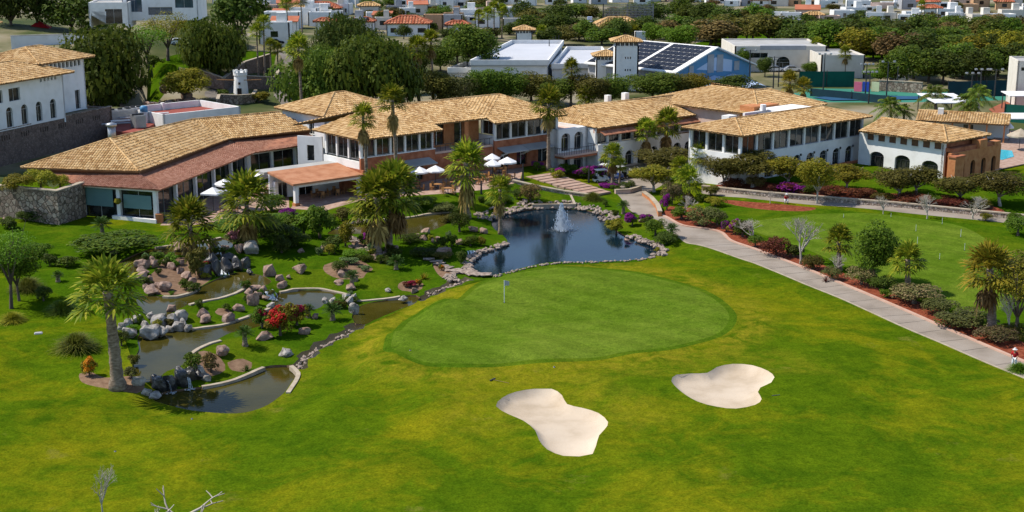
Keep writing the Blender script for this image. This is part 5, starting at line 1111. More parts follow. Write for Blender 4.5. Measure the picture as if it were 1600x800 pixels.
def shrub(u, v, wpx, hpx, label, leaf='mid', kind='shrub', name='shrub', flower=None, ffrac=.4, base=None, group=None, cat='shrub', deep=1.0):
    p = base or P(u, v); s_ = scale_at(p); rad = wpx / s_ / 2 * 1.22; ht = hpx / s_ / .97 * 1.25
    t = empty(name, (p.x, p.y, p.z), tr.uniform(0, 6.28) if deep == 1.0 else 0, label, cat, group)
    ms = CR[kind]; c = link('foliage', ms[tr.randrange(len(ms))], t, (0, 0, ht * .42), None, (rad, rad * deep, ht * .6)); use_mat(c, L[leaf])
    MB().tube([(0, 0, -.15), (0, 0, ht * .4)], [rad * .1 + .02, rad * .06 + .01], 5).build('stem', MAT['bark'], t)
    if flower:
        big = flower == 'magenta'; c2 = link('flowers', CR['shrub'][tr.randrange(4)], t, (rad * tr.uniform(-.25, .1), rad * tr.uniform(-.4, .1), ht * (.5 if big else .52)), (0, 0, 1.3), (rad * (.95 if big else .85), rad * deep * (.95 if big else .85), ht * (.58 if big else .52))); use_mat(c2, L[flower])
    return t
# ---- fan palms
def fan_leaf(mb, base, d, pet, fr, nseg, rr, droop=.35, mi=0):
    d = d.normalized(); side = d.cross(Vector((0, 0, 1)))
    side = side.normalized() if side.length > .05 else Vector((1, 0, 0)); nrm = side.cross(d).normalized()
    c = base + d * pet - Vector((0, 0, pet * pet * .06)); w_ = .025
    mb.add([base - side * w_ * 1.6, base + side * w_ * 1.6, c + side * w_, c - side * w_], [(0, 1, 2, 3)], mi)
    for k in range(nseg):
        a = (-1 + 2 * (k + .5) / nseg) * 2.05; dr = d * math.cos(a) + side * math.sin(a); ln = fr * (1 - .16 * abs(a) / 2.05) * rr.uniform(.92, 1.06); wd = fr * 2.05 / nseg * .95
        s2 = nrm.cross(dr).normalized(); fold = nrm * (.06 * fr if k % 2 else -.06 * fr); m_ = c + dr * ln * .62 + fold - Vector((0, 0, ln * droop * .16)); e = c + dr * ln - Vector((0, 0, ln * droop * rr.uniform(.55, 1.1)))
        mb.add([c, m_ - s2 * wd * .56, m_ + s2 * wd * .56, e], [(0, 1, 2), (1, 3, 2)], mi)
def fan_crown(seed, n=30):
    rr = random.Random(seed); mb = MB(); o = Vector((0, 0, 0))
    for i in range(n):
        k = i / (n - 1); el = R(84 - 108 * k + rr.uniform(-8, 8)); az = i * 2.39996 + rr.uniform(-.2, .2)
        d = Vector((math.cos(el) * math.cos(az), math.cos(el) * math.sin(az), math.sin(el)))
        fan_leaf(mb, o + Vector((0, 0, .12 - .35 * k)), d, rr.uniform(.36, .54) * (.75 + .25 * min(1, k * 3)), rr.uniform(.5, .62), 15, rr, .12 + .26 * k)
    return mb.mesh('fan_palm_crown', L['palm'])
def fan_skirt(seed, n=16):
    rr = random.Random(seed); mb = MB()
    for i in range(n):
        el = R(rr.uniform(-82, -52)); az = i * 2.39996; d = Vector((math.cos(el) * math.cos(az), math.cos(el) * math.sin(az), math.sin(el)))
        fan_leaf(mb, Vector((0, 0, -.25)), d, rr.uniform(.4, .6), rr.uniform(.35, .5), 9, rr, .6)
    return mb.mesh('dead_fronds', L['dead'])
FAN = [fan_crown(i) for i in range(4)]; SKIRT = [fan_skirt(i + 9) for i in range(3)]
def palm_trunk_mesh(hgt_, r0, r1, lean, m, rings=True, seed=0):
    rr = random.Random(seed); mb = MB(); n = max(6, int(hgt_ / .45)); pts, rad = [], []
    for i in range(n + 1):
        k = i / n; pts.append((lean[0] * k ** 1.5, lean[1] * k ** 1.5, hgt_ * k - (.25 if i == 0 else 0))); f = r0 + (r1 - r0) * min(1, k * 1.4) + (r0 * .5 * (1 - k * 8) if k < .125 else 0)
        rad.append(f * (1 + (.09 if i % 2 else -.05) * rr.uniform(.5, 1.2)))
    mb.tube(pts, rad, 9); return mb.mesh('palm_trunk', m, True)
def palm(u, v, uc, vc, wpx, label, leaf='palm', skirt=1, r0=.32, base=None, group=None, zs=1.0, r1=None, name='fan_palm'):
    p = base or P(u, v); s_ = scale_at(p); c = AT(uc, vc, p.y); ht = c.z - p.z + .2; sc_ = wpx / s_ / 2 / .86; lean = (c.x - p.x, 0.0)
    t = empty(name, p, 0, label, 'palm tree', group)
    link('trunk', palm_trunk_mesh(ht, r0, r1 or r0 * .72, lean, MAT['palmbark'], seed=int(u)), t)
    cr = link('crown', FAN[tr.randrange(4)], t, (lean[0], lean[1], ht), (tr.uniform(-.08, .08), tr.uniform(-.08, .08), tr.uniform(0, 6.28)), (sc_, sc_, sc_ * zs)); use_mat(cr, L[leaf])
    if skirt: link('dead_fronds', SKIRT[tr.randrange(3)], t, (lean[0], lean[1], ht - .05 * sc_), (0, 0, tr.uniform(0, 6)), (sc_ * .75, sc_ * .75, sc_ * (.9 + .3 * skirt)))
    return t
# ---- feather palms and cycads
def feather_crown(seed, n, el0, el1, droop, nlf, lw, name, m):
    rr = random.Random(seed); mb = MB()
    for i in range(n):
        k = i / (n - 1); el = R(el0 + (el1 - el0) * k + rr.uniform(-7, 7)); az = i * 2.39996
        d = Vector((math.cos(el) * math.cos(az), math.cos(el) * math.sin(az), math.sin(el))); side = d.cross(Vector((0, 0, 1))).normalized(); ln = rr.uniform(.9, 1.05)
        def pt(s_): return d * ln * s_ - Vector((0, 0, droop * ln * s_ * s_))
        q = [pt(j / 5) for j in range(6)]
        for j in range(5):
            w0, w1 = .012 * (1 - j / 6), .012 * (1 - (j + 1) / 6); mb.quad(q[j] - side * w0, q[j] + side * w0, q[j + 1] + side * w1, q[j + 1] - side * w1)
        for j in range(nlf):
            s_ = .16 + .84 * j / nlf; b = pt(s_); tg = (pt(min(1, s_ + .05)) - pt(s_ - .05)).normalized(); ll = .3 * ln * (math.sin(math.pi * min(1, .25 + s_ * .72)) ** .6)
            for sg in (-1, 1):
                e = b + side * sg * ll * .8 + tg * ll * .55 - Vector((0, 0, ll * rr.uniform(.2, .5) * (1 + droop))); mid = b.lerp(e, .5) + Vector((0, 0, ll * .08)); wv = tg * lw
                mb.add([b, mid - wv, mid + wv, e], [(0, 1, 2), (1, 3, 2)])
    return mb.mesh(name, m)
FEATHER = [feather_crown(i, 22, 80, -25, .55, 20, .022, 'feather_palm_crown', L['feather']) for i in range(3)]
CYC = [feather_crown(30 + i, 34, 75, -8, .3, 14, .022, 'cycad_crown', L['cycad']) for i in range(3)]
def fpalm(u, v, uc, vc, wpx, label, r0=.25, m='palmbark', group=None):
    p = P(u, v); s_ = scale_at(p); c = AT(uc, vc, p.y); ht = max(.4, c.z - p.z); sc_ = wpx / s_ / 2 / .82; lean = (c.x - p.x, 0)
    t = empty('feather_palm', p, 0, label, 'palm tree', group); link('trunk', palm_trunk_mesh(ht, r0, r0 * .75, lean, MAT[m], seed=int(u)), t)
    link('crown', FEATHER[tr.randrange(3)], t, (lean[0], 0, ht), (0, 0, tr.uniform(0, 6)), (sc_,) * 3); return t
def cycad(u, v, wpx, hpx, label, trunk=.5, leaf=None):
    p = P(u, v); s_ = scale_at(p); ht = hpx / s_; sc_ = wpx / s_ / 2 / .9; t = empty('cycad', p, tr.uniform(0, 6), label, 'cycad')
    th = max(.12, ht - sc_ * .5) * trunk * 2 if trunk else .12; th = min(th, ht)
    link('trunk', palm_trunk_mesh(th, .2 + sc_ * .05, .2, (0, 0), MAT['palmbark'], seed=int(u)), t); c = link('crown', CYC[tr.randrange(3)], t, (0, 0, th), None, (sc_,) * 3)
    if leaf: use_mat(c, L[leaf])
    return t
# ---- grasses and rosettes
def blades(seed, n, el, bend, wd, name, m, seg=4):
    rr = random.Random(seed); mb = MB()
    for i in range(n):
        az = rr.uniform(0, 6.28); e0 = R(rr.uniform(*el)); d = Vector((math.cos(e0) * math.cos(az), math.cos(e0) * math.sin(az), math.sin(e0))); side = Vector((-math.sin(az), math.cos(az), 0)); ln = rr.uniform(.8, 1.05); o = Vector((rr.gauss(0, .06), rr.gauss(0, .06), 0))
        pts = [o + d * ln * k / seg - Vector((0, 0, bend * ln * (k / seg) ** 2)) for k in range(seg + 1)]
        for k in range(seg):
            w0, w1 = wd * (1 - (k / seg) ** 1.5), wd * (1 - ((k + 1) / seg) ** 1.5); mb.add([pts[k] - side * w0, pts[k] + side * w0, pts[k + 1] + side * w1, pts[k + 1] - side * w1], [(0, 1, 2, 3)])
    return mb.mesh(name, m)
TUFT = [blades(i, 900, (20, 88), .5, .013, 'grass_tuft', L['grassb']) for i in range(2)]
ROS = [blades(10 + i, 46, (8, 85), .06, .06, 'rosette', L['aloe'], 3) for i in range(2)]; YUC = [blades(20 + i, 70, (-10, 88), .12, .035, 'spiky_rosette', L['cycad'], 3) for i in range(2)]
def tuft(u, v, wpx, label, meshes=None, leaf=None, name='ornamental_grass', cat='grass clump', up=.95, group=None):
    p = P(u, v); s_ = scale_at(p); sc_ = wpx / s_ / 2 / (.92 if meshes else .58); t = empty(name, p, tr.uniform(0, 6), label, cat, group)
    c = link('blades', (meshes or TUFT)[tr.randrange(2)], t, (0, 0, -.04), None, (sc_, sc_, sc_ * up))
    if leaf: use_mat(c, L[leaf])
    return t
# ---- bare trees
def bare_mesh(seed, depth, m, spread=.6, n0=4, name='branches', r=.05):
    rr = random.Random(seed); mb = MB()
    def grow(p, d, ln, rad, k):
        q = p + d * ln; mid = p.lerp(q, .5) + Vector((rr.uniform(-.06, .06), rr.uniform(-.06, .06), 0)) * ln; mb.tube([p, mid, q], [rad, rad * .85, rad * .65], 5 if k > 1 else 3, cap=False)
        if k == 0: return
        for i in range(n0 if k == depth else rr.choice((2, 3))):
            nd_ = (d + Vector((rr.gauss(0, spread), rr.gauss(0, spread), rr.gauss(.15, spread * .5)))).normalized(); grow(q, nd_, ln * rr.uniform(.62, .86), rad * .62, k - 1)
    grow(Vector((0, 0, -.05)), Vector((0, 0, 1)), .26, r, depth); return mb.mesh(name, m, True)
BARE = [bare_mesh(i, 6, MAT['palebark'], .5, 5, r=.03) for i in range(3)]
SNAG = [bare_mesh(40 + i, 3, MAT['palebark'], .75, 3, 'branches', .03) for i in range(2)]
def bare(u, v, vtop, wpx, label, leaf=None, kind=None, group=None, bark='palebark', name='bare_tree'):
    p = P(u, v); s_ = scale_at(p); ht = AT(u, vtop, p.y).z - p.z; t = empty(name, p, tr.uniform(0, 6), label, 'tree', group)
    b = link('branches', (SNAG if v > 830 else BARE)[tr.randrange(2)], t, None, None, (wpx / s_ / 1.1, wpx / s_ / 1.1, ht / 1.05)); use_mat(b, MAT[bark])
    if leaf:
        c = link('crown', CR['airy'][tr.randrange(4)], t, (0, 0, ht * .72), None, (wpx / s_ / 2,) * 2 + (ht * .3,)); use_mat(c, L[leaf])
    return t

# ================================================================== PLANTING
# ---- fan palms near the ponds
for a in [(184,606,168,458,118,'big leaning fan palm in the left foreground with a pale swollen base',{'r0':.55,'skirt':0,'zs':.9}),
 (302,397,296,352,84,'short bushy fan palm standing by the upper pool in front of the restaurant',{'skirt':.8,'r0':.36}),
 (389,386,385,318,96,'broad fan palm above the pink flowering shrub, in front of the white parasols',{'skirt':.3,'r0':.34}),
 (590,398,590,312,92,'left palm of the twin fan palms in the middle of the rock garden',{'skirt':.4,'r0':.44}),(608,392,616,298,92,'right and taller palm of the twin fan palms',{'skirt':.4,'r0':.4}),
 (578,390,582,340,58,'short palm at the foot of the twin fan palms',{'skirt':.6,'r0':.3}),
 (730,340,728,256,72,'tall fan palm with thick dead skirt in front of the dining terrace',{'skirt':1.5,'r0':.4}),
 (782,366,781,298,46,'small fan palm on the shore of the main pond',{'skirt':1.0,'r0':.26}),
 (575,320,567,184,46,'slender fan palm against the left clubhouse bay',{'skirt':1.4,'r0':.26}),(621,314,613,158,50,'taller slender fan palm right of the first one at the clubhouse bay',{'skirt':1.4,'r0':.28}),
 (857,266,857,164,56,'tall fan palm beside the white balcony block',{'skirt':.3,'r0':.3}),(957,292,957,244,40,'fan palm beside the parked golf carts',{'skirt':.3,'r0':.26}),(968,290,969,260,26,'small palm just right of the palm by the golf carts',{'skirt':0,'r0':.18}),
 (1010,258,1010,206,42,'left palm of the pair in front of the arcaded wing',{'skirt':.7,'r0':.28}),(1042,252,1042,194,50,'right, larger palm of the pair in front of the arcaded wing',{'skirt':.9,'r0':.32}),
 (1076,312,1075,284,50,'squat bright fan palm at the cart path bend',{'skirt':.6,'r0':.3}),(1098,284,1097,242,42,'fan palm before the left corner of the glazed wing',{'skirt':.3,'r0':.26}),(1064,290,1062,262,34,'low palm behind the squat bright fan palm',{'skirt':.2,'r0':.24}),
 (1311,422,1310,380,54,'small fan palm in the mulch bed left of the round tree',{'skirt':0,'r0':.3}),(1418,458,1418,408,56,'small fan palm right of the round tree by the practice green',{'skirt':0,'r0':.34}),(1549,518,1546,424,90,'large yellowing fan palm at the right edge by the practice green',{'skirt':.3,'r0':.42,'leaf':'palmyel'}),
 (472,180,466,76,46,'tall slender palm rising behind the restaurant ridge',{'skirt':.3,'r0':.3}),(655,166,651,76,40,'left of two tall palms behind the clubhouse roof',{'skirt':.2,'r0':.3}),(677,164,673,66,38,'right of two tall palms behind the clubhouse roof',{'skirt':.2,'r0':.3}),
 (892,165,893,108,32,'slim palm in front of the parking deck',{'skirt':.3,'r0':.25}),(917,172,916,150,38,'low bushy palm behind the arcaded wing roof',{'skirt':.6,'r0':.25}),
 (404,124,401,50,28,'leftmost slim palm of the row along the hill road',{'skirt':0,'r0':.2}),(414,122,412,38,28,'second slim palm in the row along the hill road',{'skirt':0,'r0':.2}),(424,120,422,72,24,'third, shorter palm in the row along the hill road',{'skirt':0,'r0':.2}),(434,119,434,78,22,'fourth, shortest palm in the row along the hill road',{'skirt':0,'r0':.2}),(461,114,455,78,26,'palm leaning at the access road bend',{'skirt':0,'r0':.2}),
 (451,62,447,6,26,'palm among white town houses, left of two',{'skirt':0,'r0':.22}),(472,52,470,0,26,'palm among white town houses, right of two',{'skirt':0,'r0':.22}),
 (1275,104,1275,72,28,'palm before the arched club block',{'skirt':.2,'r0':.25}),(1320,122,1321,84,24,'palm before the ribbed club block',{'skirt':.3,'r0':.25}),
 (1235,156,1234,128,34,'bushy palm at the left end of the tennis fence',{'skirt':.3,'r0':.25,'leaf':'palmyel'}),(1256,158,1256,136,30,'second bushy palm at the left end of the tennis fence',{'skirt':.3,'r0':.25,'leaf':'palmyel'}),
 (846,72,846,50,22,'far palm right of the distant turret',{'skirt':0,'r0':.25}),(975,48,976,28,20,'far palm in front of the driving range net',{'skirt':0,'r0':.25}),(990,62,991,50,22,'low far palm beside the driving range house',{'skirt':0,'r0':.25}),(1118,72,1120,62,26,'far squat palm behind the blue gable',{'skirt':0,'r0':.25,'leaf':'palmyel'}),
 (748,62,748,26,22,'first of four far palms left of the parking deck',{'skirt':0,'r0':.25}),(762,66,762,22,24,'second of four far palms left of the parking deck',{'skirt':0,'r0':.25}),(772,64,772,14,24,'third of four far palms left of the parking deck',{'skirt':0,'r0':.25}),(784,62,785,18,24,'fourth of four far palms left of the parking deck',{'skirt':0,'r0':.25}),
 (1440,30,1440,8,16,'tiny far palm among the hillside houses',{'skirt':0,'r0':.25})]:
    palm(*a[:6], **a[6])
for a in [(1392,190,1391,166,56,'drooping feather palm left of the two behind the annexe roof',.3),(1462,178,1461,148,58,'drooping feather palm behind the pool pavilion',.35),(1412,190,1413,172,34,'small feather palm between the drooping ones',.2),(1511,210,1510,158,44,'left royal palm with pale trunk beside the pool',.22,'royalbark'),(1527,212,1529,146,50,'taller royal palm with pale trunk beside the pool',.26,'royalbark'),(1516,212,1515,168,34,'middle royal palm of the pale trunked trio',.2,'royalbark'),(1513,256,1513,238,36,'young coconut palm on the pool deck',.15,'royalbark')]:
    fpalm(*a)
# ---- cycads, rosettes, grasses
for a in [(160,366,34,26,'cycad on the lawn in front of the restaurant plinth'),(66,346,42,22,'dark cycad below the stone wall'),(697,334-0,22,20,'cycad on the lawn beside the channel') if False else (974,334,22,20,'cycad on the lawn at the pond end of the path'),(1049,372,26,22,'cycad at the inner edge of the cart path'),(383,540,32,30,'small cycad left of the flat pink boulder'),(550,449,26,26,'small dark palm below the succulent bed'),(619,421,30,22,'cycad under the twin palms'),(91,440,20,16,'small cycad left of the spreading shrub'),(520,500,34,26,'dark cycad on the tip of lawn by the stream pool'),(482,496,24,20,'small dark cycad right of the red bushes')]:
    cycad(*a)
for a in [(120,545,66,'large round grass mound beside the big leaning palm'),(98,488,50,'dark grass mound under the bright green tree',None,'mid'),(44,452,50,'green grass mound behind the thin tree',None,'grassb'),(20,502,40,'yellowish grass clump at the left edge',None,'yellowg'),(926,312,32,'tall pale grass clump at the foot of the garden steps'),(1592,580,36,'bright grass clump at the end of the cart path',None,'bright'),(1115,440,4,'x')][:6]:
    tuft(*a)
for a in [(662,436,32,'golden spiky yucca on the lawn beside the stepping stones',YUC,'goldsp'),(385,579,30,'spiky agave in the round bed above the lowest pool',YUC,None),(555,426,16,'grey green succulent in the round bed, left one',ROS,'aloe'),(561,418,14,'grey green succulent in the round bed, rear one',ROS,'aloe'),(536,470,24,'large pale agave among the rocks of the stream',ROS,'aloe'),(700,328,14,'small agave on the lawn below the terrace',YUC,None),(1290,440,22,'dark flax plant in the mulch bed',YUC,'maroon')]:
    tuft(a[0], a[1], a[2], a[3], a[4], a[5], 'agave', 'agave', .8)
# ---- flowering and leafy shrubs: (u, v, w, h, label, leaf, flower)
for a in [(438,524,42,36,'red flowering bush, lowest of the three beside the lower pool','yellowg','redfl'),(464,508,36,30,'red and yellow bush, right of the three beside the lower pool','yellowg','redfl'),(410,512,28,28,'red flowering bush, left of the three beside the lower pool','mid','redfl'),
 (570,384,24,16,'purple bougainvillea mound beside the twin palms','mid','magenta'),(450,342,30,12,'purple bougainvillea in front of the porch','mid','magenta'),(372,382,34,18,'pink flowering shrub above the dark waterfall','greyg','pinkfl'),(312,432,34,44,'twiggy shrub with pale flowers beside the dark waterfall','olive',None),(320,420,10,10,'tiny red flower clump in the rock garden','mid','redfl'),
 (840,266,18,12,'purple bougainvillea at the top of the garden steps','mid','magenta'),(908,278,30,14,'purple bougainvillea left of the forecourt planter','mid','magenta'),(938,280,26,18,'purple bougainvillea beside the carts','mid','magenta'),(870,272,24,8,'low purple bougainvillea along the garden steps','mid','magenta'),(955,293,30,7,'low purple flowers along the planter wall','mid','magenta'),
 (988,352,20,16,'purple flowering bush, left of two by the pond end','mid','magenta'),(1012,350,22,12,'purple flowering bush, right of two by the pond end','mid','magenta'),(1042,328,16,22,'magenta bush behind the low orange wall','mid','magenta'),(1135,362,14,16,'magenta bush at the path bend, left of the bare tree','mid','magenta'),(1146,366,20,18,'purple and yellow bush beside the bare tree','yellowg','magenta'),
 (1238,304,44,16,'mauve flowering mound on the planted bank','maroon','magenta'),(140,588,24,26,'yellow leaved shrub left of the big leaning palm','yellowg','orangefl'),(690,422,10,8,'small orange flower clump beside the stepping stones','mid','orangefl'),(640,448,18,8,'red and yellow flower patch in the small bed','maroon','redfl'),(655,446,10,8,'yellow flowers in the small bed','yellowg','orangefl'),
 (300,578,30,24,'leafy green shrub at the top of the lowest waterfall','mid',None),(330,582,26,26,'dark rust tinged shrub beside the agave bed','brown',None),(270,412,22,14,'bright clipped shrub on top of the rock garden','bright',None),(245,407,24,12,'green cushion shrub behind the rock pile','mid',None),(302,456,24,12,'dark low shrub at the rock garden edge','dark',None)]:
    shrub(a[0], a[1], a[2], a[3], a[4], a[5], 'shrub', 'flowering_shrub' if a[6] else 'shrub', a[6])
for a in [(178,396,120,24,'wide spreading juniper in front of the restaurant lawn','mid','fine'),(225,382,40,14,'low shrub at the right end of the spreading juniper','mid','fine'),(150,384,24,16,'dark mound on the spreading juniper','dark','fine'),(78,415,22,18,'dark round shrub at the left lawn','dark','shrub'),(105,416,36,14,'low green shrub on the left lawn','mid','shrub'),
 (410,370,44,34,'dense dark shrub right of the broad fan palm','dark','fine'),(435,385,60,30,'dark shrub mass behind the tall boulder','dark','fine'),(425,330,40,26,'dark shrub beside the white parasols','mid','fine'),(500,372,46,44,'white flowering leafy shrub beside the channel','mid','shrub'),(475,368,36,30,'green shrub left of the white flowering one','bright','shrub'),(490,345,18,20,'small upright shrub in front of the porch','bright','shrub'),(535,345,30,18,'olive shrub beside the channel','olive','shrub'),(520,392,30,20,'dark shrub under the white flowering one','dark','shrub'),(440,395,30,20,'dark shrub on the lawn edge below the boulders','dark','shrub'),(540,385,26,34,'thin yellow green shrub beside the stony bank','yellowg','shrub'),(556,402,40,12,'clipped green hedge mound left of the twin palms','bright','fine'),(575,408,24,10,'low green mound at the foot of the twin palms','mid','fine'),
 (655,324,40,14,'clipped mound hedge on the lawn below the terrace','mid','fine'),(645,330,20,12,'small clipped ball left of the mound hedge','mid','fine'),(690,332,40,14,'grey green mound beside the tall skirted palm','greyg','fine'),(715,335,26,12,'dark mound left of the tall skirted palm','dark','fine'),(752,316,14,8,'small dark shrub on the lawn right of the skirted palm','dark','shrub'),(718,362,32,26,'dark round tree-like shrub on the peninsula','dark','fine'),(706,384,20,16,'leafy shrub above the little fall','mid','shrub'),(752,384,14,14,'small shrub at the peninsula shore','yellowg','shrub'),(720,412,18,18,'dark shrub on the bank beside the main pond','dark','shrub'),(692,404,30,10,'ivy draping the slanting boulder','olive','fine'),
 (828,316,34,22,'large brown bush on the lawn behind the pond','brown','fine'),(808,310,16,14,'green bush left of the brown one behind the pond','dark','shrub'),(885,272,26,16,'green shrub below the white balcony','mid','shrub'),(870,280,22,12,'yellow green shrub beside the garden steps','yellowg','shrub'),(962,300,18,10,'dark shrub in the forecourt planter','dark','shrub'),(983,297,22,12,'clipped dark shrub at the forecourt wall end','dark','fine'),(946,323,10,9,'small round shrub above the pond stones','mid','shrub'),(960,338,12,10,'green shrub at the end of the cobbled shore','mid','shrub'),(963,364,26,18,'yellow green bush on the pond bank','yellowg','shrub'),(1024,368,30,22,'clipped bush beside the cart path','mid','fine'),(1042,382,38,18,'low dense bush at the pond corner','dark','fine'),(950,355,12,10,'yellow green cushion at the pond edge','yellowg','shrub'),(1002,346,14,9,'green cushion between the purple bushes','bright','shrub'),(1027,394,10,7,'yellow tuft on the pale stone shore','yellowg','shrub'),
 (1095,352,46,26,'grey green bush in the mulch bed at the path bend','greyg','fine'),(1065,342,30,16,'leafy low plant in the mulch bed behind the orange wall','bright','shrub'),(1050,320,30,30,'mauve grey bush at the path bend','mauve','fine'),(1160,370,30,26,'dark bush at the foot of the bare grey tree','dark','fine'),(1212,400,44,28,'dark red bush in the mulch bed','maroon','fine'),(1240,402,30,18,'dark green bush right of the red bush','dark','shrub'),(1346,444,44,22,'grey brown bush in the mulch bed','mauve','fine'),(1380,452,40,20,'dark bush under the round tree','dark','fine'),(1404,464,28,18,'dark leafy bush behind the mauve hedge','dark','shrub'),(1428,474,74,24,'long mauve topped hedge along the cart path, upper section','mauve','fine'),(1508,511,84,24,'long hedge along the cart path, middle section','greyg','fine'),(1556,533,60,22,'dark end section of the hedge along the cart path','mauve','fine'),(1385,465,20,12,'small green bush at the hedge top','bright','shrub'),
 (1350,308,40,14,'dark red mound on the planted bank, centre','maroon','fine'),(1300,306,44,14,'dark red mound on the planted bank, left of centre','maroon','fine'),(1420,318,60,16,'dark red mound on the planted bank, right of centre','maroon','fine'),(1490,324,50,14,'dark red mound on the planted bank, far right','maroon','fine'),(1215,302,26,14,'maroon mound at the left end of the planted bank','maroon','fine'),(1145,296,40,16,'dark red bush below the glazed wing corner','maroon','fine'),(1110,306,24,14,'olive bush left of the service path','olive','shrub'),(1180,292,30,16,'brown bush on the planted bank near the glazed wing','brown','fine'),
 (1540,345,18,12,'clipped ball at the corner of the practice lawn','yellowg','fine'),(1583,348,20,14,'clipped box shrub at the right edge, upper','mid','fine'),(1590,368,40,26,'square green hedge at the right edge','mid','fine'),(1470,320,18,10,'x','mid','fine')][:-1]:
    shrub(a[0], a[1], a[2], a[3], a[4], a[5], a[6])
for a in [(20,310,50,22,'ivy growing over the left stone wall','yellowg'),(62,302,40,28,'yellow green ivy on top of the stone wall','yellowg'),(92,302,26,22,'ivy clump where the wall meets the restaurant','yellowg')]:
    p = P(a[0], 345); p.z += 3.5; p.y += 1.4; shrub(a[0], a[1], a[2], a[3], a[4], a[5], 'fine', 'ivy', base=p, cat='ivy')
for a in [(68,470,26,22,'dark low bush behind the bright green tree','dark','shrub'),(15,356,30,16,'dark shrub at the left edge below the stone wall','dark','shrub')]: shrub(*a[:5], a[5], a[6])
# ---- trees around the garden
tree(18, 482, 352, 92, 'thin bright green tree at the left edge of the lawn', 'airy', 'bright', split=.75); tree(30, 470, 380, 70, 'second bright crown just behind the thin tree', 'dense', 'bright', split=.6)
tree(1365, 442, 346, 70, 'dense round green tree in the mulch bed by the practice green', 'dense', 'mid', split=.2)
tree(1585, 528, 408, 90, 'olive yellow tree behind the large yellowing palm', 'airy', 'yellowg', split=.6); tree(1590, 505, 392, 60, 'grey olive tree at the right edge behind the olive yellow one', 'dense', 'olive', split=.5)
tree(1276, 318, 246, 56, 'yellow green rounded tree in front of the glazed wing', 'dense', 'yellowg', split=.5, bark='palebark')
for a in [(1230,292,250,64,'flat dark olive tree left of the yellow green tree'),(1322,298,262,54,'flat olive tree right of the yellow green tree'),(1404,312,266,60,'dark flat tree in front of the annexe, left one'),(1432,306,264,56,'dark flat tree in front of the annexe, right one'),(1498,318,278,64,'grey olive flat tree below the brick end wall'),(1562,322,272,66,'brownish olive flat tree at the right on the bank'),(1176,292,240,70,'wide olive tree before the glazed wing corner'),(1132,296,246,50,'olive tree left of the glazed wing corner'),(1118,282,238,44,'dark tree hiding the left side of the glazed wing'),(1040,282,232,64,'wide olive tree above the forecourt'),(1022,300,262,60,'yellowish tree beside the forecourt')]:
    tree(a[0], a[1], a[2] - 4, a[3] * 1.3, a[4], 'dense', 'olive' if 'yellow' not in a[4] else 'yellowg', split=.5, bark='palebark')
for a in [(1176,378,336,74,'grey bare vase shaped tree beside the cart path'),(1070,336,300,50,'grey twiggy leafless tree at the path bend'),(1250,412,326,90,'thin white bare tree before the practice green'),(1380,334,300,34,'small bare tree on the planted bank'),(1448,342,296,50,'grey bare tree right of centre on the planted bank'),(1520,342,300,70,'wide grey bare tree at the right of the planted bank'),(1305,432,392,44,'pale bare tree beside the small fan palm'),(1575,528,440,50,'pale bare stem under the olive yellow tree'),(1203,318,296,24,'small leafless tree beside the service path'),(285,842,690,190,'leafless pale tree poking up at the bottom edge'),(226,842,735,100,'small leafless tree left of the pale one at the bottom edge'),(160,806,716,60,'thin twiggy sapling at the bottom left')]:
    bare(*a)
tree(1095, 206, 150, 62, 'yellow green bamboo clump growing between the tile roofs', 'weep', 'bamboo', name='bamboo_clump', split=.1, cat='bamboo')
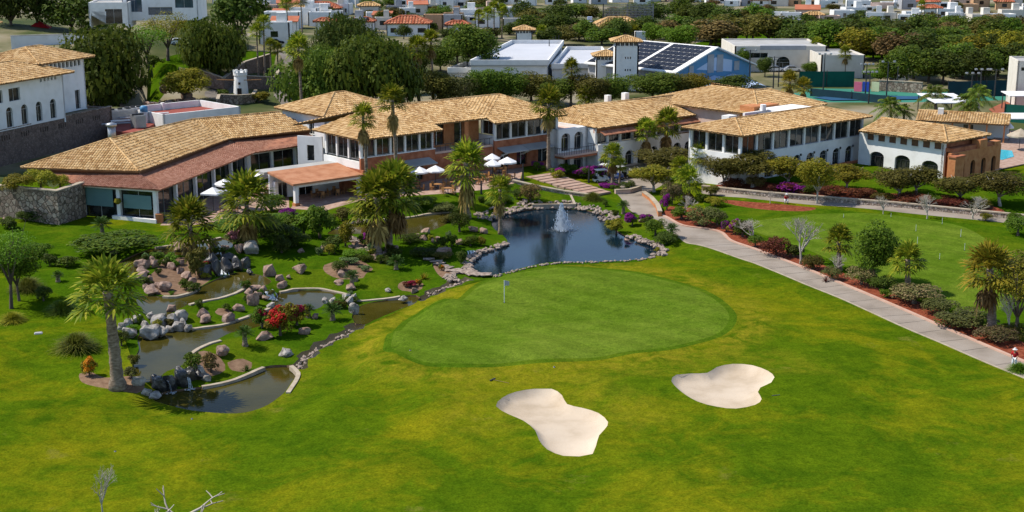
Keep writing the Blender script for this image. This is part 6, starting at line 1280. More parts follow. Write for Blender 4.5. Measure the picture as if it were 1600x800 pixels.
# ---- large trees behind the buildings
for a in [(165,166,24,132,'large round weeping pepper tree beside the white villas','weep','pepper',.06),(232,112,36,60,'light green feathery tree on the hill left of the lawn','airy','bright',.5),(262,88,16,76,'yellow green spreading tree below the modern building','airy','yellowg',.5),(335,112,12,84,'large weeping tree on the hill lawn','weep','pepper',.06),(378,80,-30,60,'tall dark conifer like tree behind the hill lawn','far','dark',.2),(288,154,106,60,'yellowish shrubby tree above the service yard','dense','yellowg',.3),
 (20,60,-60,80,'black green tree at the top left corner','dense','dark',.2),(60,50,-50,60,'dark tree right of the top left corner one','dense','dark',.2),(110,40,-20,60,'dark spiky tree left of the modern building','far','dark',.2),
 (510,172,60,120,'left part of the huge weeping tree group behind the restaurant','weep','pepper',.06),(575,176,34,130,'tallest tree of the huge weeping group behind the clubhouse','weep','pepper',.06),(618,166,62,80,'right part of the huge weeping tree group','weep','pepper',.06),(545,110,8,90,'dark crown rising behind the huge weeping group','weep','dark',.06),(498,120,58,60,'rounded crown at the left back of the weeping group','weep','pepper',.06),(640,150,70,50,'dark tree behind the two tall palms','dense','dark',.3),
 (690,168,108,56,'olive tree right of the two tall palms','dense','olive',.35),(722,170,112,50,'greyish tree in front of the ramp building','airy','greyg',.4),(755,166,102,60,'mid green tree in front of the ramp building','dense','mid',.3),(790,164,106,50,'bright green tree left of the slim palm','dense','mid',.3),(830,160,112,60,'grey green tree below the parking deck','dense','olive',.3),(872,164,118,54,'olive tree left of the slim palm','dense','pepper',.3),(920,168,112,50,'olive tree below the squat turret','dense','olive',.3),(955,166,116,46,'dark olive tree left of the tall stair tower','dense','pepper',.3),
 (1020,156,110,66,'dark tree in front of the solar hall','dense','pepper',.3),(1058,154,114,40,'olive tree right of the tall stair tower','dense','olive',.3),(1086,152,112,44,'yellow green tree before the blue gable','dense','yellowg',.3),(1140,150,116,54,'dark round tree before the blue gable','dense','dark',.3),
 (740,112,34,70,'dark tree left of the parking deck','dense','pepper',.3),(715,100,50,50,'tall dark tree behind the ramp building','dense','dark',.3),(688,112,70,40,'narrow tree beside the ramp building','dense','mid',.3),(1020,72,32,34,'bright round tree beyond the driving range','dense','bright',.3),(1062,78,36,52,'bright green round tree behind the solar roof','dense','bright',.3),(1110,72,28,60,'brownish tree behind the blue gable','far','brown',.3),(1148,66,20,66,'brown green tree right of the bright round tree','far','olive',.3),
 (1296,116,92,34,'green tree between the two club blocks','dense','bright',.2),(1270,118,96,26,'bright shrub tree before the arched club block','dense','mid',.2),(1160,112,76,24,'tree at the left of the arched club block','dense','mid',.3),(1195,120,86,22,'dark shrub tree before the arched club block','dense','dark',.3),(1375,128,104,34,'bright green tree above the tennis wall','dense','bright',.3),(1365,92,70,46,'dark hedge like tree behind the tennis wall','dense','mid',.2),
 (905,64,36,40,'brown green tree behind the driving range house','far','brown',.3),(880,70,38,36,'olive tree left of the driving range house','far','olive',.3),(940,70,42,40,'green tree in front of the driving range house','far','mid',.3),(860,74,40,30,'dark tree behind the parking deck','far','dark',.3)]:
    tree(a[0], a[1], a[2], a[3] * (1.25 if a[5] in ('dense', 'airy') and a[1] > 90 else 1.1), a[4], a[5], a[6], split=min(a[7], .12) if a[0] > 600 else a[7])
for a in [(230,196,30,10,'x','mid')][:0]: pass
for a in [(405,160,30,14,'shrub bed at the foot of the windmill wall','yellowg'),(350,156,30,14,'green shrub left of the windmill turret','mid'),(455,152,24,16,'shrub on the inner bend of the access road','mid'),(470,166,36,20,'leafy bank beside the access road','mid'),(448,136,20,14,'small bush by the access road wall','dark'),(240,104,30,16,'shrub under the light green feathery tree','mid')]:
    shrub(*a[:5], a[5], 'shrub')
# ---- the wood beyond the tennis courts: each tree its own
wr = random.Random(77); WOOD = []
def wood(n, ur, vr, wr_, hr, leaves, what, group):
    it = []
    for i in range(n):
        u = ur[0] + (ur[1] - ur[0]) * (i + wr.random()) / n; v = wr.uniform(*vr); it.append((u, v, wr.uniform(*wr_), wr.uniform(*hr), wr.choice(leaves)))
    it.sort()
    for i, (u, v, w_, h, lf) in enumerate(it):
        col_ = {'dark': 'dark green', 'pepper': 'dull green', 'olive': 'olive', 'brown': 'brownish', 'mid': 'green', 'yellowg': 'yellowish', 'greyg': 'grey green'}[lf]
        tree(u, v, v - h, w_, f'{col_} tree, {ordn(i)} from left in {what}', 'far', lf, group, split=.1)
LV = ['dark', 'dark', 'dark', 'pepper', 'olive', 'brown', 'mid']
wood(17, (800, 1200), (32, 42), (30, 46), (26, 38), LV, 'back row of wood above the solar hall', 'far wood above the solar hall')
wood(16, (820, 1190), (54, 66), (30, 46), (30, 42), LV, 'front row of wood above the solar hall', 'far wood above the solar hall')
wood(18, (1195, 1610), (50, 58), (30, 48), (22, 36), LV, 'back row of wood above the tennis courts', 'far wood above the tennis courts')
wood(20, (1195, 1610), (68, 80), (40, 58), (38, 54), LV, 'second row of wood above the tennis courts', 'far wood above the tennis courts')
wood(14, (1340, 1610), (92, 104), (44, 62), (42, 58), LV + ['yellowg'], 'third row of wood above the tennis courts', 'far wood above the tennis courts')
wood(12, (1385, 1610), (118, 134), (40, 60), (44, 60), LV, 'front row of wood above the tennis courts', 'far wood above the tennis courts')
wood(20, (570, 800), (14, 66), (18, 32), (15, 26), ['dark', 'pepper', 'mid', 'olive'], 'the trees among the town houses', 'trees among the town houses')
wood(14, (300, 580), (4, 56), (18, 34), (16, 28), ['dark', 'pepper', 'mid', 'olive'], 'the trees among the hill houses', 'trees among the hill houses')
wood(26, (560, 1600), (6, 40), (14, 26), (10, 18), LV, 'the farthest tree row at the top', 'farthest trees')

br = random.Random(9)
pile([(136 + 10.2 * i + br.uniform(-4, 4), 163 + br.uniform(-8, 6) - 5 * math.sin(i * .4), br.uniform(14, 26), br.uniform(10, 18)) for i in range(17)], 'the rocky bank below the pepper tree', 'rocks of the hill bank', 'rock')

for a in [(390,352,110,13,'long clipped hedge in front of the restaurant terrace','mid','fine'),(458,366,34,24,'leafy green shrub left of the porch path','bright','shrub'),(432,356,30,18,'rounded green shrub beside the long clipped hedge','mid','fine'),(462,384,40,18,'low shrub between hedge and lawn, below the leafy one','dark','fine'),(512,350,26,14,'small clipped mound at the channel head','mid','fine'),(565,338,34,12,'olive mound behind the olive channel','olive','fine'),(602,332,30,14,'green mound at the terrace edge left of the twin palms','mid','fine'),(628,322,24,12,'round clipped shrub left of the mound hedge','bright','fine'),(672,318,22,10,'small clipped shrub behind the mound hedge','mid','fine'),(640,380,34,14,'dark groundcover in the palm shade','dark','fine'),(662,400,40,12,'dark groundcover below the palm shade','dark','fine'),(615,404,30,14,'dark fern clump at the foot of the right twin palm','dark','shrub'),
 (530,424,26,16,'dark round cushion in the succulent bed','dark','fine'),(548,412,30,9,'low groundcover at the back of the succulent bed','aloe','shrub'),(572,424,16,9,'small groundcover at the right of the succulent bed','aloe','shrub'),(355,485,14,9,'tiny shrub in the small oval bed','mid','shrub'),(312,480,16,12,'leafy plant at the middle pool edge','mid','shrub'),(400,500,18,10,'low leaves left of the red bushes','mid','shrub'),(206,590,22,14,'grey green plants at the palm foot','greyg','shrub'),(208,572,18,18,'bushy weeds right of the big palm trunk','olive','shrub'),(190,540,24,20,'dark groundcover behind the big palm','dark','fine'),(470,416,10,6,'small tuft under the lone lawn boulder','mid','shrub'),
 (60,400,40,20,'green mound at the left lawn behind the dark round shrub','mid','fine'),(10,420,50,24,'green bush at the left edge above the thin tree','bright','fine'),(40,344,26,14,'dark mound right of the left edge boulder','dark','fine'),(770,322,24,9,'low hedge on the lawn behind the cobbled shore','mid','fine'),(790,318,20,10,'green mound left of the large brown bush','mid','shrub'),(700,346,26,9,'low plants along the channel end','olive','shrub'),(735,384,26,12,'leafy cushion at the peninsula waterline','mid','shrub'),(690,388,22,14,'fern clump above the slanting boulder','mid','shrub'),
 (1118,322,30,14,'yellow green mound beside the service path start','yellowg','fine'),(1120,352,30,20,'grey green bush right of the path bend bush','greyg','fine'),(1180,386,24,16,'green bush under the bare vase tree','mid','fine'),(1270,420,36,20,'mixed green bush in the mulch bed','olive','fine'),(1300,436,30,16,'low bush beside the pale bare tree','greyg','fine'),(1468,491,50,20,'grey green hedge section between mauve ones','greyg','fine'),(1580,530,40,22,'olive bush under the olive yellow tree','olive','fine'),(1260,306,30,16,'green bush on the planted bank under the yellow tree','mid','fine'),(1380,314,34,12,'olive bush on the planted bank, centre right','olive','fine'),(1460,318,30,12,'green bush on the planted bank before the brick end','mid','fine'),(1530,326,34,14,'olive bush at the right end of the planted bank','olive','fine'),(1100,316,20,12,'low green bush behind the squat palm','mid','fine'),
 (180,140,40,20,'scrub on the rocky bank under the pepper tree','olive','fine'),(220,128,30,18,'green scrub on the hill slope','mid','fine'),(262,128,30,14,'low scrub at the foot of the hill lawn','olive','fine'),(310,104,40,20,'scrub under the weeping tree on the hill','mid','fine'),(130,120,40,30,'dark scrub beside the tall villa','dark','fine'),(370,112,34,18,'dark scrub below the hill lawn wall','dark','fine'),(300,60,60,24,'green bushes below the modern building','mid','fine'),(360,70,50,20,'bushes at the top of the hill lawn','dark','fine'),(150,60,60,24,'bushes left of the modern building','mid','fine'),(540,80,60,24,'green thicket left of the weeping group','mid','fine'),(480,140,40,24,'thicket beside the access road','mid','fine'),(650,120,40,30,'thicket behind the two tall palms','mid','fine')]:
    shrub(*a[:5], a[5], a[6])

fr_ = random.Random(31); pts_ = []
for (u0, u1, v0, v1, n) in ((225, 328, 404, 462, 12), (505, 556, 455, 482, 5), (430, 525, 376, 402, 8), (556, 622, 384, 414, 7), (655, 704, 372, 400, 6), (372, 424, 448, 474, 4), (340, 400, 384, 404, 5), (200, 300, 498, 534, 6)):
    pts_ += [(fr_.uniform(u0, u1), fr_.uniform(v0, v1), fr_.uniform(9, 20), fr_.uniform(7, 14), fr_.choice(('mid', 'dark', 'olive', 'bright', 'aloe', 'yellowg'))) for _ in range(n)]
for i, (u, v, w_, h_, lf) in enumerate(sorted(pts_)): shrub(u, v, w_, h_, f'small plant, {ordn(i)} from left among the rock garden stones', lf, 'shrub', 'rock_garden_plant', group='small rock garden plants', cat='plant')

# ================================================================== TOWN HOUSES
def house(u, v, wpx, hpx, label, roof='flat', m='white', ang=0.0, group='town houses', dp=None, rows=None, name='house'):
    p = P(u, v); s_ = scale_at(p); wd = wpx / s_; ht = hpx / s_ / .97; dp = dp or wd * .7; zb = p.z
    b = Bld(name, p, ang, label, 'house', group, z=0); rows = rows or max(1, int(ht / 3.2)); ops = []
    n = max(1, int(wd / 4)); hr = random.Random(int(u * 7 + v))
    for r in range(rows):
        for k in range(n):
            if hr.random() < .75: ops.append(((k + .5) * wd / n, min(hr.choice((1.2, 1.8, 2.4)), wd / n * .7), zb + r * ht / rows + .9, min(1.4, ht / rows - 1.3), 0))
    b.wall((0, 0), (wd, 0), zb - 1.5, zb + ht, ops, MAT[m], .3, bars=0)
    for a, c in (((wd, 0), (wd, dp)), ((0, dp), (0, 0)), ((wd, dp), (0, dp))): b.wall(a, c, zb - 1.5, zb + ht, [], MAT[m], .3)
    if roof == 'flat': b.box('flat_roof', .3, wd - .3, .32, dp - .32, zb + ht - .5, zb + ht - .35, MAT['white' if hr.random() < .6 else 'concrete'])
    elif roof == 'shed':
        b.part('roof', MB().add([(-.3, -.3, zb + ht), (wd + .3, -.3, zb + ht), (wd + .3, dp + .3, zb + ht + wd * .16), (-.3, dp + .3, zb + ht + wd * .16), (-.3, -.3, zb + ht - .2), (wd + .3, -.3, zb + ht - .2), (wd + .3, dp + .3, zb + ht + wd * .16 - .2), (-.3, dp + .3, zb + ht + wd * .16 - .2)], [(0, 1, 2, 3), (7, 6, 5, 4), (0, 4, 5, 1), (1, 5, 6, 2), (2, 6, 7, 3), (3, 7, 4, 0)]), MAT['redtile'])
    else:
        f, r_ = hip(-.5, wd + .5, -.5, dp + .5, zb + ht, zb + ht + min(wd, dp) * .22, min(wd, dp) * .5, min(wd, dp) * .5)
        tile_roof(b, f, r_, .9, 1.2, ('tilebase', 'redtile' if roof == 'red' else 'tile'))
    if roof == 'flat' and hr.random() < .5: b.box('roof_room', wd * .55, wd * .85, dp * .3, dp * .7, zb + ht - .4, zb + ht + 2.2, MAT[m])
    return b
for a in [(405,66,48,28,'white house with garden wall at the hill road, leftmost of the near hill houses','flat','white'),(412,46,56,26,'broad white house above the hill road wall','flat','white'),(452,40,44,26,'white box house right of the first hill palm','flat','white'),(424,38,40,16,'white house with sloping orange tile roof between hill palms','shed','white'),(482,42,34,22,'plain white cube house right of the hill palms','flat','white'),(474,26,56,12,'white house with red tile roof at the top','red','white'),(515,34,20,16,'small white house beside the dark tree crown','flat','white'),
 (585,44,26,16,'low white house left of the big sloped white roof','flat','cream'),(604,56,66,18,'large white house with broad pale sloping roof and red tiles below','red','white'),(662,48,30,24,'orange terracotta house with a narrow dark window','flat','ochre'),(698,58,34,18,'white house with red tiles left of the far palms','red','white'),(692,40,30,16,'grey roofed white house behind the terracotta one','flat','greyw'),(708,34,40,18,'white house block before the far palms','flat','white'),(742,42,40,22,'white house behind the four far palms','flat','white'),(786,52,30,22,'pale house right of the four far palms','flat','cream'),
 (818,52,34,14,'long low house with tile roof behind the parking deck','tile','white'),(838,42,32,12,'low flat white house above the deck','flat','white'),(868,52,30,14,'small white flat house before the wood','flat','white'),(905,50,24,12,'blue walled house at the driving range net','flat','paleblue'),(928,54,78,12,'long driving range house with pale tile roof','tile','pinkw'),(992,66,18,16,'white cubic house left of the bright round trees','flat','white'),(1152,40,36,14,'brown roofed open pavilion in the wood','tile','ochre'),(1196,52,26,12,'dark roofed pavilion at the edge of the wood','tile','ochre')]:
    house(a[0], a[1], a[2], a[3], a[4], a[5], a[6])
def row(n, ur, vr, wr_, hr, what, group, jit=.3):
    hr_ = random.Random(n * 13 + int(ur[0])); it = []
    for i in range(n): it.append((ur[0] + (ur[1] - ur[0]) * (i + hr_.uniform(.1, .9)) / n, hr_.uniform(*vr), hr_.uniform(*wr_), hr_.uniform(*hr), hr_.choice(('flat',) * 11 + ('red', 'shed', 'tile')), hr_.choice(('white',) * 6 + ('cream', 'cream', 'pinkw', 'ochre', 'greyw'))))
    it.sort()
    for i, (u, v, w_, h, rf, m) in enumerate(it):
        cn = {'white': 'white', 'cream': 'cream', 'pinkw': 'pinkish', 'ochre': 'ochre', 'greyw': 'grey'}[m]; rn = {'flat': 'flat roofed', 'red': 'red roofed', 'shed': 'orange roofed', 'tile': 'tan roofed'}[rf]
        house(u, v, w_, h, f'{cn} {rn} house, {ordn(i)} from left in {what}', rf, m, hr_.uniform(-.25, .25), group)
row(24, (560, 800), (2, 40), (22, 36), (10, 17), 'the town above the parking deck', 'town houses above the deck')
row(14, (330, 560), (-2, 30), (26, 40), (12, 20), 'the top edge over the hill', 'top hill houses')
row(11, (395, 570), (22, 62), (26, 44), (14, 22), 'the near hill town beside the access road', 'near hill town houses')
row(19, (1190, 1600), (26, 38), (24, 42), (11, 17), 'the town row above the tennis wood', 'town houses above the tennis wood')
row(20, (1190, 1600), (8, 22), (22, 38), (9, 15), 'the upper town row at the top right', 'upper town houses')
row(14, (800, 1190), (2, 10), (22, 36), (7, 11), 'the town strip above the solar hall', 'town strip above the solar hall')
row(18, (560, 1600), (-10, -2), (22, 36), (8, 12), 'the farthest town row', 'farthest town houses')

# ================================================================== TENNIS COURTS, NETS, POLES
def fence(name, pxs, h, label, m, z=1.3, posts=True, cat='screen'):
    g = [P(u, v) for u, v in pxs]; c = g[0]; t = empty(name, c, 0, label, cat)
    for i in range(len(g) - 1):
        a, b = g[i] - c, g[i + 1] - c; n = max(1, int((b - a).length / 6))
        for k in range(n):
            p, q = a.lerp(b, k / n), a.lerp(b, (k + 1) / n)
            MB().add([(p.x, p.y, p.z), (q.x, q.y, q.z), (q.x, q.y, q.z + h), (p.x, p.y, p.z + h), (p.x, p.y + .05, p.z), (q.x, q.y + .05, q.z), (q.x, q.y + .05, q.z + h), (p.x, p.y + .05, p.z + h)], [(0, 1, 2, 3), (7, 6, 5, 4), (0, 4, 5, 1), (2, 6, 7, 3), (1, 5, 6, 2), (3, 7, 4, 0)]).build('panel', MAT[m], t)
            MB().tube([(p.x, p.y - .08, p.z - .3), (p.x, p.y - .08, p.z + h + .3)], .07, 5).build('post', MAT['darkmetal'], t)
fence('windscreen', [(1248,136),(1334,136)], 3.4, 'bright green windscreen behind the tennis court', 'screen')
fence('court_fence', [(1266,150),(1330,156),(1400,164)], 1.6, 'dark blue fence panels along the near side of the tennis court', 'navy')
fence('windscreen', [(1480,152),(1540,150),(1600,150)], 3.2, 'dark navy windscreen right of the stone court wall', 'navy')
fence('windscreen', [(1568,190),(1640,196)], 3.2, 'green windscreen at the right edge below the clay court', 'screen')
for u0, m, lb in ((1334,'pink','pink practice board beside the green windscreen'),(1347,'royal','royal blue practice board between pink and yellow ones'),(1361,'limey','pale yellow practice board at the right of three')):
    a, b = P(u0, 143), P(u0 + 12, 143); t = empty('practice_board', a, -.5, lb, 'board')
    MB().box(0, b.x - a.x, 0, .12, .05, 2.1).build('board', MAT[m], t); [MB().box(x, x + .1, .13, .3, -.3, 1.9).build('post', MAT['darkmetal'], t) for x in (.1, b.x - a.x - .2)]
stone_run('stone_wall', [P(u, v) for u, v in [(1372,142),(1410,144),(1440,146)]], 2.2, 2.2, 'stone wall behind the tennis court right of the boards', 'stonewall', .5)
def pole(u, v, vt, label, lamps=4, group='tennis court light poles', m='darkmetal'):
    p = P(u, v); h = AT(u, vt, p.y).z - p.z; t = empty('light_pole', p, 0, label, 'light pole', group)
    MB().tube([(0, 0, -.3), (0, 0, h)], [.16, .09], 6).build('mast', MAT[m], t)
    if lamps:
        MB().bar((-1.3, 0, h - .2), (1.3, 0, h - .2), .08).build('crossbar', MAT[m], t)
        for k in range(lamps): MB().box(-1.4 + k * 2.4 / max(1, lamps - 1), -1.0 + k * 2.4 / max(1, lamps - 1), -.5, .1, h - .15, h + .15).build('lamp', MAT['greymetal'], t)
for a in [(1286,144,84,'tennis light pole before the two club blocks',3),(1352,148,100,'tennis light pole left of the coloured boards',4),(1357,162,112,'tall tennis mast in front of the coloured boards',4),(1385,150,96,'tennis light pole right of the coloured boards',2),(1401,142,104,'bare grey pole behind the stone court wall',0),(1516,160,114,'light pole with white lamps by the royal palms',3),(1530,158,108,'second light pole with white lamps by the royal palms',3),(1553,156,108,'light pole at the navy windscreen',2),(1208,138,88,'slim pole beside the blue hall canopy',1),(1216,136,92,'second slim pole beside the blue hall canopy',1),(1085,130,68,'thin dark pole before the blue gable',0),(1170,140,78,'pole with floodlight right of the blue gable',2)]:
    pole(a[0], a[1], a[2], a[3], a[4])
for i, (u, v, vt) in enumerate([(730,106,50),(756,104,48),(858,90,62),(864,84,58),(868,80,56),(873,76,55)]): pole(u, v, vt, f'thin lamp post, {ordn(i)} from left around the parking deck', 0 if i > 1 else 1, 'lamp posts around the parking deck')
# driving range net
g = [P(u, 50) for u in (942, 980, 1020)]; t = empty('range_net', g[0], 0, 'tall grey driving range net in front of the wood', 'net')
for i in range(3): MB().tube([(g[i].x - g[0].x, g[i].y - g[0].y, -.5), (g[i].x - g[0].x, g[i].y - g[0].y, 9)], .18, 6).build('mast', MAT['darkmetal'], t)
mb = MB(); Wn = g[2].x - g[0].x
for k in range(40): mb.bar((Wn * k / 39, .1, 0), (Wn * k / 39, .1, 8.8), .1)
for k in range(12): mb.bar((0, .1, .8 * k), (Wn, .1, .8 * k), .1)
n_ = mb.build('mesh_net', MAT['greyw'], t); n_['kind'] = 'stuff'
# clay court, canopy roofs by the pool
def slab(name, pxs, z, th, m, label, cat='surface', kind='structure'):
    g = [P(u, v) for u, v in pxs]; c = g[0]; o = recalc(MB().prism([(q.x - c.x, q.y - c.y) for q in g], 0, th).build(name, m)); o.location = (c.x, c.y, z); return tag(o, label, cat, None, kind)
slab('clay_court', [(1545,172),(1570,160),(1660,162),(1660,182),(1560,184)], 1.25, .08, MAT['clay'], 'red clay court at the right edge', 'court')
slab('blue_court', [(1270,153),(1330,150),(1440,152),(1440,156),(1300,158)], 1.35, .05, MAT['courtb'], 'blue playing field of the tennis court', 'court')
slab('pool_deck', [(1554,268),(1600,258),(1660,250),(1660,204),(1560,206),(1545,230)], 1.28, .12, MAT['paver'], 'paved deck around the swimming pool', 'deck')
pl_ = slab('swimming_pool', [(1552,250),(1566,252),(1584,247),(1581,238),(1562,236),(1551,240)], 1.42, .03, MAT['pool'], 'turquoise swimming pool behind the annexe', 'pool')
def canopy(u0, u1, v, z, dp, h, label, m='white', posts=True, slope=.3):
    a, b = P(u0, v), P(u1, v); wd = b.x - a.x; t = empty('canopy', a, 0, label, 'canopy')
    MB().add([(0, 0, h), (wd, 0, h), (wd, dp, h + slope), (0, dp, h + slope), (0, 0, h - .15), (wd, 0, h - .15), (wd, dp, h + slope - .15), (0, dp, h + slope - .15)], [(0, 1, 2, 3), (7, 6, 5, 4), (0, 4, 5, 1), (1, 5, 6, 2), (2, 6, 7, 3), (3, 7, 4, 0)]).build('roof', MAT[m], t)
    for x in (.3, wd - .3):
        for y in (.3, dp - .3): MB().tube([(x, y, -.2), (x, y, h - .1)], .1, 6).build('post', MAT['darkmetal'], t)
canopy(1568, 1620, 212, 1.3, 5, 2.9, 'white flat canopy beside the swimming pool'); canopy(1576, 1640, 176, 1.3, 5, 3.2, 'white canopy roof over the clay court bench'); canopy(1460, 1520, 186, 1.3, 12, 3.0, 'large pale shade roof behind the pool pavilion', 'whitecloth')
def parasol(u, v, wpx, label, m='umbrella', h=2.6, off=0, group=None, base=None, sides=8, peak=.55):
    p = base or P(u, v); s_ = scale_at(p); r = wpx / s_ / 2; t = empty('parasol', p, tr.uniform(0, .7), label, 'parasol', group); mb = MB()
    ring = [(off + r * math.cos(6.2832 * k / sides), r * math.sin(6.2832 * k / sides), h - .12) for k in range(sides)]
    apex = (off, 0, h + peak)
    for k in range(sides):
        a, b = ring[k - 1], ring[k]; mb.tri(a, b, apex); mb.quad(a, b, (b[0], b[1], b[2] - .2), (a[0], a[1], a[2] - .2))
    mb.build('canopy', MAT[m], t); MB().tube([(0, 0, 0), (0, 0, h + peak * .8)], .05, 6).build('pole', MAT['darkmetal'], t); MB().tube([(0, 0, 0), (0, 0, .12)], .4, 8).build('base', MAT['darkmetal'], t)
    if off: MB().bar((0, 0, h + peak * .8), (off, 0, h + peak), .07).build('arm', MAT['darkmetal'], t)
    return t
for a in [(656,296,30,'white parasol, left of the pair in front of the brick bay'),(681,294,30,'white parasol, right of the pair in front of the brick bay'),(770,284,28,'white parasol nearest the lawn at the right of the terrace'),(769,274,26,'white parasol behind the nearest one on the right of the terrace'),(793,280,30,'white parasol at the right end of the terrace')]: parasol(*a, group='white terrace parasols')
for a in [(408,304,46,'large white cantilever parasol nearest the porch'),(372,326,42,'white parasol left of the cantilever one outside the restaurant'),(334,332,40,'white parasol lowest on the restaurant terrace'),(352,318,36,'white parasol tucked against the restaurant glass')]: parasol(*a, group='white restaurant parasols', h=2.7, sides=4)
for a in [(1592,236,40,'straw coloured parasol beside the pool',{'m':'coping','peak':1.0}),(1576,222,12,'small white parasol behind the pool',{})]: parasol(a[0], a[1], a[2], a[3], **a[4])
# tables and chairs
def chair_parts(t):
    MB().box(-.22, .22, -.22, .22, .42, .47).build('seat', MAT['orangewood'], t); MB().box(-.22, .22, .19, .24, .5, .95).build('backrest', MAT['orangewood'], t)
    for x in (-.18, .18):
        for y in (-.18, .18): MB().box(x - .03, x + .03, y - .03, y + .03, 0, .42).build('leg', MAT['orangewood'], t)
c0 = empty('terrace_chair', (0, 0, 0)); chair_parts(c0)
def copy_tree(o):
    c = o.copy(); col.objects.link(c)
    for ch in o.children:
        d = ch.copy(); col.objects.link(d); d.parent = c
    return c
t0 = empty('terrace_table', (0, 0, 0)); MB().tube([(0, 0, .7), (0, 0, .75)], .55, 12).build('tabletop', MAT['orangewood'], t0); MB().tube([(0, 0, 0), (0, 0, .7)], .06, 6).build('pedestal', MAT['darkmetal'], t0); MB().tube([(0, 0, 0), (0, 0, .05)], .3, 8).build('foot', MAT['darkmetal'], t0)
first = True
def dining(u, v, where, n=4):
    global first
    p = P(u, v); t = t0 if first else copy_tree(t0); t.location = p; tag(t, f'round honey wood table {where}', 'table', 'terrace tables')
    for k in range(n):
        c = c0 if first and k == 0 else copy_tree(c0); a = 6.2832 * k / n + u; c.location = (p.x + .95 * math.cos(a), p.y + .95 * math.sin(a), p.z); c.rotation_euler = (0, 0, a - math.pi / 2)
        tag(c, f'{["right", "rear", "left", "front"][int(((a % 6.2832) + .785) / 1.5708) % 4]} honey wood chair at the table {where}', 'chair', f'chairs at the table {where}')
        if first: first = False
for u, v, wh in [(650,298,'under the left parasol of the terrace pair'),(684,296,'under the right parasol of the terrace pair'),(705,292,'left of the skirted palm crown'),(712,284,'behind the skirted palm'),(742,288,'right of the skirted palm'),(753,280,'in the open middle of the terrace'),(768,285,'under the parasol nearest the lawn'),(792,281,'under the parasol at the terrace end'),(700,302,'at the terrace front edge by the palm'),(640,290,'at the brick bay wall'),(358,332,'between the restaurant parasols'),(408,306,'under the cantilever parasol'),(500,308,'inside the open porch, left'),(525,304,'inside the open porch, right'),(780,270,'at the brick wall behind the parasols')]: dining(u, v, wh)
for u, v, vt, lb in [(735,302,278,'slim lantern post at the front edge of the terrace'),(817,284,256,'lantern post at the top of the garden steps'),(752,303,282,'short lamp post behind the lawn edge'),(920,286,258,'lantern post beside the purple bougainvillea')]: pole(u, v, vt, lb, 0, 'terrace lantern posts')
# garden steps: every tread its own part
a, b = P(836, 276), P(936, 306); t = empty('garden_steps', a, 0, 'broad pink paved steps descending from the terrace to the path', 'steps'); d = (b - a); dz = b.z - a.z; d.z = 0; Ln = d.length; d.normalize(); sd = Vector((-d.y, d.x, 0))
nst = 10
for k in range(nst):
    p = d * (Ln * k / nst); q = d * (Ln * (k + .94) / nst); z = dz * k / nst + .22; w_ = 3.6 - .12 * k
    V = [p - sd * w_ * .5, q - sd * w_ * .5, q + sd * w_ * .9, p + sd * w_ * .9]
    tr_ = recalc(MB().add([(v.x, v.y, z - .8) for v in V] + [(v.x, v.y, z) for v in V], [(0, 3, 2, 1), (4, 5, 6, 7), (0, 1, 5, 4), (1, 2, 6, 5), (2, 3, 7, 6), (3, 0, 4, 7)]).build('tread', MAT['paver'], t))
    V2 = [q - sd * w_ * .5, q + d * Ln * .018 - sd * w_ * .5, q + d * Ln * .018 + sd * w_ * .9, q + sd * w_ * .9]
    MB().add([(v.x, v.y, z - .1) for v in V2], [(0, 1, 2, 3)]).build('joint', MAT['darkmetal'], tr_)
# overflow basin
p = P(864, 318); t = empty('overflow_basin', p, .05, 'grey square water basin with pale rim above the main pond', 'basin')
MB().box(-2.6, 2.6, -1.6, 5, .02, .12).build('water', MAT['olivewater'], t)
for x0, x1, y0, y1 in ((-2.9, -2.61, -1.6, 5), (2.61, 2.9, -1.6, 5), (-2.9, 2.9, 5.01, 5.3), (-2.9, 2.9, -1.9, -1.61)): MB().box(x0, x1, y0, y1, -.3, .3).build('rim', MAT['coping'], t)
# ================================================================== FOUNTAIN
p = G(877, 360, -.45); t = empty('fountain', p, 0, 'white fountain jet spraying in the main pond', 'fountain'); rr = random.Random(3); mb = MB(); Ht = 3.3
MB().tube([(0, 0, -.2), (0, 0, .15), (0, 0, .2)], [.5, .5, .25], 12).build('float', MAT['darkmetal'], t)
for i in range(4200):
    k = rr.random() ** 1.3; z = Ht * (1 - k); sp = .14 + 1.0 * k ** 1.1; a = rr.uniform(0, 6.28); q = abs(rr.gauss(0, .5)) * sp; s_ = rr.uniform(.016, .05) * (1 + .4 * k); x, y = q * math.cos(a) + .25 * k * k, q * math.sin(a); ln = rr.uniform(1.5, 4) * s_
    mb.add([(x - s_, y, z), (x + s_, y, z), (x, y - s_, z - ln), (x, y + s_, z + ln)], [(0, 1, 2), (0, 3, 1), (0, 2, 3), (1, 3, 2)])
o = mb.build('spray', MAT['spray'], t); o['kind'] = 'stuff'
mb = MB()
for i in range(420):
    a = rr.uniform(0, 6.28); q = abs(rr.gauss(.7, .5)); s_ = rr.uniform(.03, .09); x, y = q * math.cos(a) * 1.3, q * math.sin(a); mb.add([(x - s_, y, .02), (x + s_, y, .02), (x, y + s_, .03), (x, y - s_, .06)], [(0, 1, 2), (0, 3, 1), (0, 2, 3), (1, 3, 2)])
o = mb.build('splash', MAT['foam'], t); o['kind'] = 'stuff'
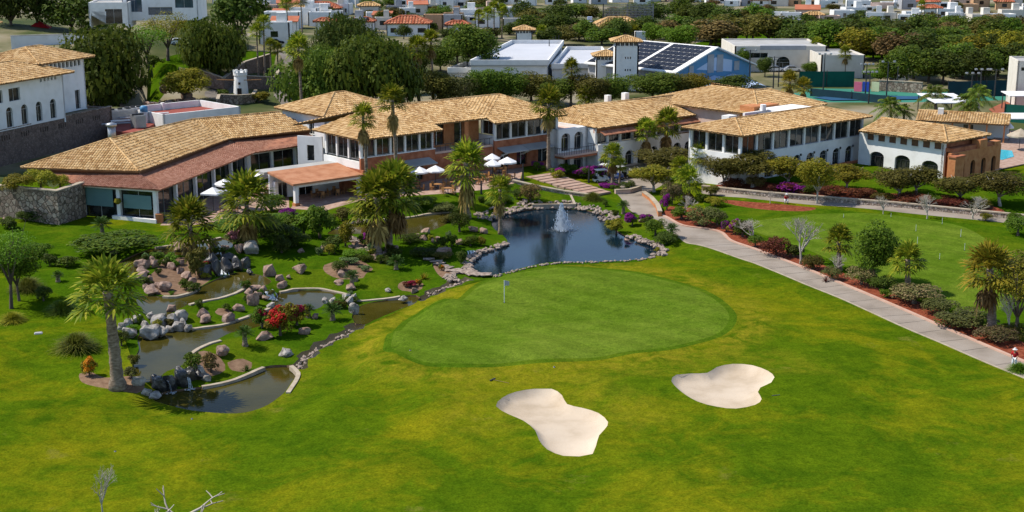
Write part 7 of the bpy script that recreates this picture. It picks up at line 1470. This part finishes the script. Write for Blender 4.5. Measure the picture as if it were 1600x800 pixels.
# ================================================================== FLAGS, RAKES, SPRINKLERS
def pin(u, v, vt, label, flag=True, group=None):
    p = P(u, v); h = AT(u, vt, p.y).z - p.z; t = empty('flagstick', p, 0, label, 'flagstick', group)
    MB().tube([(0, 0, -.1), (0, 0, h)], .035 if flag else .02, 6).build('stick', MAT['whitecar'], t); MB().tube([(0, 0, .0), (0, 0, .012)], .11, 10).build('cup', MAT['rubber'], t)
    if flag: MB().add([(.02, 0, h), (.5, .05, h - .12), (.48, -.04, h - .5), (.02, 0, h - .55), (.02, .012, h), (.5, .062, h - .12), (.48, -.028, h - .5), (.02, .012, h - .55)], [(0, 1, 2, 3), (7, 6, 5, 4), (0, 4, 5, 1), (1, 5, 6, 2), (2, 6, 7, 3)]).build('flag', MAT['greyw'], t)
pin(788, 473, 438, 'white flagstick with grey flag on the main putting green')
for i, (u, v, vt) in enumerate(sorted([(1392,339,333),(1472,350,340),(1431,361,351),(1501,370,358),(1433,385,370),(1507,391,380),(1318,340,334),(1468,405,396)])): pin(u, v, vt, f'thin white pin, {ordn(i)} from left on the practice green', False, 'practice green pins')
def rake(u, v, ang, label):
    p = P(u, v); t = empty('bunker_rake', p, ang, label, 'rake'); MB().tube([(0, 0, .05), (1.6, 0, .06)], .018, 5).build('handle', MAT['wood'], t); MB().box(-.06, .02, -.35, .35, .02, .1).build('head', MAT['darkmetal'], t)
    for k in range(6): MB().box(-.05, -.02, -.33 + .12 * k, -.3 + .12 * k, -.04, .03).build('tine', MAT['darkmetal'], t)
rake(954, 664, .1, 'bunker rake lying right of the nearer bunker'); rake(1212, 619, 1.9, 'bunker rake lying right of the farther bunker'); rake(770, 594, -.6, 'bunker rake lying on the grass above the nearer bunker')
for i, (u, v) in enumerate([(641,548),(866,574),(180,706),(300,655)]):
    p = P(u, v); t = empty('sprinkler_head', p, 0, ['sprinkler cap at the left edge of the putting green', 'sprinkler cap below the putting green', 'sprinkler cap on the left fairway', 'sprinkler cap below the lowest pool'][i], 'sprinkler', 'fairway sprinklers'); MB().tube([(0, 0, -.05), (0, 0, .06)], .08, 8).build('cap', MAT['greyw'], t); MB().tube([(0, 0, .06), (0, 0, .1)], .05, 6).build('nozzle', MAT['darkmetal'], t)
p = P(60, 521); t = empty('valve_cover', p, .3, 'pale valve cover on the grass left of the grass mound', 'cover'); MB().box(-.3, .3, -.2, .2, 0, .1).build('lid', MAT['greyw'], t); MB().box(-.36, .36, -.26, .26, -.1, .04).build('frame', MAT['greyw'], t)
# ================================================================== CARTS AND CARS
def wheel(t, x, y, r=.24, w_=.16):
    o = MB().tube([(0, -w_ / 2, 0), (0, w_ / 2, 0)], r, 12).build('wheel', MAT['rubber'], t); o.location = (x, y, r); MB().tube([(0, -w_ / 2 - .01, 0), (0, w_ / 2 + .01, 0)], r * .5, 8).build('rim', MAT['greymetal'], o)
def cart(u, v, ang, m, label):
    p = P(u, v); t = empty('golf_cart', p, ang, label, 'golf cart', 'golf carts on the forecourt')
    b = MB().prism([(-1.1, -.55), (.9, -.55), (1.15, -.4), (1.15, .4), (.9, .55), (-1.1, .55)], .28, .6).build('body', MAT[m], t); MB().add([(.55, -.5, .6), (1.1, -.4, .6), (1.1, .4, .6), (.55, .5, .6), (.6, -.5, .95), (.85, -.4, .9), (.85, .4, .9), (.6, .5, .95)], [(4, 5, 6, 7), (0, 1, 5, 4), (1, 2, 6, 5), (2, 3, 7, 6), (3, 0, 4, 7)]).build('cowl', MAT[m], t)
    MB().box(-.55, 0, -.5, .5, .6, .82).build('seat', MAT['whitecloth'], t); MB().box(-.62, -.5, -.5, .5, .82, 1.25).build('backrest', MAT['whitecloth'], t); MB().box(-.85, .75, -.58, .58, 1.82, 1.9).build('roof', MAT['whitecar' if m != 'rubber' else 'rubber'], t)
    for x in (-.75, .7):
        for y in (-.5, .5): MB().tube([(x, y, .6), (x * .95, y, 1.82)], .025, 5).build('roof_post', MAT['greymetal'], t); wheel(t, x, y * 1.08)
    MB().tube([(.35, .25, 1.0), (.5, .25, .75)], .03, 5).build('steering_column', MAT['rubber'], t); MB().box(-1.15, -.8, -.45, .45, .6, 1.0).build('bag_rack', MAT['rubber'], t)
for a in [(962,281,.6,'bluecar','blue golf cart, leftmost in the row on the forecourt'),(971,279,.7,'whitecar','white golf cart, second in the row'),(982,278,.6,'rubber','black golf cart, third in the row'),(991,276,.8,'rubber','black golf cart at the right end of the row'),(944,276,1.2,'whitecar','white golf cart parked beside the purple bougainvillea'),(939,285,.3,'whitecar','white golf cart nearest the garden steps')]: cart(*a)
def car(u, v, ang, m, label, zoff=0):
    p = P(u, v); t = empty('parked_car', p + Vector((0, 0, zoff)), ang, label, 'car')
    prof = [(-2.1, .35), (2.1, .35), (2.15, .7), (1.9, .88), (1.0, .98), (.35, 1.42), (-1.2, 1.45), (-1.9, 1.0), (-2.15, .9)]
    n = len(prof); vv = [(x, y * (.8 if z > 1.1 else .88), z) for y in (-1, 1) for x, z in prof]
    recalc(MB().add(vv, [tuple(range(n)), tuple(range(2 * n - 1, n - 1, -1))] + [(i, (i + 1) % n, n + (i + 1) % n, n + i) for i in range(n)]).build('body', MAT[m], t))
    for sy in (-1, 1): MB().add([(x, sy * .9, z) for x, z in ((.8, 1.0), (.3, 1.36), (-1.1, 1.38), (-1.6, 1.02))], [(0, 1, 2, 3)]).build('side_window', MAT['glass'], t)
    MB().add([(1.02, -.66, 1.0), (1.02, .66, 1.0), (.4, .6, 1.42), (.4, -.6, 1.42)], [(0, 1, 2, 3)]).build('windscreen', MAT['glass'], t)
    for x in (-1.35, 1.35):
        for y in (-.8, .8): wheel(t, x, y, .33, .2)
    for y in (-.6, .6): MB().box(2.08, 2.17, y - .18, y + .18, .6, .74).build('headlight', MAT['whitecar'], t)
car(80, 54, .3, 'redcar', 'bright red car parked behind the white garden wall'); car(97, 52, .3, 'whitecar', 'white car beside the red one'); car(430, 70, .2, 'rubber', 'black car parked at the hill house wall'); car(1212, 112, .1, 'whitecar', 'white car before the arched club block'); car(1238, 112, .1, 'whitecar', 'second white car before the arched club block'); car(1405, 128, .4, 'greymetal', 'grey car behind the stone court wall'); car(280, 62, .4, 'whitecar', 'white car on the hill below the modern building')
# red tent and mast near the villas
p = P(62, 50); t = empty('red_tent', p, .2, 'dark red peaked tent behind the villas', 'tent'); MB().add([(-3, -2.5, 2.2), (3, -2.5, 2.2), (3, 2.5, 2.2), (-3, 2.5, 2.2), (0, 0, 4.2)], [(0, 1, 4), (1, 2, 4), (2, 3, 4), (3, 0, 4), (3, 2, 1, 0)]).build('roof', MAT['redcloth'], t)
for x in (-2.9, 2.9):
    for y in (-2.4, 2.4): MB().tube([(x, y, -.2), (x, y, 2.2)], .06, 5).build('post', MAT['greymetal'], t)
pole(77, 48, -20, 'tall white mast beside the red car', 0, 'masts', 'whitecar')
# ================================================================== PEOPLE
def skin_obj(name, pts, edges, rads, m, parent, root=0, sub=1):
    me = bpy.data.meshes.new(name); me.from_pydata(pts, edges, []); me.materials.append(m); o = link(name, me, parent)
    md = o.modifiers.new('skin', 'SKIN'); md.use_smooth_shade = True
    if not me.skin_vertices: me.attributes
    sv = me.skin_vertices[0].data if me.skin_vertices else None
    if sv:
        for i, r in enumerate(rads): sv[i].radius = (r, r) if not hasattr(r, '__len__') else r
        sv[root].use_root = True
    s2 = o.modifiers.new('sub', 'SUBSURF'); s2.levels = sub; s2.render_levels = sub; return o
def person(p, rz, label, J, hat=True):
    t = empty('person', p, rz, label, 'person'); K = list(J.keys()); idx = {k: i for i, k in enumerate(K)}
    E = [('pel', 'chest'), ('chest', 'neck'), ('neck', 'head'), ('head', 'crown'), ('chest', 'shL'), ('shL', 'elL'), ('elL', 'haL'), ('haL', 'fiL'), ('chest', 'shR'), ('shR', 'elR'), ('elR', 'haR'), ('haR', 'fiR'), ('pel', 'hiL'), ('hiL', 'knL'), ('knL', 'anL'), ('anL', 'toL'), ('pel', 'hiR'), ('hiR', 'knR'), ('knR', 'anR'), ('anR', 'toR')]
    RD = {'pel': .13, 'chest': .14, 'neck': .055, 'head': .09, 'crown': .085, 'sh': .065, 'el': .045, 'ha': .032, 'fi': .028, 'hi': .09, 'kn': .06, 'an': .042, 'to': .035}
    rad = [RD.get(k, RD.get(k[:2])) for k in K]
    skin_obj('body', [J[k] for k in K], [(idx[a], idx[b]) for a, b in E], rad, MAT['skin'], t, idx['pel'], 1)
    def cloth(name, ks, es, gain, m, root): ii = {k: i for i, k in enumerate(ks)}; skin_obj(name, [J[k] for k in ks], [(ii[a], ii[b]) for a, b in es], [RD.get(k, RD.get(k[:2])) + gain for k in ks], m, t, ii[root])
    cloth('shirt', ['pel', 'chest', 'shL', 'elL', 'shR', 'elR'], [('pel', 'chest'), ('chest', 'shL'), ('shL', 'elL'), ('chest', 'shR'), ('shR', 'elR')], .03, MAT['redcloth'], 'chest')
    cloth('trousers', ['pel', 'hiL', 'knL', 'anL', 'hiR', 'knR', 'anR'], [('pel', 'hiL'), ('hiL', 'knL'), ('knL', 'anL'), ('pel', 'hiR'), ('hiR', 'knR'), ('knR', 'anR')], .028, MAT['whitecloth'], 'pel')
    h = Vector(J['crown']); MB().tube([h + Vector((0, 0, -.02)), h + Vector((0, 0, .0)), h + Vector((0, 0, .02)), h + Vector((0, 0, .13))], [.2, .2, .115, .08], 12).build('hat', MAT['whitecloth'], t)
    for s_ in (-1, 1): MB().tube([Vector(J['an' + ('L' if s_ < 0 else 'R')]) + Vector((0, .05, -.05)), Vector(J['to' + ('L' if s_ < 0 else 'R')]) + Vector((0, -.03, -.01))], [.055, .05], 8).build('shoe', MAT['rubber'], t)
crouch = {'pel': (0, .12, .5), 'chest': (0, -.02, .88), 'neck': (0, -.07, 1.05), 'head': (0, -.12, 1.17), 'crown': (0, -.13, 1.27), 'shL': (-.18, -.03, .96), 'elL': (-.25, -.12, .72), 'haL': (-.2, -.32, .58), 'fiL': (-.18, -.38, .54), 'shR': (.18, -.03, .96), 'elR': (.25, -.12, .72), 'haR': (.2, -.32, .58), 'fiR': (.18, -.38, .54), 'hiL': (-.11, .1, .46), 'knL': (-.2, -.28, .48), 'anL': (-.18, -.1, .08), 'toL': (-.2, -.28, .04), 'hiR': (.11, .1, .46), 'knR': (.2, -.28, .48), 'anR': (.18, -.1, .08), 'toR': (.2, -.28, .04)}
stand = {'pel': (0, 0, .92), 'chest': (0, -.05, 1.28), 'neck': (0, -.08, 1.45), 'head': (0, -.11, 1.57), 'crown': (0, -.12, 1.66), 'shL': (-.19, -.05, 1.38), 'elL': (-.27, -.08, 1.1), 'haL': (-.2, -.28, .95), 'fiL': (-.18, -.36, .93), 'shR': (.19, -.05, 1.38), 'elR': (.27, -.08, 1.1), 'haR': (.2, -.28, .95), 'fiR': (.18, -.36, .93), 'hiL': (-.1, 0, .86), 'knL': (-.12, -.05, .47), 'anL': (-.13, .02, .08), 'toL': (-.14, -.16, .04), 'hiR': (.1, 0, .86), 'knR': (.12, -.05, .47), 'anR': (.13, .02, .08), 'toR': (.14, -.16, .04)}
person(P(1228, 318), .1, 'gardener in red shirt, white trousers and white hat crouching on the mulch strip', crouch)
person(P(1584, 575), -.6, 'person in red shirt and white hat standing at the end of the cart path', stand)
